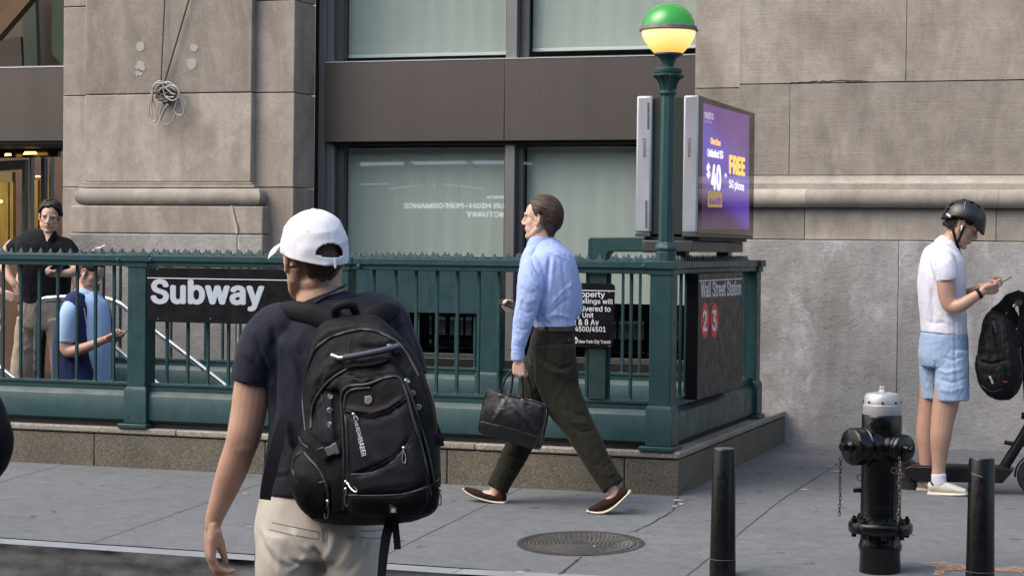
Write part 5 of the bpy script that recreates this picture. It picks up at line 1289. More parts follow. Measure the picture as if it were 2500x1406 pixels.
# metal pullers
def puller(a, b, mb):
    a = (Z5[0] + a[0] / Z5[2], Z5[1] + a[1] / Z5[2]); b = (Z5[0] + b[0] / Z5[2], Z5[1] + b[1] / Z5[2])
    A, n1 = hit(bv, *a, .005); Bp, n2 = hit(bv, *b, .006)
    if A is None or Bp is None: return
    t_ = (Bp - A); s_ = t_.cross(-FWD).normalized(); L = t_.length; t_ = t_.normalized()
    mb.sphere(A, .0055, 10, 8); pts = []
    for k in range(15):
        an = 2 * math.pi * k / 14; pts.append(A + t_ * (L * .60 - L * .38 * math.cos(an)) + s_ * .0058 * math.sin(an) * (.75 + .25 * (-math.cos(an))))
    mb.tube(pts, .0019, 6); mb.tube([A, A + t_ * L * .25], .0028, 6)
for a, b in (((605, 1055), (645, 1090)), ((606, 1082), (607, 1146)), ((531, 1125), (528, 1187)), ((815, 930), (818, 990)), ((940, 1082), (938, 1142)), ((630, 800), (645, 832))):
    stickon('zip_puller', M_met, lambda m_: puller(a, b, m_))
def stud(q, mb):
    q = (Z5[0] + q[0] / Z5[2], Z5[1] + q[1] / Z5[2]); h, n_ = hit(bv, *q, .0)
    if h: n_ = (n_ * .6 - FWD * .4).normalized(); mb.lathe(tuple(h), [(.0085, -.002), (.0085, .002), (.0065, .0032), (.0058, .0018)], 16, n_)
for q in ((543, 740), (540, 792), (539, 845), (825, 683), (846, 728), (868, 780)): stickon('reflective_stud', plain('stud_grey', (.30, .31, .32), .3, metal=.8), lambda m_: stud(q, m_))
# shield badge
def shield(mb, sc_, lift):
    q = (Z5[0] + 682 / Z5[2], Z5[1] + 753 / Z5[2]); h, n_ = hit(bv, *q, .0); n_ = (-FWD + n_ * .3).normalized(); u = Vector(_r); w_ = Vector(_d)
    pr = [(-.010, -.010), (.006, -.013), (.011, -.006), (.010, .006), (.001, .012), (-.009, .007)]
    vs = [h + u * a * sc_ + w_ * b * sc_ + n_ * lift for a, b in pr] + [h + u * a * sc_ + w_ * b * sc_ - n_ * .01 for a, b in pr]; n = len(pr)
    mb.add(vs, [tuple(range(n)), tuple(range(n, 2 * n))[::-1]] + [(i, n + i, n + (i + 1) % n, (i + 1) % n) for i in range(n)])
sb = stickon('shield_badge', plain('badge_silver', (.62, .62, .66), .3, metal=.4), lambda m_: shield(m_, .92, .006)); stickon('shield_inlay', plain('badge_pink', (.42, .18, .26), .4, var=.5, vscale=160), lambda m_: shield(m_, .68, .0068), sb)
# white lettering reading down the pocket
v, f = text_mesh('RUISHISABER', .01); x0_ = min(p.x for p in v); x1_ = max(p.x for p in v); y0_ = min(p.y for p in v); y1_ = max(p.y for p in v); vs = []
for p in v:
    u = (p.x - x0_) / (x1_ - x0_); w_ = (p.y - y0_) / (y1_ - y0_)
    q = (634 + 26 * u + (19 * (w_)) * (.55 + .45 * u), 838 + 124 * u - 5 * w_); h, _n = hit(bv, Z5[0] + q[0] / Z5[2], Z5[1] + q[1] / Z5[2], .0035, at(870, 1000, 5.2)); vs.append(h)
link_mesh('lettering', vs, f, M_swhite, PK, 0)
# grab handle
hp = [(556, 600, .012), (575, 603, .02), (612, 606, .024)]
def gh(q, lift): h, _ = hit(bv, Z5[0] + q[0] / Z5[2], Z5[1] + q[1] / Z5[2], lift, at(900, 880, 5.2)); return h
rod = MB().tube([gh((556, 600), .012), gh((580, 604), .018), gh((612, 608), .02)], .0058, 10); obj('handle_rod', rod, M_met, PK)
gp = MB(); P = smoothpts([gh((606, 606), .018), gh((606, 606), .02) * .67 + gh((792, 566), .02) * .33 - FWD * .018 + Vector(_d) * .003, gh((606, 606), .02) * .33 + gh((792, 566), .02) * .67 - FWD * .018 + Vector(_d) * .004, gh((792, 566), .016)], 6); gp.tube(P, .0085, 10, rx=.0125)
gp.tube([gh((755, 552), .012), gh((790, 575), .014)], .009, 8); gh_o = obj('grab_handle', gp, M_plas, PK)
stickon('handle_pad', M_web, lambda m_: band(m_, bv, [(600, 625), (680, 622), (760, 610)], .012, .004, .006, zoom=Z5))
# side pocket, buckle and straps
stickon('compression_strap', M_web, lambda m_: band(m_, bv, [(440, 878), (480, 905), (520, 940), (560, 945)], .026, .004, .004, zoom=Z5))
bu = MB(); A = gh((508, 955), .012); Bq = gh((578, 930), .012); t_ = (Bq - A).normalized(); s_ = t_.cross(-FWD).normalized()
def bxo(mb, c_, a, b, t_, s_, h=.006):
    n_ = t_.cross(s_).normalized(); mb.add([c_ + t_ * x * a + s_ * y * b + n_ * z * h for z in (-1, 1) for (x, y) in ((-1, -1), (1, -1), (1, 1), (-1, 1))], [(0, 3, 2, 1), (4, 5, 6, 7), (0, 1, 5, 4), (1, 2, 6, 5), (2, 3, 7, 6), (3, 0, 4, 7)])
bxo(bu, A + (Bq - A) * .22, .011, .016, t_, s_); o1 = obj('buckle', bu, plain('black_plastic', (.015, .016, .02), .3), PK, bevel=.002)
bu = MB(); bxo(bu, A + (Bq - A) * .62, .014, .012, t_, s_, .005); bxo(bu, A + (Bq - A) * .9, .008, .015, t_, s_, .004); obj('buckle', bu, plain('grey_buckle', (.12, .115, .10), .4), PK, bevel=.002)
stickon('side_pocket', M_mesh, lambda m_: None)
panel('side_pocket', [(402, 1015), (400, 1080), (430, 1150), (475, 1195), (528, 1195), (528, 1150), (524, 1100), (518, 1060)], M_mesh, .003)
sr = MB(); P = [Vector(at(Z5[0] + a / Z5[2], Z5[1] + b / Z5[2], w_)) for a, b, w_ in ((880, 868, 5.2), (905, 885, 5.19), (935, 900, 5.2), (962, 905, 5.2))]
strap(sr, P, [-FWD] * 4, [.026, .026, .024, .022], .008); P = [Vector(at(Z5[0] + a / Z5[2], Z5[1] + b / Z5[2], w_)) for a, b, w_ in ((905, 780, 5.3), (925, 840, 5.27), (945, 890, 5.22), (950, 925, 5.22))]; strap(sr, P, [-FWD] * 4, .020, .004)
obj('loose_strap', sr, M_web, PK, bevel=.002)
lb = MB(); h, _ = hit(bv, Z5[0] + 776 / Z5[2], Z5[1] + 1150 / Z5[2], .003); bxo(lb, h, .009, .013, Vector(_r), Vector(_d), .001); o1 = obj('label', lb, plain('label_dark', (.04, .04, .045), .5), PK)
lb = MB(); bxo(lb, h + Vector(_d) * .006 - FWD * .0015, .005, .005, Vector(_r), Vector(_d), .001); obj('label_mark', lb, plain('label_grey', (.35, .35, .34), .5), PK)
dg = MB(); P = [Vector(at(Z5[0] + a / Z5[2], Z5[1] + b / Z5[2], w_)) for a, b, w_ in ((765, 1195, 5.26), (748, 1260, 5.25), (738, 1330, 5.25), (730, 1420, 5.25), (724, 1500, 5.25))]; strap(dg, P, [-FWD] * 5, [.026, .026, .024, .022, .022], .004); obj('hanging_strap', dg, M_web, PK)
dg = MB(); P = [Vector(at(Z5[0] + a / Z5[2], Z5[1] + b / Z5[2], w_)) for a, b, w_ in ((780, 1195, 5.25), (785, 1240, 5.25), (790, 1290, 5.25), (790, 1305, 5.25))]; strap(dg, P, [-FWD] * 4, [.018, .018, .018, .019], .005); obj('hanging_strap', dg, M_web, PK)
# shoulder straps over the shirt
def pad(rows, name):
    mb = MB(); G.limb(mb, rows, 16, 6); m_ = grow(mb, .005, 2, .5); return wear(name, m_, M_web, PK)
pad([(818, 788, -.10, 36, .020), (785, 775, -.09, 32, .018), (745, 764, -.075, 27, .018), (708, 758, -.045, 25, .018), (688, 766, -.01, 22, .02), (684, 800, .06, 22, .02)], 'shoulder_strap')
pad([(905, 785, -.10, 34, .020), (925, 770, -.09, 30, .018), (945, 762, -.07, 25, .018), (962, 765, -.03, 20, .018), (965, 790, .05, 20, .02)], 'shoulder_strap')
hl = MB(); G.limb(hl, [(822, 785, -.13, 11, .008), (818, 755, -.15, 11, .008), (840, 744, -.155, 11, .009), (862, 748, -.15, 11, .008), (872, 778, -.13, 11, .008)], 12); hl = grow(hl, .004, 2); wear('top_loop', hl, M_web, PK)
ls = MB(); strap(ls, [G.P(*(Z5[0] + a / Z5[2], Z5[1] + b / Z5[2]), d) for a, b, d in ((372, 820, -.10), (350, 900, -.13), (325, 1000, -.14), (305, 1080, -.14), (300, 1122, -.14))], [-FWD] * 5, [.024, .034, .034, .032, .030], .004); obj('lower_strap', ls, M_web, PK)
ls = MB(); strap(ls, [G.P(*(Z5[0] + a / Z5[2], Z5[1] + b / Z5[2]), d) for a, b, d in ((360, 880, -.12), (385, 930, -.14), (405, 960, -.15))], [-FWD] * 3, .012, .003); obj('lower_strap', ls, M_web, PK)
# ================================================================== man with the briefcase
M_oxford = cloth('pale_blue_oxford', (.33, .42, .70), .04, .8, 900, .15, None, .1)
M_olive = cloth('dark_olive_wool', (.0135, .0133, .0085), .15, .85, 700, .3)
M_suede = cloth('brown_suede', (.024, .010, .0065), .2, .9, 500, .4)
M_sole = plain('cream_sole', (.55, .49, .36), .6)
M_belt = plain('brown_leather', (.030, .016, .011), .45, bump=.3)
M_phone = plain('black_phone', (.012, .012, .014), .15)
WK = thing('person', tuple(onY(1340, 1235, 10.6)), 'man striding left in light blue shirt, dark olive trousers and brown loafers', 'person')
K_ = Fig(Y=10.62)
HMw = frame(K_.P(1321, 533, 0), camdir(-.94, .03, .34), camdir(0, 1, 0), .985)
mb = MB(); head_parts(mb, HMw)
K_.limb(mb, [(1326, 548, .02, 22, .05), (1322, 572, .0, 24, .055), (1322, 600, .0, 30, .065), (1335, 640, .0, 42, .09), (1345, 760, .0, 40, .09), (1350, 850, .0, 40, .09)])
K_.limb(mb, [(1300, 650, -.13, 20, .045), (1287, 740, -.21, 18, .04), (1270, 830, -.24, 13, .032), (1264, 872, -.245, 10.5, .026), (1265, 884, -.245, 11, .022)])
K_.limb(mb, [(1380, 660, .15, 20, .045), (1396, 745, .18, 18, .04), (1340, 762, .14, 15, .035), (1285, 754, .06, 11, .028), (1268, 750, .03, 10, .022)])
hand_parts(mb, K_.P(1266, 880, -.245), camdir(.04, -1, .05), camdir(.35, -.05, .93), side=1, curl=(78, 82, 84, 86), thumb=(60, 35), s=.93, spread=1)
hand_parts(mb, K_.P(1272, 757, .02), camdir(-.95, .10, .1), camdir(-.1, .85, -.4), side=-1, curl=(48, 54, 60, 64), thumb=(20, 20), s=.88, thumb_in=.3, spread=1)
K_.limb(mb, [(1355, 860, -.08, 36, .07), (1392, 1010, -.11, 30, .06), (1450, 1110, -.14, 22, .045), (1490, 1185, -.16, 13, .03), (1502, 1207, -.16, 12, .03), (1485, 1226, -.16, 11, .03)])
K_.limb(mb, [(1335, 880, .06, 36, .07), (1290, 1030, .09, 28, .06), (1240, 1140, .04, 20, .045), (1211, 1195, .0, 14, .034), (1208, 1208, .0, 14, .032), (1180, 1206, .0, 10, .03)])
wear('body', grow(mb, .0042, 3, .5), M_skin2, WK)
face_details(WK, HMw, M_hdark)
def low_w(a): return float(np.interp(abs(a), [0, 40, 58, 70, 80, 88, 93, 97, 101, 107, 116, 130, 150, 180], [.082, .076, .060, .022, -.012, -.016, .004, .016, .008, -.034, -.064, -.086, -.104, -.110]))
v, f = hair_shell(HMw, low_w, .0115, .0036, 4, 46, .013, 'back', 260, 64, .0045)
link_mesh('hair', v, f, M_hwalk, WK, 180)
# shirt
FLAT = .10
mb = MB()
K_.limb(mb, [(1321, 594, .0, 28, .06), (1329, 608, .0, 42, .10), (1335, 626, .0, 57, .15), (1340, 648, .0, 66, .17), (1343, 678, .0, 70, .175), (1347, 720, .0, 68, .17), (1350, 762, .0, 60, .155), (1354, 790, .0, 50, .142), (1355, 802, .0, 48, .14)], 26)
K_.limb(mb, [(1309, 604, .0, 18, .06), (1298, 622, -.04, 21, .07), (1288, 645, -.08, 19, .07), (1290, 680, -.10, 18, .07)])
K_.limb(mb, [(1308, 642, -.11, 28, .055), (1301, 664, -.16, 34, .064), (1294, 700, -.205, 32, .062), (1287, 745, -.22, 28, .057), (1277, 790, -.23, 24.5, .052), (1268, 832, -.24, 18.5, .042), (1264, 856, -.245, 15.5, .036)])
K_.limb(mb, [(1264, 858, -.245, 16.5, .037), (1264, 879, -.245, 15.5, .035)])
K_.limb(mb, [(1368, 652, .12, 28, .06), (1390, 690, .17, 28, .06), (1398, 738, .18, 25, .055), (1390, 762, .17, 24, .05), (1350, 765, .13, 22, .05), (1305, 758, .08, 18, .042), (1284, 754, .05, 16, .036)])
me = grow(mb, .0045, 4, .6); rumple(me, .0045, (12, 12, 6), 31); rumple(me, .0024, (30, 30, 14), 32); rumple(me, .001, (70, 70, 40), 33)
folds(me, [([(1343, 625), (1338, 660), (1334, 700), (1326, 735)], -.016, 5), ([(1350, 622), (1347, 670), (1344, 720)], .007, 6), ([(1295, 625), (1310, 660), (1328, 690)], -.007, 4), ([(1282, 640), (1300, 680), (1318, 705)], .005, 5),
           ([(1270, 700), (1290, 715), (1315, 712)], -.003, 5), ([(1268, 725), (1288, 738), (1312, 728)], .004, 7), ([(1266, 752), (1285, 765), (1304, 758)], -.0045, 5), ([(1262, 775), (1280, 785), (1296, 786)], .003, 6), ([(1258, 800), (1275, 806), (1292, 802)], -.004, 4), ([(1255, 822), (1268, 830), (1284, 818)], .003, 5), ([(1252, 842), (1266, 848), (1280, 846)], -.003, 3.5),
           ([(1370, 630), (1380, 690), (1385, 760)], -.005, 5), ([(1388, 640), (1395, 700), (1392, 770)], .005, 5), ([(1345, 745), (1370, 715), (1400, 690)], .004, 4), ([(1340, 770), (1365, 745), (1395, 725)], -.004, 4), ([(1330, 780), (1350, 768), (1375, 770), (1395, 778)], .006, 5), ([(1322, 765), (1330, 785), (1345, 795)], -.008, 4), ([(1312, 770), (1318, 792)], -.008, 4), ([(1360, 700), (1366, 760), (1362, 790)], -.004, 4), ([(1310, 612), (1350, 618), (1390, 636)], .003, 2.5)])
SHW = wear('shirt', me, M_oxford, WK); bvs = bvh_of(SHW)
cl = MB(); K_.limb(cl, [(1323, 578, .0, 27, .060), (1322, 588, .0, 31, .066), (1321, 600, .0, 36, .076), (1322, 608, .0, 40, .084)], 26, 5, False)
cl = grow(cl, .0035, 2); wear('collar', cl, M_oxford, SHW)
yk = MB(); stuck(yk, bvs, [(1284, 628), (1300, 632), (1312, 645), (1322, 660), (1330, 690)], .0011, .0002, 6); stuck(yk, bvs, [(1344, 624), (1365, 623), (1388, 625), (1404, 632)], .0011, .0002, 6); stuck(yk, bvs, [(1249, 857), (1264, 861), (1279, 857)], .0012, .0004, 6)
obj('seam', yk, M_oxford, SHW)
bt = MB(); K_.limb(bt, [(1355, 795, .0, 49, .143), (1355, 801, .0, 49.5, .145), (1355, 807, .0, 50, .146)], 30, 3, False); obj('belt', bt, M_belt, WK)
# trousers
mb = MB()
K_.limb(mb, [(1354, 803, .0, 49, .142), (1350, 835, .0, 55, .15), (1346, 870, .0, 58, .15), (1345, 890, .0, 52, .14)], 26)
K_.limb(mb, [(1352, 850, -.06, 50, .10), (1358, 910, -.08, 54, .10), (1368, 955, -.09, 48, .09), (1391, 1005, -.11, 45, .082), (1420, 1053, -.13, 37, .074), (1446, 1103, -.145, 34, .068), (1473, 1150, -.155, 30.5, .062), (1497, 1186, -.16, 29.5, .06)], 24)
K_.limb(mb, [(1338, 860, .06, 50, .10), (1318, 940, .08, 46, .092), (1297, 1015, .09, 40, .082), (1276, 1070, .07, 34, .072), (1247, 1128, .04, 31, .066), (1222, 1176, .01, 27.5, .06), (1214, 1192, .0, 27, .058)], 24)
me = grow(mb, .005, 4, .6); rumple(me, .005, (10, 10, 6), 41); rumple(me, .0026, (26, 26, 12), 42)
folds(me, [([(1300, 850), (1330, 880), (1370, 900), (1400, 890)], -.008, 5), ([(1305, 880), (1340, 905), (1385, 915)], .007, 6), ([(1380, 990), (1400, 1010), (1435, 1015)], -.006, 5), ([(1370, 1005), (1400, 1030), (1440, 1035)], .006, 6), ([(1395, 1040), (1420, 1055), (1450, 1050)], -.006, 4), ([(1340, 830), (1335, 860), (1330, 890)], -.005, 4), ([(1455, 1130), (1475, 1140), (1492, 1128)], -.004, 4), ([(1465, 1155), (1485, 1162), (1502, 1150)], .004, 4), ([(1240, 1110), (1262, 1118), (1284, 1108)], -.006, 4), ([(1228, 1140), (1245, 1152), (1262, 1150)], .005, 4), ([(1222, 1165), (1236, 1172), (1248, 1168)], -.005, 4)])
FLAT = .6
TRW = wear('trousers', me, M_olive, WK); bvp = bvh_of(TRW)
pk = MB(); stuck(pk, bvp, [(1362, 832), (1375, 828), (1394, 826)], .0014, .0004, 6); stuck(pk, bvp, [(1362, 837), (1378, 834), (1396, 832)], .0012, .0003, 6); stuck(pk, bvp, [(1286, 840), (1296, 855), (1302, 872)], .0014, .0003, 6); obj('pocket_welt', pk, plain('olive_thread', (.035, .035, .025), .8), TRW)
bt = MB(); h, _n = hit(bvp, 1388, 830, .002); bt.sphere(h, .005, 8, 6); obj('button', bt, plain('horn_button', (.12, .10, .08), .4), TRW)
lpw = MB()
for cx_ in (1335, 1375): h, _n = hit(bvh_of(TRW), cx_, 812, .003); lpw.box(h.x - .004, h.x + .004, h.y - .002, h.y + .004, h.z + .0, h.z + .032)
obj('belt_loop', lpw, M_olive, TRW)
def shoe(fg, T, up, sole, mat, msole, d, name='shoe', mouth=None):
    mb = MB(); fg.limb(mb, [(x, y, d, r, rd) for x, y, r, rd in up], 18); o = wear(name, grow(mb, .0035, 3, .5), mat, T)
    mb = MB(); fg.limb(mb, [(x, y, d, r, rd) for x, y, r, rd in sole], 16); wear('sole', grow(mb, .0032, 2, .4), msole, o); return o
shoe(K_, WK, [(1138, 1194, 7, .030), (1152, 1200, 10, .040), (1170, 1206, 11, .044), (1190, 1211, 11, .040), (1212, 1213, 13, .036), (1228, 1212, 14, .034)], [(1131, 1193, 3, .028), (1150, 1206, 3.6, .044), (1178, 1217, 4, .046), (1205, 1223.5, 4, .040), (1235, 1226, 4, .036)], M_suede, M_sole, .0)
shoe(K_, WK, [(1441, 1243, 6, .030), (1456, 1239, 10, .040), (1472, 1233, 13, .044), (1489, 1226, 13, .040), (1508, 1215, 13.5, .036), (1527, 1199, 12.5, .034)], [(1434, 1246, 3, .028), (1455, 1249.5, 3.8, .044), (1478, 1247, 4, .046), (1502, 1233, 4, .040), (1538, 1199, 4, .036)], M_suede, M_sole, -.16)
# phone in the far hand
PHW = thing('phone', tuple(K_.P(1240, 742, .0)), 'thin black phone held out at the waist by the man in the blue shirt', 'phone')
def phone(T, A, Bp, nrm, wid, mat, mscr=None, th=.0042):
    A, Bp = Vector(A), Vector(Bp); t_ = (Bp - A).normalized(); n_ = Vector(nrm); n_ = (n_ - t_ * n_.dot(t_)).normalized(); s_ = t_.cross(n_)
    mb = MB(); mb.add([A + t_ * a + s_ * b + n_ * c_ for c_ in (-th, th) for a, b in ((0, -wid / 2), ((Bp - A).length, -wid / 2), ((Bp - A).length, wid / 2), (0, wid / 2))], [(0, 3, 2, 1), (4, 5, 6, 7), (0, 1, 5, 4), (1, 2, 6, 5), (2, 3, 7, 6), (3, 0, 4, 7)])
    obj('case', mb, mat, T, bevel=.003)
    mb = MB(); mb.add([A + t_ * a + s_ * b + n_ * (th + .0004) for a, b in ((.006, -wid / 2 + .005), ((Bp - A).length - .006, -wid / 2 + .005), ((Bp - A).length - .006, wid / 2 - .005), (.006, wid / 2 - .005))], [(0, 1, 2, 3)])
    obj('screen', mb, mscr or plain('phone_glass', (.02, .022, .026), .06), T)
phone(PHW, K_.P(1220, 734, -.02), K_.P(1264, 750, -.01), camdir(-.15, .93, -.35), .072, M_phone)

# briefcase ---------------------------------------------------------
M_leather = plain('black_leather_bag', (.0035, .0035, .0045), .34, var=.15, vscale=20, bump=.25, bscale=420, bdist=.0008)
BC = thing('briefcase', tuple(K_.P(1245, 1020, -.25)), 'black leather briefcase with silver zip, carried low by the striding man', 'briefcase')
BW = -.235
TL, TRr, BRr, BL = [K_.P(x, y, BW + dd) for x, y, dd in ((1186, 945, .01), (1334, 986, .03), (1311, 1101, .0), (1161, 1056, -.02))]
nb = (TRr - TL).cross(BL - TL).normalized()
if nb.dot(FWD) < 0: nb = -nb
mb = MB(); nu, nv, nd = 26, 20, 7; th = .12
def bagp(u, v_, w_):
    # rounded corners + soft bulge
    p = TL * (1 - u) * (1 - v_) + TRr * u * (1 - v_) + BRr * u * v_ + BL * (1 - u) * v_
    bul = math.sin(math.pi * min(1, max(0, u))) * math.sin(math.pi * min(1, max(0, v_))) * .026
    kc = max(0, abs(2 * u - 1) + abs(2 * v_ - 1) - 1.66) * .16; p = p * (1 - kc) + (TL + BRr) * .5 * kc
    sag = .006 * noise.noise(Vector((u * 3, v_ * 3, w_ * 2))) + (-.006 * math.sin(math.pi * u) if v_ < .05 else 0)
    return p + nb * (w_ * th - (bul if w_ < .5 else -bul)) + Vector((0, 0, sag))
bx_ = MB()
def face(fn, a, b):
    base = len(bx_.v)
    for j in range(b + 1):
        for i in range(a + 1): bx_.v.append(tuple(fn(i / a, j / b)))
    bx_.f += [(base + j * (a + 1) + i, base + j * (a + 1) + i + 1, base + (j + 1) * (a + 1) + i + 1, base + (j + 1) * (a + 1) + i) for j in range(b) for i in range(a)]
face(lambda u, v_: bagp(u, v_, 0), nu, nv); face(lambda u, v_: bagp(u, v_, 1), nu, nv)
face(lambda u, v_: bagp(u, 0, v_), nu, nd); face(lambda u, v_: bagp(u, 1, v_), nu, nd); face(lambda u, v_: bagp(0, u, v_), nv, nd); face(lambda u, v_: bagp(1, u, v_), nv, nd)
me = grow(bx_, .0038, 34, .6); rumple(me, .0013, (14, 14, 14), 51)
folds(me, [([(1236, 968), (1222, 1000), (1205, 1030)], .004, 7), ([(1240, 968), (1262, 1000), (1290, 1035)], .004, 8), ([(1285, 980), (1292, 1010), (1300, 1040)], -.004, 7), ([(1225, 966), (1225, 1000)], -.003, 6), ([(1165, 1024), (1240, 1042), (1320, 1066)], -.0035, 2)])
BAG = wear('bag_body', me, M_leather, BC); bvb = bvh_of(BAG)
sm_ = MB(); stuck(sm_, bvb, [(1166, 1026), (1240, 1044), (1322, 1068)], .0012, .0004, 6); obj('seam', sm_, M_zip, BAG)
zp = MB(); e_ = [bagp(u, -.008, .22) for u in np.linspace(.06, .97, 12)] + [bagp(1.01, v_, .16) for v_ in np.linspace(.06, .85, 8)]; zp.tube(smoothpts([e_[0], e_[3], e_[6], e_[9], e_[11], e_[13], e_[16], e_[19]]), .0022, 6); obj('zip', zp, M_met, BAG)
ed = MB(); ed.tube(smoothpts([bagp(u, v_, .0) for u, v_ in ((0.02, .9), (0.015, .3), (.04, .03), (.3, .0), (.7, .0), (.95, .02), (1., .15), (.995, .6), (.97, .97))]), .003, 8); obj('edge_binding', ed, M_leather, BAG)
hl = MB()
for dd, xa_, xb_ in ((-.012, 1222, 1276), (.055, 1246, 1296)):
    pts = [K_.P(xa_, 966, BW + dd), K_.P(xa_ + 3, 948, BW + dd), K_.P(xa_ * .6 + 1262 * .4, 918, BW + dd * .9), K_.P(1258, 896, BW + dd * .3), K_.P(1268, 889, BW), K_.P(1276, 897, BW + dd * .3), K_.P(xb_ * .75 + 1275 * .25, 925, BW + dd * .8), K_.P(xb_ + 1, 955, BW + dd), K_.P(xb_, 978, BW + dd)]
    h_ = MB().tube(smoothpts(pts), .0058, 10); ho = obj('handle', h_, M_leather, BC)
    r_ = MB()
    for q in ((xa_, 964), (xb_, 977)): bxo(r_, K_.P(q[0], q[1], BW + dd - .004), .0085, .006, Vector(_r), Vector(_d), .003)
    obj('handle_ring', r_, M_met, ho, bevel=.0015)
zt_m = MB(); zt_m.tube([K_.P(1241, 952, BW - .004), K_.P(1238, 966, BW - .008)], .003, 6); obj('zip_puller', zt_m, M_met, BAG)

# ================================================================== man with the helmet
M_polo = cloth('white_polo', (.60, .61, .70), .03, .8, 700, .2, None, .1)
M_chambray = cloth('light_blue_cotton', (.28, .38, .54), .06, .85, 700, .3)
RD = thing('person', tuple(onY(2300, 1205, 11.85)), 'man in black helmet, white polo and light blue shorts looking down at his phone', 'person')
Q = Fig(Y=11.85)
HMr = frame(Q.P(2350, 552, 0), camdir(.80, -.52, -.22), camdir(.50, .84, 0), .96)
mb = MB(); head_parts(mb, HMr)
Q.limb(mb, [(2345, 560, .02, 20, .045), (2330, 578, .01, 23, .052), (2318, 600, .0, 27, .06), (2306, 640, .0, 40, .09), (2300, 760, .0, 40, .09), (2303, 870, .0, 42, .1)])
Q.limb(mb, [(2304, 650, -.16, 22, .045), (2309, 690, -.19, 22, .046), (2312, 722, -.19, 21, .045), (2322, 746, -.19, 19, .042), (2345, 745, -.2, 16.5, .038), (2375, 727, -.2, 13.5, .032), (2396, 714, -.19, 10.5, .025), (2402, 710, -.19, 10.5, .02)])
Q.limb(mb, [(2330, 660, .14, 20, .045), (2340, 720, .18, 18, .04), (2365, 716, .1, 13, .03), (2392, 703, -.02, 10.5, .025), (2400, 700, -.06, 10, .02)])
hand_parts(mb, Q.P(2401, 707, -.19), camdir(.93, .10, .25), camdir(-.1, .45, .85), side=-1, curl=(38, 44, 50, 55), thumb=(30, 20), s=.88, spread=2, thumb_in=-.1)
hand_parts(mb, Q.P(2399, 701, -.07), camdir(.93, .14, -.05), camdir(-.1, .75, -.5), side=1, curl=(40, 46, 50, 55), thumb=(30, 20), s=.86, spread=2)
Q.limb(mb, [(2322, 900, -.08, 34, .07), (2312, 965, -.08, 33, .065), (2306, 1000, -.08, 31, .06), (2300, 1035, -.08, 27.5, .058), (2297, 1065, -.08, 26, .056), (2294, 1100, -.07, 21, .048), (2292, 1140, -.06, 16.5, .038), (2291, 1170, -.06, 16, .036), (2300, 1188, -.06, 14, .036)])
Q.limb(mb, [(2276, 900, .1, 32, .07), (2271, 970, .1, 27, .062), (2264, 1010, .1, 24, .056), (2260, 1060, .1, 24, .055), (2261, 1105, .1, 19, .045), (2262, 1140, .1, 16, .036), (2262, 1170, .1, 16, .036), (2268, 1184, .1, 13, .036)])
wear('body', grow(mb, .0042, 3, .5), M_skin3, RD); face_details(RD, HMr, M_hdark)
v, f = hair_shell(HMr, lambda a: (.07 if abs(a) < 50 else (.015 if abs(a) < 110 else -.055)), .003, .001, 6, 40, 0, 'down', lump=.001); link_mesh('hair', v, f, M_hdark, RD, 180)
FLAT = .10
mb = MB()
Q.limb(mb, [(2312, 596, .0, 26, .062), (2308, 610, .0, 42, .11), (2303, 632, .0, 53, .155), (2299, 670, .0, 56.5, .175), (2299, 720, .0, 57, .17), (2303, 770, .0, 55, .165), (2305, 806, .0, 55, .168), (2305, 811, .0, 55, .168)], 26)
Q.limb(mb, [(2300, 628, -.12, 30, .06), (2304, 648, -.17, 30, .066), (2309, 668, -.19, 27, .062), (2312, 682, -.19, 25, .058)]); Q.limb(mb, [(2325, 632, .12, 28, .06), (2335, 665, .18, 24, .06), (2340, 690, .18, 22, .055)])
me = grow(mb, .0048, 4, .6); rumple(me, .0045, (10, 10, 5), 61); rumple(me, .0018, (30, 30, 14), 62)
folds(me, [([(2262, 650), (2268, 700), (2262, 760), (2258, 805)], .006, 8), ([(2276, 700), (2278, 760), (2274, 805)], -.006, 6), ([(2290, 760), (2300, 780), (2330, 790)], .004, 6), ([(2340, 650), (2344, 720), (2342, 790)], .004, 6), ([(2280, 640), (2284, 665), (2290, 690)], -.008, 4), ([(2253, 780), (2280, 790), (2310, 786)], -.004, 5), ([(2322, 770), (2335, 785), (2352, 780)], -.004, 5)])
PO = wear('polo_shirt', me, M_polo, RD); bvs = bvh_of(PO)
cl = MB(); Q.limb(cl, [(2322, 585, .0, 24, .056), (2318, 592, .0, 30, .066), (2312, 604, .0, 36, .08)], 24, 5, False); Q.limb(cl, [(2318, 592, -.06, 6, .012), (2332, 606, -.055, 7, .012), (2342, 622, -.04, 5, .01)], 10); wear('collar', grow(cl, .0035, 2), M_polo, PO)
cf = MB(); stuck(cf, bvs, [(2285, 677), (2298, 681), (2312, 682), (2325, 681), (2336, 679)], .0022, .0006, 6); stuck(cf, bvs, [(2285, 682), (2298, 687), (2312, 688), (2336, 685)], .0018, .0004, 6); obj('cuff', cf, M_polo, PO)
mb = MB()
Q.limb(mb, [(2305, 814, .0, 56, .165), (2304, 840, .0, 58, .168), (2303, 870, .0, 59, .168), (2303, 892, .0, 54, .16)], 26)
Q.limb(mb, [(2322, 860, -.06, 40, .10), (2323, 900, -.07, 41, .10), (2324, 940, -.08, 41, .10), (2325, 976, -.08, 41, .095)], 22); Q.limb(mb, [(2279, 860, .07, 34, .10), (2276, 920, .09, 30, .10), (2278, 971, .09, 29, .092)], 22)
me = grow(mb, .0048, 4, .6); rumple(me, .0058, (12, 12, 8), 71); rumple(me, .0028, (32, 32, 20), 72)
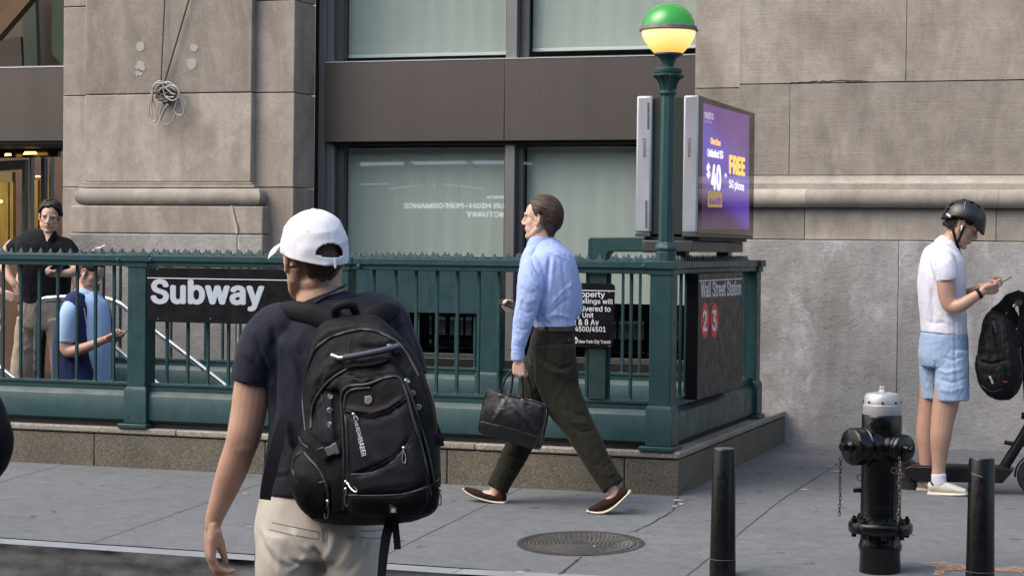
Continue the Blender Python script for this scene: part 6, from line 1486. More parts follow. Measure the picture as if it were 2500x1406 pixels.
folds(me, [([(2285, 900), (2310, 910), (2350, 900)], .006, 5), ([(2290, 925), (2325, 935), (2360, 922)], -.006, 5), ([(2288, 950), (2320, 955), (2358, 945)], .005, 5), ([(2282, 880), (2286, 930), (2284, 970)], -.012, 4), ([(2330, 850), (2335, 900), (2340, 960)], -.005, 5), ([(2255, 850), (2262, 910), (2265, 960)], .005, 6), ([(2300, 870), (2325, 880), (2355, 868)], -.005, 4)])
SO = wear('shorts', me, M_chambray, RD); bvp = bvh_of(SO)
pk = MB(); stuck(pk, bvp, [(2253, 832), (2270, 838), (2300, 832)], .0016, .0004, 6); stuck(pk, bvp, [(2256, 845), (2275, 852), (2298, 846)], .0016, .0004, 6); stuck(pk, bvp, [(2338, 822), (2344, 845), (2336, 865)], .002, .0004, 6); stuck(pk, bvp, [(2284, 972), (2320, 976), (2364, 974)], .0016, .0004, 6); obj('pocket_seams', pk, M_chambray, SO)
FLAT = .6
M_sneak = cloth('cream_sneaker', (.50, .48, .42), .08, .7, 300, .2); M_snsole = plain('sneaker_sole', (.58, .54, .44), .6)
for d, dx, dy in ((-.06, 0, 0), (.12, -27, -11)):
    s_ = shoe(Q, RD, [(2273 + dx, 1188 + dy, 14, .034), (2288 + dx, 1187 + dy, 17, .036), (2305 + dx, 1190 + dy, 15.5, .040), (2325 + dx, 1194 + dy, 13, .045), (2343 + dx, 1198 + dy, 10, .045), (2356 + dx, 1200 + dy, 8, .038)], [(2268 + dx, 1204 + dy, 6.5, .038), (2290 + dx, 1205 + dy, 6.5, .042), (2325 + dx, 1205.5 + dy, 6.5, .050), (2348 + dx, 1205 + dy, 6.5, .048), (2360 + dx, 1203.5 + dy, 5.5, .038)], M_sneak, M_snsole, d)
    so = MB(); Q.limb(so, [(2292 + dx, 1158 + dy, d, 18, .038), (2292 + dx, 1172 + dy, d, 18, .038), (2294 + dx, 1180 + dy, d, 17, .038)], 18); wear('sock', grow(so, .004, 2), M_polo, RD)
    if d < 0:
        bs = bvh_of(s_); la = MB()
        for q in range(4): stuck(la, bs, [(2308 + q * 7, 1183 + q * 2.5), (2314 + q * 7, 1188 + q * 2.5), (2318 + q * 7, 1193 + q * 2.5)], .0028, .0012, 6)
        obj('laces', la, plain('white_laces', (.62, .60, .56), .7), s_)
        hp_ = MB(); stuck(hp_, bs, [(2266, 1172), (2272, 1176), (2278, 1184)], .006, -.002, 8); obj('heel_tab', hp_, M_navy, s_)
# helmet
HH = frame(Q.P(2355, 533, -.01), camdir(.93, -.27, -.26), camdir(.25, .96, 0), 1.)
V = []; F_ = []; na, ne = 96, 26
for i in range(na):
    a = 2 * math.pi * i / na; rim = -.030 - .010 * math.cos(2 * a) - .026 * max(0, math.cos(a)) ** 3 + (.012 if abs(math.sin(a)) > .8 else 0)
    for j in range(ne + 1):
        u = j / ne; z = rim + (.108 - rim) * math.sin(u * math.pi / 2); h = z / .108; s_ = max(0, 1 - max(0, h) ** 2.2) ** .5
        bill = 1 + .09 * max(0, math.cos(a)) ** 4 * max(0, 1 - u * 3.2) + .05 * max(0, -math.cos(a)) ** 4 * max(0, 1 - u * 4)
        V.append(HH @ Vector((math.cos(a) * .124 * s_ * bill, math.sin(a) * .104 * s_, z)))
for i in range(na):
    i2 = (i + 1) % na
    for j in range(ne): F_.append((i * (ne + 1) + j, i2 * (ne + 1) + j, i2 * (ne + 1) + j + 1, i * (ne + 1) + j + 1))
M_helm = plain('matt_black_helmet', (.008, .0085, .0105), .34, var=.15, vscale=12, spec=.6)
HL = link_mesh('helmet', V, F_, M_helm, RD, 180); sm = HL.modifiers.new('s', 'SOLIDIFY'); sm.thickness = .016; sm.offset = -1
bvh_h = bvh_of(HL); vt = MB()
for q, rr in (((2323, 499), 6.2), ((2314, 511), 6.2), ((2355, 488), 5), ((2373, 494.5), 6), ((2389, 504), 5.5)):
    h, n_ = hit(bvh_h, *q, .0)
    if h:
        n_ = n_.normalized(); s_ = n_.cross(Vector(_r)).normalized(); bxo(vt, h, rr / 419, rr * .85 / 419, (Vector(_r) - n_ * Vector(_r).dot(n_)).normalized(), s_, .0012)
obj('vent', vt, M_black, HL, bevel=.003)
lg = MB(); band(lg, bvh_h, [(2311, 522), (2318, 527), (2326, 532)], .010, .0004, .0008); obj('maker_mark', lg, M_hem, HL)
lg = MB(); stuck(lg, bvh_h, [(2357, 492), (2355, 502), (2354, 512)], .0018, .0002, 6); obj('side_script', lg, plain('grey_script', (.25, .26, .28), .6), HL)
stp = MB()
for pts in ([(2322, 549, -.06), (2328, 568, -.085), (2334, 590, -.075), (2341, 612, -.045)], [(2354, 552, -.085), (2347, 572, -.095), (2338, 592, -.08)], [(2336, 590, -.078), (2341, 612, -.045), (2346, 628, -.03)]):
    P = [Q.P(*p) for p in pts]; strap(stp, P, [-FWD] * len(P), .015, .002)
obj('chin_strap', stp, M_web, HL); ad_ = MB(); Q.ball(ad_, 2308, 546, .0, 7, .03); Q.ball(ad_, 2314, 549, -.02, 7, .02); obj('fit_dial', ad_, M_helm, HL)
gs = MB()
for s_ in (1, -1): local(gs, HMr, lambda h: h.tube([(.093 + .002 * math.cos(a), (.032 + .019 * math.cos(a)) * s_, .002 + .015 * math.sin(a)) for a in np.linspace(0, 2 * math.pi, 17)], .0016, 6)); local(gs, HMr, lambda h: h.tube([(.09, .05 * s_, .004), (.04, .076 * s_, .006), (.0, .08 * s_, .004)], .0014, 6))
obj('glasses', gs, plain('gold_rim', (.55, .38, .16), .25, metal=.8), RD)
eb = MB(); local(eb, HMr, lambda h: h.sphere((.004, -.082, -.016), (.008, .006, .008), 10, 8)); local(eb, HMr, lambda h: h.tube([(.006, -.086, -.018), (.012, -.086, -.04)], .003, 8)); obj('earbud', eb, plain('white_earbud', (.8, .8, .8), .25), RD)
PHR = thing('phone', tuple(Q.P(2450, 690, -.12)), 'slim phone held up in both hands by the man in the black helmet', 'phone')
phone(PHR, Q.P(2425, 699, -.14), Q.P(2468, 677, -.15), camdir(-.4, .85, .1), .07, plain('phone_case_grey', (.11, .10, .095), .4))
wt = MB(); Q.limb(wt, [(2386, 719, -.195, 13.5, .031), (2394, 715, -.19, 13, .030)], 18, 2, False); obj('watch_strap', wt, M_web, RD)

# ================================================================== men on the stair
M_vest = cloth('navy_fleece_vest', (.018, .026, .085), .2, .9, 420, .5); M_vestb = cloth('navy_quilted', (.010, .014, .045), .2, .6, 300, .5)
M_lblue = cloth('light_blue_polo', (.33, .50, .74), .05, .8, 700, .25)
VM = thing('person', tuple(onY(205, 1240, 12.35)), 'man in navy vest and light blue polo, head down over his phone, behind the bars', 'person')
U = Fig(Y=12.35)
HMv = frame(U.P(221, 667, 0), camdir(.82, -.42, -.35), camdir(.30, .95, 0), .98)
mb = MB(); head_parts(mb, HMv)
U.limb(mb, [(218, 680, .02, 22, .055), (213, 700, .01, 25, .06), (210, 725, .0, 34, .08), (205, 800, .0, 42, .1), (200, 940, .0, 42, .1)])
U.limb(mb, [(168, 755, -.19, 18, .045), (163, 810, -.235, 17, .045), (161, 842, -.235, 16.5, .044), (170, 858, -.24, 15.5, .042), (200, 852, -.25, 13.5, .038), (235, 838, -.235, 10.5, .03), (256, 829, -.2, 9, .025), (262, 827, -.2, 9, .02)])
hand_parts(mb, U.P(262, 827, -.2), camdir(.92, .28, -.1), camdir(-.1, .5, .8), side=-1, curl=(42, 46, 50, 55), thumb=(20, 20), s=.88, thumb_in=-.2)
for cx_, d in ((180, -.08), (222, .08)): U.limb(mb, [(cx_, 940, d, 26, .07), (cx_ + 6, 1080, d, 22, .06), (cx_, 1225, d, 14, .035)])
wear('body', grow(mb, .0045, 3, .5), M_skin1, VM); face_details(VM, HMv, M_hdark)
v, f = hair_shell(HMv, lambda a: (.075 if abs(a) < 48 else (.02 if abs(a) < 100 else -.045)), .006, .0012, 8, 40, 0, 'down', lump=.002); link_mesh('hair', v, f, M_hdark, VM, 180)
FLAT = .10
mb = MB(); U.limb(mb, [(218, 716, .0, 28, .07), (216, 735, .0, 46, .11), (217, 775, .01, 52, .13), (218, 840, .01, 54, .135), (216, 935, .01, 56, .14), (216, 960, .01, 56, .14)], 24)
U.limb(mb, [(178, 745, -.14, 22, .06), (168, 765, -.21, 22, .060), (164, 800, -.235, 20.5, .056), (163, 834, -.235, 19.5, .053)])
me = grow(mb, .005, 4, .6); rumple(me, .003, (11, 11, 6), 81); pv = wear('polo_shirt', me, M_lblue, VM)
cl = MB(); U.limb(cl, [(218, 706, .0, 27, .066), (215, 716, .0, 34, .08)], 20, 4, False); U.limb(cl, [(222, 716, -.06, 6, .01), (236, 735, -.06, 5, .01)], 8); wear('collar', grow(cl, .004, 2), M_lblue, pv)
mb = MB(); U.limb(mb, [(200, 716, -.05, 18, .08), (190, 740, -.06, 36, .14), (183, 785, -.06, 46, .15), (182, 840, -.06, 52, .155), (186, 890, -.05, 58, .16), (194, 950, -.05, 62, .17)], 24)
U.limb(mb, [(247, 722, .07, 7, .03), (258, 750, .09, 10, .045), (266, 800, .1, 9, .05), (270, 870, .1, 8, .05), (270, 950, .1, 8, .05)], 12)
me = grow(mb, .005, 4, .6); rumple(me, .004, (10, 10, 7), 82); ve = wear('vest', me, M_vest, VM); bvv = bvh_of(ve)
pp = MB(); stuck(pp, bvv, [(205, 752), (210, 785), (215, 815)], .004, .0, 8); stuck(pp, bvv, [(228, 870), (235, 895), (240, 930)], .004, .0, 8); pp.tube(smoothpts([U.P(*q) for q in ((248, 722, .02), (260, 755, .03), (268, 800, .05), (271, 850, .06))]), .004, 8); obj('vest_piping', pp, plain('lilac_piping', (.45, .46, .62), .6), ve)
tb_ = MB(); U.limb(tb_, [(202, 945, .0, 60, .17), (202, 985, .0, 56, .15)], 20)
for cx_, d in ((182, -.08), (222, .08)): U.limb(tb_, [(cx_, 970, d, 30, .09), (cx_ + 6, 1090, d, 25, .07), (cx_, 1210, d, 20, .06)])
wear('trousers', grow(tb_, .006, 3), plain('dark_trousers', (.02, .02, .024), .85), VM)
eb = MB(); local(eb, HMv, lambda h: h.sphere((.004, -.084, -.016), (.008, .006, .008), 10, 8)); local(eb, HMv, lambda h: h.tube([(.006, -.088, -.018), (.014, -.088, -.046)], .0035, 8)); obj('earbud', eb, plain('white_earbud', (.8, .8, .8), .25), VM)
PHV = thing('phone', tuple(U.P(296, 822, -.22)), 'phone in the hand of the man in the navy vest', 'phone'); phone(PHV, U.P(283, 822, -.2), U.P(307, 812, -.22), camdir(-.4, .85, -.3), .068, M_phone)

FLAT = .6
M_bpolo = cloth('black_polo', (.0075, .008, .011), .2, .8, 600, .3, None, .1); M_beige = cloth('beige_chino', (.33, .275, .225), .08, .85, 700, .3)
SM = thing('person', tuple(onY(110, 1075, 13.3)), 'dark haired man in black polo and beige trousers, leaning towards the railing', 'person')
S_ = Fig(Y=13.3)
HMs = frame(S_.P(122, 528, -.06), camdir(.10, -.22, -.96), camdir(.16, .98, -.1), .98)
mb = MB(); head_parts(mb, HMs)
S_.limb(mb, [(120, 548, -.03, 19, .05), (118, 568, .0, 20, .055), (114, 600, .0, 34, .08), (110, 700, .0, 38, .09), (110, 780, .0, 38, .09)])
S_.limb(mb, [(50, 595, .0, 15, .045), (30, 598, .0, 14, .045), (15, 618, .0, 13, .042), (10, 645, -.03, 12.5, .04), (20, 672, -.08, 10.5, .032), (33, 690, -.1, 8.5, .024), (38, 697, -.1, 8.5, .02)])
S_.limb(mb, [(160, 612, .0, 12, .04), (181, 642, -.02, 14, .042), (186, 658, -.05, 13, .04), (172, 666, -.14, 11, .034), (152, 668, -.2, 8.5, .026), (145, 668, -.2, 8.5, .02)])
hand_parts(mb, S_.P(147, 668, -.2), camdir(-.95, .05, -.1), camdir(.0, .7, .7), side=1, curl=(35, 40, 45, 50), thumb=(20, 20), s=.86)
hand_parts(mb, S_.P(37, 695, -.1), camdir(.35, -.9, 0), camdir(.6, .0, .8), side=-1, curl=(30, 32, 35, 36), s=.86)
for a_, b_, c_, d_ in ((75, 60, 45, 36), (140, 150, 156, 158)): S_.limb(mb, [(a_, 800, .0, 26, .07), (b_, 880, .0, 22, .06), (c_, 980, .0, 18, .05), (d_, 1070, .0, 13, .035)])
wear('body', grow(mb, .0045, 3, .5), M_skin2, SM); face_details(SM, HMs, M_hblack)
def low_s(a): return float(np.interp(a, [-180, -120, -100, -88, -66, -50, -25, 5, 30, 50, 66, 88, 100, 120, 180], [-.06, -.05, .0, -.014, .015, .052, .074, .082, .070, .050, .01, -.016, .0, -.05, -.06])) + .006 * math.sin(a * .11) + .004 * noise.noise(Vector((a * .15, 1, 2)))
v, f = hair_shell(HMs, low_s, .013, .0042, 9, 34, .004, 'side', 220, 56, .010); link_mesh('hair', v, f, M_hblack, SM, 180)
FLAT = .12
mb = MB(); S_.limb(mb, [(119, 566, .0, 24, .06), (115, 578, .0, 50, .085), (110, 600, .0, 72, .12), (108, 650, .0, 66, .135), (110, 700, .0, 62, .13), (112, 738, .0, 61, .13)], 24)
S_.limb(mb, [(75, 597, .0, 22, .07), (52, 597, .0, 22, .065), (38, 601, .0, 20, .06), (26, 609, .0, 17, .055)]); S_.limb(mb, [(145, 600, .0, 24, .07), (162, 606, .0, 24, .065), (176, 624, .0, 20, .06), (183, 645, -.02, 17, .055)])
me = grow(mb, .005, 4, .6); rumple(me, .005, (10, 10, 8), 91); bp_ = wear('polo_shirt', me, M_bpolo, SM); bvs = bvh_of(bp_)
nk = MB(); nk.v = [tuple(S_.P(x, y, -.075 - dd)) for x, y, dd in ((106, 566, .0), (131, 564, .0), (114, 590, .022))]; nk.f = [(0, 1, 2)]
S_.limb(nk, [(110, 568, -.055, 7, .02), (112, 580, -.075, 3.5, .012)], 8); obj('open_collar_skin', nk, M_skin2, bp_)
cl = MB(); S_.limb(cl, [(101, 564, -.05, 6, .012), (103, 578, -.08, 7, .012), (109, 590, -.09, 4, .01)], 8); S_.limb(cl, [(135, 565, -.04, 5, .010), (130, 578, -.065, 5.5, .010), (120, 590, -.085, 3.5, .008)], 8); wear('collar', grow(cl, .004, 2), M_bpolo, bp_)
mb = MB(); S_.limb(mb, [(112, 734, .0, 59, .125), (110, 765, .0, 61, .135), (108, 800, .0, 58, .13)], 24)
for a_, b_, c_, d_ in ((76, 62, 46, 38), (142, 152, 158, 160)): S_.limb(mb, [(a_, 780, .0, 36, .11), (b_, 860, .0, 31, .09), (c_, 960, .0, 27, .08), (d_, 1060, .0, 23, .07)])
me = grow(mb, .0055, 4, .6); rumple(me, .007, (9, 9, 7), 92); folds(me, [([(45, 790), (80, 820), (110, 800)], -.01, 6), ([(40, 840), (60, 855), (90, 835)], .008, 6), ([(130, 800), (150, 830), (170, 815)], -.008, 6)]); wear('trousers', me, M_beige, SM)
PHS = thing('phone', tuple(S_.P(120, 660, -.24)), 'dark phone in the hand of the man in the black polo', 'phone'); phone(PHS, S_.P(116, 668, -.22), S_.P(150, 656, -.24), camdir(0, .8, -.6), .07, M_phone)

FLAT = .6
# people the frame cuts or others hide: whole figures all the same
def passer(label, X, Y, z0, H, face, shirt, pants, hair, skin_, arms, sleeve='short', cap=None, w_=1.):
    T = thing('person', (X, Y, z0), label, 'person'); k = H / 1.8; fv = Vector((face[0], face[1], 0)).normalized(); lv = Vector((-fv.y, fv.x, 0))
    def W(a, b, c_): return Vector((X, Y, z0)) + fv * a * k + lv * b * k + Vector((0, 0, c_ * k))
    def lm(mb, rows, n=18):
        R = catmull(rows, 4); P = [W(*r[:3]) for r in R]
        vs = []; fs = []
        for i, p in enumerate(P):
            t_ = (P[min(i + 1, len(P) - 1)] - P[max(i - 1, 0)]).normalized(); u = (lv - t_ * lv.dot(t_)); u = u.normalized() if u.length > .2 else fv; q = t_.cross(u)
            for j in range(n): a = 2 * math.pi * j / n; vs.append(p + (u * math.cos(a) * R[i][3] + q * math.sin(a) * R[i][4]) * k)
        m = len(P); fs = [(j * n + i, j * n + (i + 1) % n, (j + 1) * n + (i + 1) % n, (j + 1) * n + i) for j in range(m - 1) for i in range(n)] + [tuple(range(n))[::-1], tuple((m - 1) * n + i for i in range(n))]
        mb.add(vs, fs)
    HM = frame(W(.03, 0, 1.68), fv, (0, 0, 1), k); mb = MB(); head_parts(mb, HM)
    lm(mb, [(.01, 0, 1.62, .055, .055), (0, 0, 1.50, .052, .052), (0, 0, 1.42, .07, .06), (0, 0, 1.0, .11, .08)])
    AR = {1: arms[0], -1: arms[1]}
    for s_ in (1, -1):
        sh_ = (0, .165 * s_, 1.38); el, wr = AR[s_]
        lm(mb, [(*sh_, .045, .045), (*el, .04, .04), (*[(a + b) / 2 for a, b in zip(el, wr)], .036, .036), (*wr, .025, .022)])
        d = (W(*wr) - W(*el)).normalized(); hand_parts(mb, W(*wr), d, -lv * s_ + d * .01, side=s_, curl=(22, 25, 28, 30), s=.9 * k)
        lm(mb, [(0, .09 * s_, .95, .07, .07), (.01, .10 * s_, .5, .05, .055), (0, .10 * s_, .1, .035, .035)]); 
    wear('body', grow(mb, .005, 3), skin_, T); face_details(T, HM, M_hdark)
    v, f = hair_shell(HM, lambda a: (.07 if abs(a) < 50 else (.01 if abs(a) < 105 else -.06)), .008, .002, int(H * 10), 40, .004, 'back', 110, 30); link_mesh('hair', v, f, hair, T, 180)
    mb = MB(); lm(mb, [(0, 0, 1.535, .064, .064), (0, 0, 1.50, .07, .07), (0, 0, 1.46, .12, .09), (0, 0, 1.38, .19 * w_, .12), (0, 0, 1.2, .19 * w_, .125), (0, 0, 1.0, .175 * w_, .12), (0, 0, .92, .18 * w_, .125)], 24)
    for s_ in (1, -1):
        el, wr = AR[s_]; e2 = el if sleeve == 'long' else tuple(a * .55 + b * .45 for a, b in zip(el, (0, .19 * s_, 1.42))); R = [(0, .165 * s_, 1.37, .068, .068), (*[(a + b) / 2 for a, b in zip((0, .19 * s_, 1.40), e2)], .066, .066), (*e2, .058, .058)]; mb.sphere(W(0, .165 * s_, 1.375), .074 * k, 18, 12); mb.sphere(W(0, .11 * s_, 1.40), .078 * k, 18, 12)
        if sleeve == 'long': R += [(*[(a + b) / 2 for a, b in zip(el, wr)], .05, .05), (*wr, .04, .038)]
        lm(mb, R)
    me = grow(mb, .0065, 4); rumple(me, .005, (9, 9, 6), H); wear('shirt' if sleeve == 'short' else 'coat', me, shirt, T)
    mb = MB(); lm(mb, [(0, 0, .96, .165, .115), (0, 0, .85, .175, .125)], 24)
    for s_ in (1, -1): lm(mb, [(0, .09 * s_, .9, .09, .11), (.01, .1 * s_, .5, .07, .08), (0, .1 * s_, .07, .06, .06)]); 
    me = grow(mb, .0065, 3); wear('trousers', me, pants, T)
    for s_ in (1, -1): sh = MB(); local(sh, frame(W(.06, .1 * s_, .045), fv), lambda h: h.sphere((0, 0, 0), (.14, .05, .045), 16, 8)); obj('shoe', sh, plain('shoe_dark', (.03, .03, .03), .6), T)
    if cap:
        cm = MB(); local(cm, HM, lambda h: h.sphere((-.012, 0, .045), (.104, .086, .092), 24, 14)); local(cm, HM, lambda h: h.sphere((.11, 0, .04), (.06, .07, .008), 16, 8)); obj('cap', cm, cap, T)
    return T
p_ = onY(121, 538, 14.0); passer('person in a blue cap, almost hidden behind the dark haired man at the entrance', float(p_[0]), 14.0, .02, 1.8 * (float(p_[2]) + .03) / 1.70, (-.45, 1), plain('blue_cloth', (.03, .07, .2), .85), M_olive, M_hdark, M_skin2, (((-.02, .24, 1.12), (.08, .24, .88)), ((-.02, -.24, 1.12), (.08, -.24, .88))), cap=plain('blue_cap', (.02, .09, .32), .8))
# arm with the pink bracelet: a person outside the frame on the left, arm swung towards us
pe = Fig(Y=12.75); hp_ = pe.P(48, 728)
X0, Y0 = float(onY(-58, 700, 12.75)[0]), 12.75
wr_ = (float(hp_[0]) - X0, 0, float(hp_[2]))
LP = passer('person cut off by the left frame, only a forearm with a pink bracelet showing', X0, Y0, .02, 1.8, (1, -.1), plain('pale_shirt', (.6, .56, .56), .85), M_beige, M_hbrown, M_skin2, (((-.1, .24, 1.12), (.0, .26, .86)), ((.10, -.20, 1.15), (wr_[0] - .02, -.12, wr_[2] + .02))))
br = MB(); e1 = Vector((X0 + .10, Y0 - .2, .02 + 1.15)); e2 = Vector((X0 + wr_[0] - .02, Y0 - .12, .02 + wr_[2] + .02)); t_ = (e2 - e1).normalized(); c_ = e1 + (e2 - e1) * .86
br.lathe(tuple(c_ - t_ * .004), [(.032, 0), (.034, .004), (.032, .008)], 20, t_); obj('bracelet', br, plain('pink_bracelet', (.62, .35, .45), .5), LP)
# dark coat cutting into the left edge, close to the camera
cb = at(-248, 1090, 5.1); el_ = at(14, 1092, 5.1)
cl_ = Vector(_r); 
CP = passer('person in a black coat cut off by the left frame, close to the camera', float(cb[0]), float(cb[1]), -.285, 1.74, (-.35, .94), cloth('black_coat', (.006, .006, .008), .2, .85, 500, .3, None, .1), plain('black_trousers', (.012, .012, .013), .85), M_hblack, M_skin3, (((-.02, .30, 1.16), (.16, .18, .95)), ((-.03, -.25, 1.22), (.16, -.12, 1.02))), sleeve='long', w_=.95)
# ================================================================== hydrant
M_hyd = plain('gloss_black_paint', (.0022, .0022, .003), .16, var=.25, vscale=30, bump=.45, bscale=60, bdist=.003, spec=.4)
M_alu = plain('silver_paint', (.40, .41, .43), .42, metal=.45, var=.12, vscale=20, bump=.2, bscale=120)
hb = onZ(2141, 1402, -.06)
for _ in range(8): hb = onZ(2141, 1402, ground(hb[0], hb[1]))
HXx, HYy, HZ = float(hb[0]), float(hb[1]) + .09, float(hb[2]); HZ = ground(HXx, HYy) - .01
H = thing('fire_hydrant', (HXx, HYy, HZ), 'black fire hydrant with silver top, two capped nozzles and hanging chains', 'fire hydrant')
def hz(py): return float(onY(2150, py, HYy)[2])
wH = float((np.array((HXx, HYy, HZ)) - C0) @ _f); hm = lambda px_: px_ * wH / FPX
rB = hm(48)
obj('lower_barrel', MB().lathe((HXx, HYy, 0), [(hm(50), HZ - .05), (hm(50), HZ + .015), (hm(49), hz(1345)), (hm(52), hz(1338)), (hm(53), hz(1330)), (hm(50), hz(1322)), (hm(48), hz(1300)), (hm(48), hz(1290))], 40), M_hyd, H)
obj('upper_barrel', MB().lathe((HXx, HYy, 0), [(hm(60), hz(1272)), (hm(52), hz(1268)), (hm(49), hz(1255)), (hm(48), hz(1100)), (hm(48.5), hz(1060)), (hm(49), hz(1016)), (hm(46), hz(1010))], 40), M_hyd, H)
fl = obj('flange', MB().lathe((HXx, HYy, 0), [(hm(52), hz(1300)), (hm(76), hz(1298)), (hm(78), hz(1292)), (hm(78), hz(1279)), (hm(75), hz(1273)), (hm(56), hz(1272))], 48), M_hyd, H, smooth=40)
for k in range(8):
    a = 2 * math.pi * (k + .35) / 8; x, y = HXx + hm(64) * math.cos(a), HYy + hm(64) * math.sin(a)
    obj('bolt', MB().lathe((x, y, 0), [(.004, hz(1310)), (.012, hz(1310)), (.012, hz(1298)), (.009, hz(1298)), (.009, hz(1272)), (.0145, hz(1272)), (.0145, hz(1265)), (.0085, hz(1264)), (.0085, hz(1259)), (.003, hz(1258))], 10), M_hyd, fl)
bn = obj('bonnet', MB().lathe((HXx, HYy, 0), [(hm(45), hz(1013)), (hm(46.5), hz(1010)), (hm(46.5), hz(988)), (hm(44.5), hz(986)), (hm(44.5), hz(984)), (hm(44), hz(968)), (hm(38), hz(960)), (hm(22), hz(957)), (hm(12), hz(956))], 40), M_alu, H, smooth=40)
obj('operating_nut', MB().lathe((HXx, HYy, 0), [(hm(12), hz(957)), (hm(11), hz(953)), (hm(8.5), hz(952)), (hm(8.5), hz(942))], 5), M_alu, bn, bevel=.002)
bb_ = MB()
for k in range(8): a = 2 * math.pi * (k + .2) / 8; bb_.lathe((HXx + hm(44.6) * math.cos(a), HYy + hm(44.6) * math.sin(a), hz(980)), [(.006, -.003), (.005, .004)], 8, (math.cos(a), math.sin(a), 0))
obj('set_screws', bb_, M_hyd, bn)
def nozzle(direction, zc_, r, L0, L1, capL, name, chain_end, nch):
    dv = Vector(direction).normalized(); c0 = Vector((HXx, HYy, zc_))
    o = obj(name, MB().lathe(tuple(c0), [(r * 1.12, .0), (r * 1.06, L0 * .6), (r * .97, L0 * .85), (r * 1.0, L0), (r * 1.02, L0 + .006), (r * .97, L0 + .010), (r * .97, L0 + .014), (r * 1.03, L0 + .02), (r * 1.03, L1 - .014), (r * .98, L1 - .004), (r * .90, L1)], 40, dv), M_hyd, H, smooth=40)
    obj('cap_nut', MB().lathe(tuple(c0 + dv * L1), [(r * .36, -.002), (r * .34, .008), (r * .26, .012), (r * .26, .016), (r * .20, .018), (r * .20, capL)], 24, dv).lathe(tuple(c0 + dv * (L1 + capL * .55)), [(r * .26, 0), (r * .26, capL * .45)], 5, dv), M_hyd, o, bevel=.002, smooth=30)
    return c0 + dv * L1
right_ = Vector((_r[0], _r[1], 0)).normalized(); away = Vector((_f[0], _f[1], 0)).normalized()
d1 = -right_ * .90 - away * .42; d2 = right_ * .56 - away * .83
zc1 = hz(1087); c1 = nozzle(d1, zc1, hm(45), hm(52), hm(92), .05, 'pumper_nozzle', None, 0); c2 = nozzle(d2, hz(1088), hm(34), hm(58), hm(82), .045, 'hose_nozzle', None, 0)
def chain(p, n, nm, mat, sway=.0):
    mb = MB(); L = .0225; z = 0
    for k in range(n):
        c_ = Vector(p) + Vector((sway * math.sin(k * .8), 0, -k * L * .80)); ang = (k % 2) * math.pi / 2 + .5; ux = Vector((math.cos(ang), math.sin(ang), 0)) + Vector((0, 0, .12 * math.sin(k * 2.1))); 
        mb.tube([c_ + ux * .0055 * math.cos(t_) + Vector((0, 0, 1)) * L * .55 * math.sin(t_) for t_ in np.linspace(0, 2 * math.pi, 13)], .0017, 5)
    return obj('chain', mb, mat, H, smooth=60)
M_chain = plain('chain_steel', (.16, .15, .14), .4, metal=.8, var=.5, vscale=60)
hp1 = onY(2052, 1120, HYy - .12); chain(hp1, int((float(hp1[2]) - float(onY(2052, 1268, HYy - .12)[2])) / .018), 'c', M_hyd, .001)
hp2 = onY(2196, 1122, HYy - .15); chain(hp2, int((float(hp2[2]) - float(onY(2194, 1285, HYy - .15)[2])) / .018), 'c', M_chain, .003)
obj('chain_ring', MB().tube([Vector(onY(2183, 1148, HYy - .1)) + Vector((.014 * math.cos(a), 0, .014 * math.sin(a))) for a in np.linspace(0, 2 * math.pi, 17)], .002, 6), M_chain, H)
obj('chain_ring', MB().tube([Vector(onY(2100, 1165, HYy - .09)) + Vector((.014 * math.cos(a), 0, .014 * math.sin(a))) for a in np.linspace(0, 2 * math.pi, 17)], .002, 6), M_hyd, H)
lg = onY(2096, 1195, HYy); obj('side_lug', MB().box(lg[0] - .022, lg[0] + .03, HYy - .02, HYy + .02, lg[2] - .011, lg[2] + .011), M_hyd, H, bevel=.003)
bvh_b = bvh_of([o for o in bpy.data.objects if o.parent is H and o.name.startswith('upper_barrel')][0])
def emboss(s, x0, x1, y0, y1):
    v, f = text_mesh(s, .01); a0 = min(p.x for p in v); a1 = max(p.x for p in v); b0 = min(p.y for p in v); b1 = max(p.y for p in v); vs = []
    for p in v: h, _n = hit(bvh_b, x0 + (x1 - x0) * (p.x - a0) / (a1 - a0), y1 + (y0 - y1) * (p.y - b0) / (b1 - b0), .0015, onY(2150, 1200, HYy - .1)); vs.append(h)
    link_mesh('cast_lettering', vs, f, plain('worn_black_paint', (.022, .022, .025), .3), H, 0)
emboss('D70888', 2136, 2180, 1233, 1244)

# ================================================================== bollards
def bollard(px, ptop, pb, rt, rb, Y, label, ring):
    x0 = float(onY(px, ptop, Y)[0]); g = ground(x0, Y); w = float((np.array((x0, Y, .5)) - C0) @ _f); zt = float(onY(px, ptop, Y)[2]); k = w / FPX
    T = thing('bollard', (x0, Y, g), label, 'bollard', 'black steel bollards by the kerb')
    def rz(z): return k * (rt + (rb - rt) * min(1.15, (zt - z) / (zt - float(onY(px, 1400, Y)[2]))))
    zr = float(onY(px, ring, Y)[2])
    b = obj('shaft', MB().lathe((x0, Y, 0), [(rz(g), g - .02), (rz(zr) + .001, zr - .006), (rz(zr), zr - .0005), (rz(zr), zr + .0005), (rz(zt), zt - .008), (rz(zt) * .93, zt - .001), (rz(zt) * .85, zt)], 40), M_boll, T, smooth=40)
    obj('weld_ring', MB().lathe((x0, Y, zr), [(rz(zr) - .002, -.002), (rz(zr) + .0028, 0), (rz(zr) - .002, .002)], 40), plain('chipped_paint_ring', (.10, .10, .105), .5, var=.5, vscale=60), b)
    obj('top_disc', MB().lathe((x0, Y, zt - .002), [(rz(zt) * .9, 0), (rz(zt) * .88, .0035), (rz(zt) * .4, .005)], 40), plain('dull_grey_top', (.07, .07, .075), .5, var=.3, vscale=40), b)
    return b, x0, Y
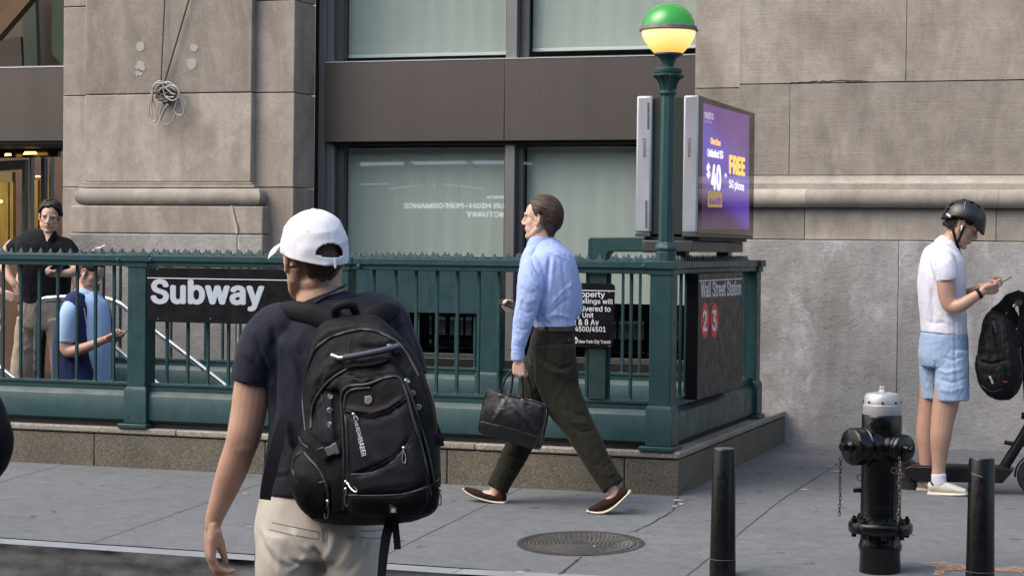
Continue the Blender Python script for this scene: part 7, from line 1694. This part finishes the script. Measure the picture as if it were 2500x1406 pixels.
M_boll = plain('black_bollard_paint', (.0028, .0028, .0034), .3, spec=.3, var=.3, vscale=25, bump=.3, bscale=60, bdist=.002, stretch=(1, 1, .4))
bollard(1768, 1094, 1440, 27.5, 32, 8.99, 'black steel bollard in front of the stair corner, left of the hydrant', 1363)
b2, bx2, by2 = bollard(2397, 1117, 1440, 31, 34.5, 9.10, 'black steel bollard in front of the scooter, right of the hydrant', 1393)
sc_ = MB(); bb2 = bvh_of(b2); stuck(sc_, bb2, [(2370, 1154), (2380, 1158), (2398, 1164)], .0012, .0, 5); obj('scratch', sc_, plain('scratch_grey', (.25, .25, .25), .6), b2)

# ================================================================== kick scooter
M_scb = plain('scooter_black', (.006, .006, .0075), .42, spec=.3, var=.2, vscale=20); M_rub = plain('rubber', (.010, .010, .010), .8, bump=.3)
SCO = thing('electric_scooter', tuple(onY(2340, 1205, 11.95)), 'black electric kick scooter parked behind the legs of the helmeted man', 'scooter')
E_ = Fig(Y=11.98)
def yz(px, py, Y=11.98): q = onY(px, py, Y); return (float(q[0]), float(q[2]))
def side(name, pts, Y0, Y1, mat, bev=.005, par=SCO): return obj(name, MB().prism([yz(*q) for q in pts], Y0, Y1, 'y'), mat, par, bevel=bev)
dk = side('deck', [(2212, 1140), (2225, 1134), (2468, 1141), (2476, 1146), (2450, 1176), (2240, 1171), (2214, 1158)], 11.90, 12.06, M_scb, .006)
side('grip_mat', [(2228, 1131.5), (2462, 1138), (2462, 1141), (2228, 1134.5)], 11.905, 12.055, M_rub, .002, dk)
def wheel(px, py, r, Y, nm='wheel'):
    c_ = onY(px, py, Y); w_ = obj(nm, MB().lathe((float(c_[0]), Y - .022, float(c_[2])), [(r * .55, .004), (r * .8, 0), (r * .93, .002), (r, .012), (r, .032), (r * .93, .042), (r * .8, .044), (r * .55, .04)], 36, 'y'), M_rub, SCO, smooth=40)
    rm = MB().lathe((float(c_[0]), Y - .018, float(c_[2])), [(r * .1, -.004), (r * .18, -.004), (r * .2, .004), (r * .5, .004), (r * .56, .0), (r * .6, .006)], 24, 'y')
    for k in range(10): a = 2 * math.pi * k / 10; rm.sphere((float(c_[0]) + r * .7 * math.cos(a), Y - .023, float(c_[2]) + r * .7 * math.sin(a)), .006, 8, 6)
    obj('rim', rm, plain('rim_grey', (.05, .05, .052), .45, metal=.4), w_); return w_
wheel(2205, 1160, .108, 11.98); wheel(2532, 1162, .115, 11.98)
side('rear_fender', [(2180, 1106), (2200, 1108), (2232, 1138), (2224, 1146), (2198, 1120), (2178, 1116)], 11.945, 12.015, M_scb)
side('tail_light', [(2198, 1150), (2208, 1150), (2208, 1158), (2198, 1158)], 11.89, 11.90, plain('red_reflector', (.55, .03, .02), .25))
tb_ = lambda name, pts, r, mat, par=SCO, rx=None: obj(name, MB().tube([Vector(onY(a, b, 11.98)) for a, b in pts], r, 12, rx=rx), mat, par)
nk_ = tb_('neck', [(2438, 1160), (2470, 1110), (2502, 1058), (2515, 1035)], .030, M_scb, rx=.024)
tb_('steering_column', [(2538, 1150), (2522, 1090), (2510, 1020), (2502, 880), (2494, 740)], .019, M_scb); tb_('folding_lever', [(2452, 1079), (2475, 1083), (2512, 1085)], .013, M_scb, nk_)
tb_('column_clamp', [(2494, 1014), (2515, 1016)], .02, M_scb, nk_)
fd = MB(); fd.tube([Vector(onY(2532 + 54 * math.cos(a), 1160 + 52 * math.sin(a), 11.98)) for a in np.linspace(math.pi * .98, math.pi * 1.6, 9)], .006, 8, rx=.03); obj('front_fender', fd, M_scb, SCO)
hb_ = MB(); c_ = Vector(onY(2494, 737, 11.98)); hb_.tube([c_ + Vector((0, -.25, .0)), c_ + Vector((0, .25, 0))], .013, 12); bar_ = obj('handlebar', hb_, M_scb, SCO)
g_ = MB(); g_.tube([c_ + Vector((0, -.26, 0)), c_ + Vector((0, -.14, 0))], .019, 14); obj('grip', g_, M_rub, bar_); g_ = MB(); g_.tube([c_ + Vector((0, .14, 0)), c_ + Vector((0, .26, 0))], .019, 14); obj('grip', g_, M_rub, bar_)
cbm = MB(); cbm.tube(smoothpts([Vector(onY(a, b, 11.93)) for a, b in ((2490, 735), (2477, 752), (2478, 785), (2488, 805), (2498, 850), (2504, 1000))]), .004, 8); obj('brake_cable', cbm, M_rub, SCO)
ks = tb_('kickstand', [(2300, 1172), (2285, 1204)], .007, M_scb)

# backpack hung on the scooter
HB = thing('backpack', tuple(onY(2440, 970, 11.85)), 'black backpack hanging from the scooter handlebar at the right edge', 'backpack')
def packY(rows, Y, n=30):
    R = catmull(rows, 5); mb = MB(); m = len(R)
    for q in R:
        for k in range(n):
            a = 2 * math.pi * k / n; ca, sa = math.cos(a), math.sin(a); u = math.copysign(abs(ca) ** .6, ca); v_ = math.copysign(abs(sa) ** .75, sa)
            cx_ = (q[1] + q[2]) / 2; hw = (q[2] - q[1]) / 2; P = Vector(onY(cx_ + hw * u, q[0], Y)) + Vector(ray(cx_, q[0])) * (v_ * q[3] / 2); mb.v.append(tuple(P))
    mb.f = [(j * n + k, j * n + (k + 1) % n, (j + 1) * n + (k + 1) % n, (j + 1) * n + k) for j in range(m - 1) for k in range(n)] + [tuple(range(n))[::-1], tuple((m - 1) * n + k for k in range(n))]
    return mb
M_pk2 = cloth('black_bag_cloth', (.0035, .0035, .0042), .3, .6, 400, .4, None, 0.)
mb = packY([(757, 2420, 2446, .08), (775, 2404, 2470, .16), (810, 2394, 2482, .22), (860, 2387, 2492, .25), (900, 2385, 2497, .26), (935, 2392, 2494, .25), (960, 2408, 2482, .22), (975, 2430, 2466, .14)], 11.86)
m2 = packY([(868, 2384, 2450, .10), (900, 2382, 2462, .14), (940, 2392, 2462, .13), (965, 2412, 2455, .09)], 11.78); mb.add(m2.v, m2.f)
me = grow(mb, .005, 3, .5); rumple(me, .008, (12, 12, 9), 101); rumple(me, .003, (34, 34, 24), 102)
folds(me, [([(2386, 880), (2420, 888), (2455, 880)], -.012, 4), ([(2425, 780), (2432, 830), (2445, 880)], -.010, 4), ([(2450, 780), (2462, 850), (2470, 930)], .010, 5), ([(2400, 810), (2410, 850), (2412, 880)], .006, 5), ([(2470, 790), (2480, 850), (2488, 900)], -.008, 4)])
h1 = wear('main_bag', me, M_pk2, HB); bk2 = bvh_of(h1)
zz = MB(); 
for pl in ([(2388, 885), (2415, 892), (2440, 890), (2458, 882)], [(2404, 790), (2418, 775), (2435, 778), (2445, 800), (2450, 850)], [(2396, 940), (2420, 955), (2445, 950)]): zz = MB(); stuck(zz, bk2, pl, .0028, .001, 6); obj('zip', zz, M_zip, h1)
lgm = MB(); band(lgm, bk2, [(2416, 918), (2420, 926), (2424, 936)], .012, .0015, .001); obj('white_mark', lgm, plain('mark_grey', (.28, .28, .28), .6), h1)
lgm = MB(); band(lgm, bk2, [(2424, 785), (2430, 798), (2434, 812)], .016, .002, .004); obj('strap_label', lgm, M_zip, h1)
lgm = MB(); band(lgm, bk2, [(2449, 930), (2454, 932), (2459, 930)], .008, .0015, .001); obj('red_tag', lgm, plain('red_tag', (.35, .05, .04), .7), h1)
tp = MB(); P = [Vector(onY(a, b, y)) for a, b, y in ((2428, 762, 11.84), (2450, 748, 11.8), (2465, 730, 11.78), (2485, 722, 11.8), (2500, 726, 11.86), (2505, 745, 11.9))]; strap(tp, P, [-FWD] * 6, [.06, .07, .07, .065, .06, .05], .016); P = [Vector(onY(a, b, y)) for a, b, y in ((2450, 733, 11.82), (2462, 752, 11.8), (2474, 768, 11.82), (2482, 800, 11.84))]; strap(tp, P, [-FWD] * 4, .05, .012)
obj('shoulder_strap', tp, M_pk2, HB, bevel=.004)
tp = MB(); P = [Vector(onY(a, b, 11.8)) for a, b in ((2500, 745), (2492, 790), (2484, 830), (2490, 850))]; strap(tp, P, [-FWD] * 4, [.05, .035, .03, .02], .01); obj('shoulder_strap', tp, M_pk2, HB, bevel=.003)

# ================================================================== cable coil on the pier
M_cable = plain('steel_cable_grey', (.36, .35, .34), .45, metal=.4, var=.2, vscale=80); M_cabd = plain('dark_cable', (.045, .042, .04), .6)
CC = thing('cable_coil', tuple(onY(405, 240, 14.33)), 'tangled bundle of grey steel cable hanging on the stone pilaster from two long wires', 'cable')
Z6 = (340, 170, 8.787)
def zc6(p, Y=14.36): return Vector(onY(Z6[0] + p[0] / Z6[2], Z6[1] + p[1] / Z6[2], Y))
wr = MB(); wr.tube([onY(403, -120, 14.37), onY(402, 0, 14.37), onY(393, 198, 14.36)], .0058, 8); obj('hanging_wire', wr, M_cabd, CC)
wr = MB(); wr.tube([onY(505, -120, 14.37), onY(461, 0, 14.37), onY(402, 200, 14.36)], .0072, 8); obj('hanging_wire', wr, M_cabd, CC)
loops = [([(470, 250), (380, 270), (300, 360), (270, 500), (230, 680), (205, 850), (215, 980), (290, 1110), (370, 1080), (370, 960)], 14.33), ([(300, 1060), (270, 900), (260, 720), (280, 560), (290, 430)], 14.325), ([(290, 430), (290, 640), (330, 780), (400, 930), (470, 1040), (470, 1160), (560, 1190), (650, 1170), (730, 1080), (770, 960), (760, 860)], 14.34),
         ([(520, 270), (650, 280), (760, 350), (830, 440), (900, 580), (990, 740), (1000, 840), (930, 960), (850, 985), (780, 940), (750, 870), (790, 740), (820, 620)], 14.33), ([(830, 430), (850, 530), (900, 660), (940, 800), (960, 900)], 14.325), ([(490, 240), (520, 330), (520, 450), (560, 580), (650, 650), (740, 665), (830, 600), (850, 500), (820, 410), (720, 350), (600, 350)], 14.30),
         ([(420, 480), (480, 400), (600, 380), (700, 390), (770, 450)], 14.305), ([(550, 390), (640, 470), (700, 520), (770, 530)], 14.30), ([(360, 670), (420, 720), (500, 740), (460, 850), (440, 950)], 14.33), ([(300, 360), (360, 300), (470, 290), (600, 300)], 14.315), ([(740, 590), (640, 600), (560, 570)], 14.305)]
for pts, Y in loops: c_ = MB(); c_.tube(smoothpts([zc6(p, Y) for p in pts], 5), .0056, 8); obj('cable_loop', c_, M_cable, CC, smooth=60)
rr = random.Random(5); cx_, cy_ = 570, 520
ball = MB(); bc = zc6((cx_, cy_), 14.365)
for k in range(30):
    a = rr.uniform(-.5, .5); r1 = rr.uniform(.02, .066); pts = []
    ax1 = rr.uniform(.7, 1); off = rr.uniform(-.02, .02)
    for t_ in np.linspace(0, 2 * math.pi, 15): x = .082 * ax1 * math.cos(t_); z = r1 * math.sin(t_); pts.append(bc + Vector((x * math.cos(a) - z * math.sin(a), -.022 * math.sin(t_ * 1 + k) - .012, x * math.sin(a) * .7 + z * math.cos(a) + off)))
    ball.tube(pts, .0056, 6)
obj('cable_bundle', ball, plain('bundle_grey', (.12, .115, .11), .5, metal=.4, var=.4, vscale=60), CC, smooth=60)
sw = MB(); sw.tube([zc6(p, 14.31) for p in ((620, 740), (590, 800), (540, 880))], [.009, .012, .009], 10); sw.tube([zc6(p, 14.31) for p in ((535, 890), (500, 980), (470, 1040))], [.009, .009, .008], 10); sw.tube([zc6(p, 14.31) for p in ((455, 1060), (440, 1090), (400, 1190), (375, 1300))], [.008, .0055, .004, .003], 8); obj('swivel_hook', sw, M_met, CC)
sw = MB()
for q in ((330, 400), (335, 485), (430, 395)): bxo(sw, zc6(q, 14.30), .009, .006, Vector(_r), Vector(_d), .002)
obj('clamp', sw, M_met, CC)

# ================================================================== street behind the camera (seen in the glass)
OB = thing('opposite_building', (0, -9.5, -.1), 'stone building across the street, seen only as reflections in the glass', 'building')
M_opp = plain('opposite_stone', (.15, .14, .13), .85, var=.25, vscale=.6); M_oppg = plain('opposite_glass', (.03, .04, .045), .15)
ob = MB()
for i in range(-6, 7): ob.box(i * 6 - .9, i * 6 + .9, -10.2, -9.5, -.1, 9.7)
for z in (4.6, 8.6): ob.box(-40, 40, -10.2, -9.55, z, z + 1.1)
obj('facade', ob, M_opp, OB); obj('glazing', MB().box(-40, 40, -10.6, -10.3, -.1, 9.2), M_oppg, OB)
obj('shop_interior', MB().box(-8, 5, -10.28, -10.25, .2, 4.5), plain('shop_dark', (.02, .02, .022), .6), OB)
def refl(px, py):      # point on the shop front that the lower window mirrors at this pixel
    p = onY(px, py, YG + .025); v = np.array(p) - C0; v = v * np.array([1, -1, 1]); t_ = (-10.2 - p[1]) / v[1]; return Vector(p + v * t_)
M_shopw = emis('shop_sign_white', (.8, .9, .95), 2.2)
def rtext(s, x0, x1, yb, yt): a, b, c_ = refl(x1, yb), refl(x0, yb), refl(x1, yt); text_fit('shop_sign', s, a, b, c_, M_shopw, OB, .03)
rtext('YOUR HIGH-PERFORMANCE', 985, 1262, 509, 496); rtext('SANCTUARY', 1139, 1262, 530, 517); rtext('EQUINOX', 1187, 1262, 485.5, 478)
def rstrip(pts, s_): P = [refl(*q) for q in pts]; obj('light_strip', MB().add(P, [(0, 1, 2, 3)]), emis('strip_light', (.8, .9, 1), s_ * .42), OB)
rstrip([(870, 397), (983, 395), (987, 403), (870, 406)], 2.); rstrip([(1000, 395), (1135, 393), (1145, 401), (1012, 403)], 2.); rstrip([(1148, 393), (1232, 393), (1232, 401), (1160, 402)], 2.); rstrip([(1240, 393), (1285, 396), (1320, 403), (1250, 402)], 1.6)
rstrip([(872, 449), (948, 448), (948, 450.5), (872, 451.5)], 1.8); rstrip([(950, 460), (1035, 450), (1035, 452), (952, 462)], 1.5); rstrip([(1078, 449), (1180, 460), (1180, 462), (1078, 451)], 1.5); rstrip([(1059, 446), (1061, 446), (1061, 461), (1059, 461)], 1.8)
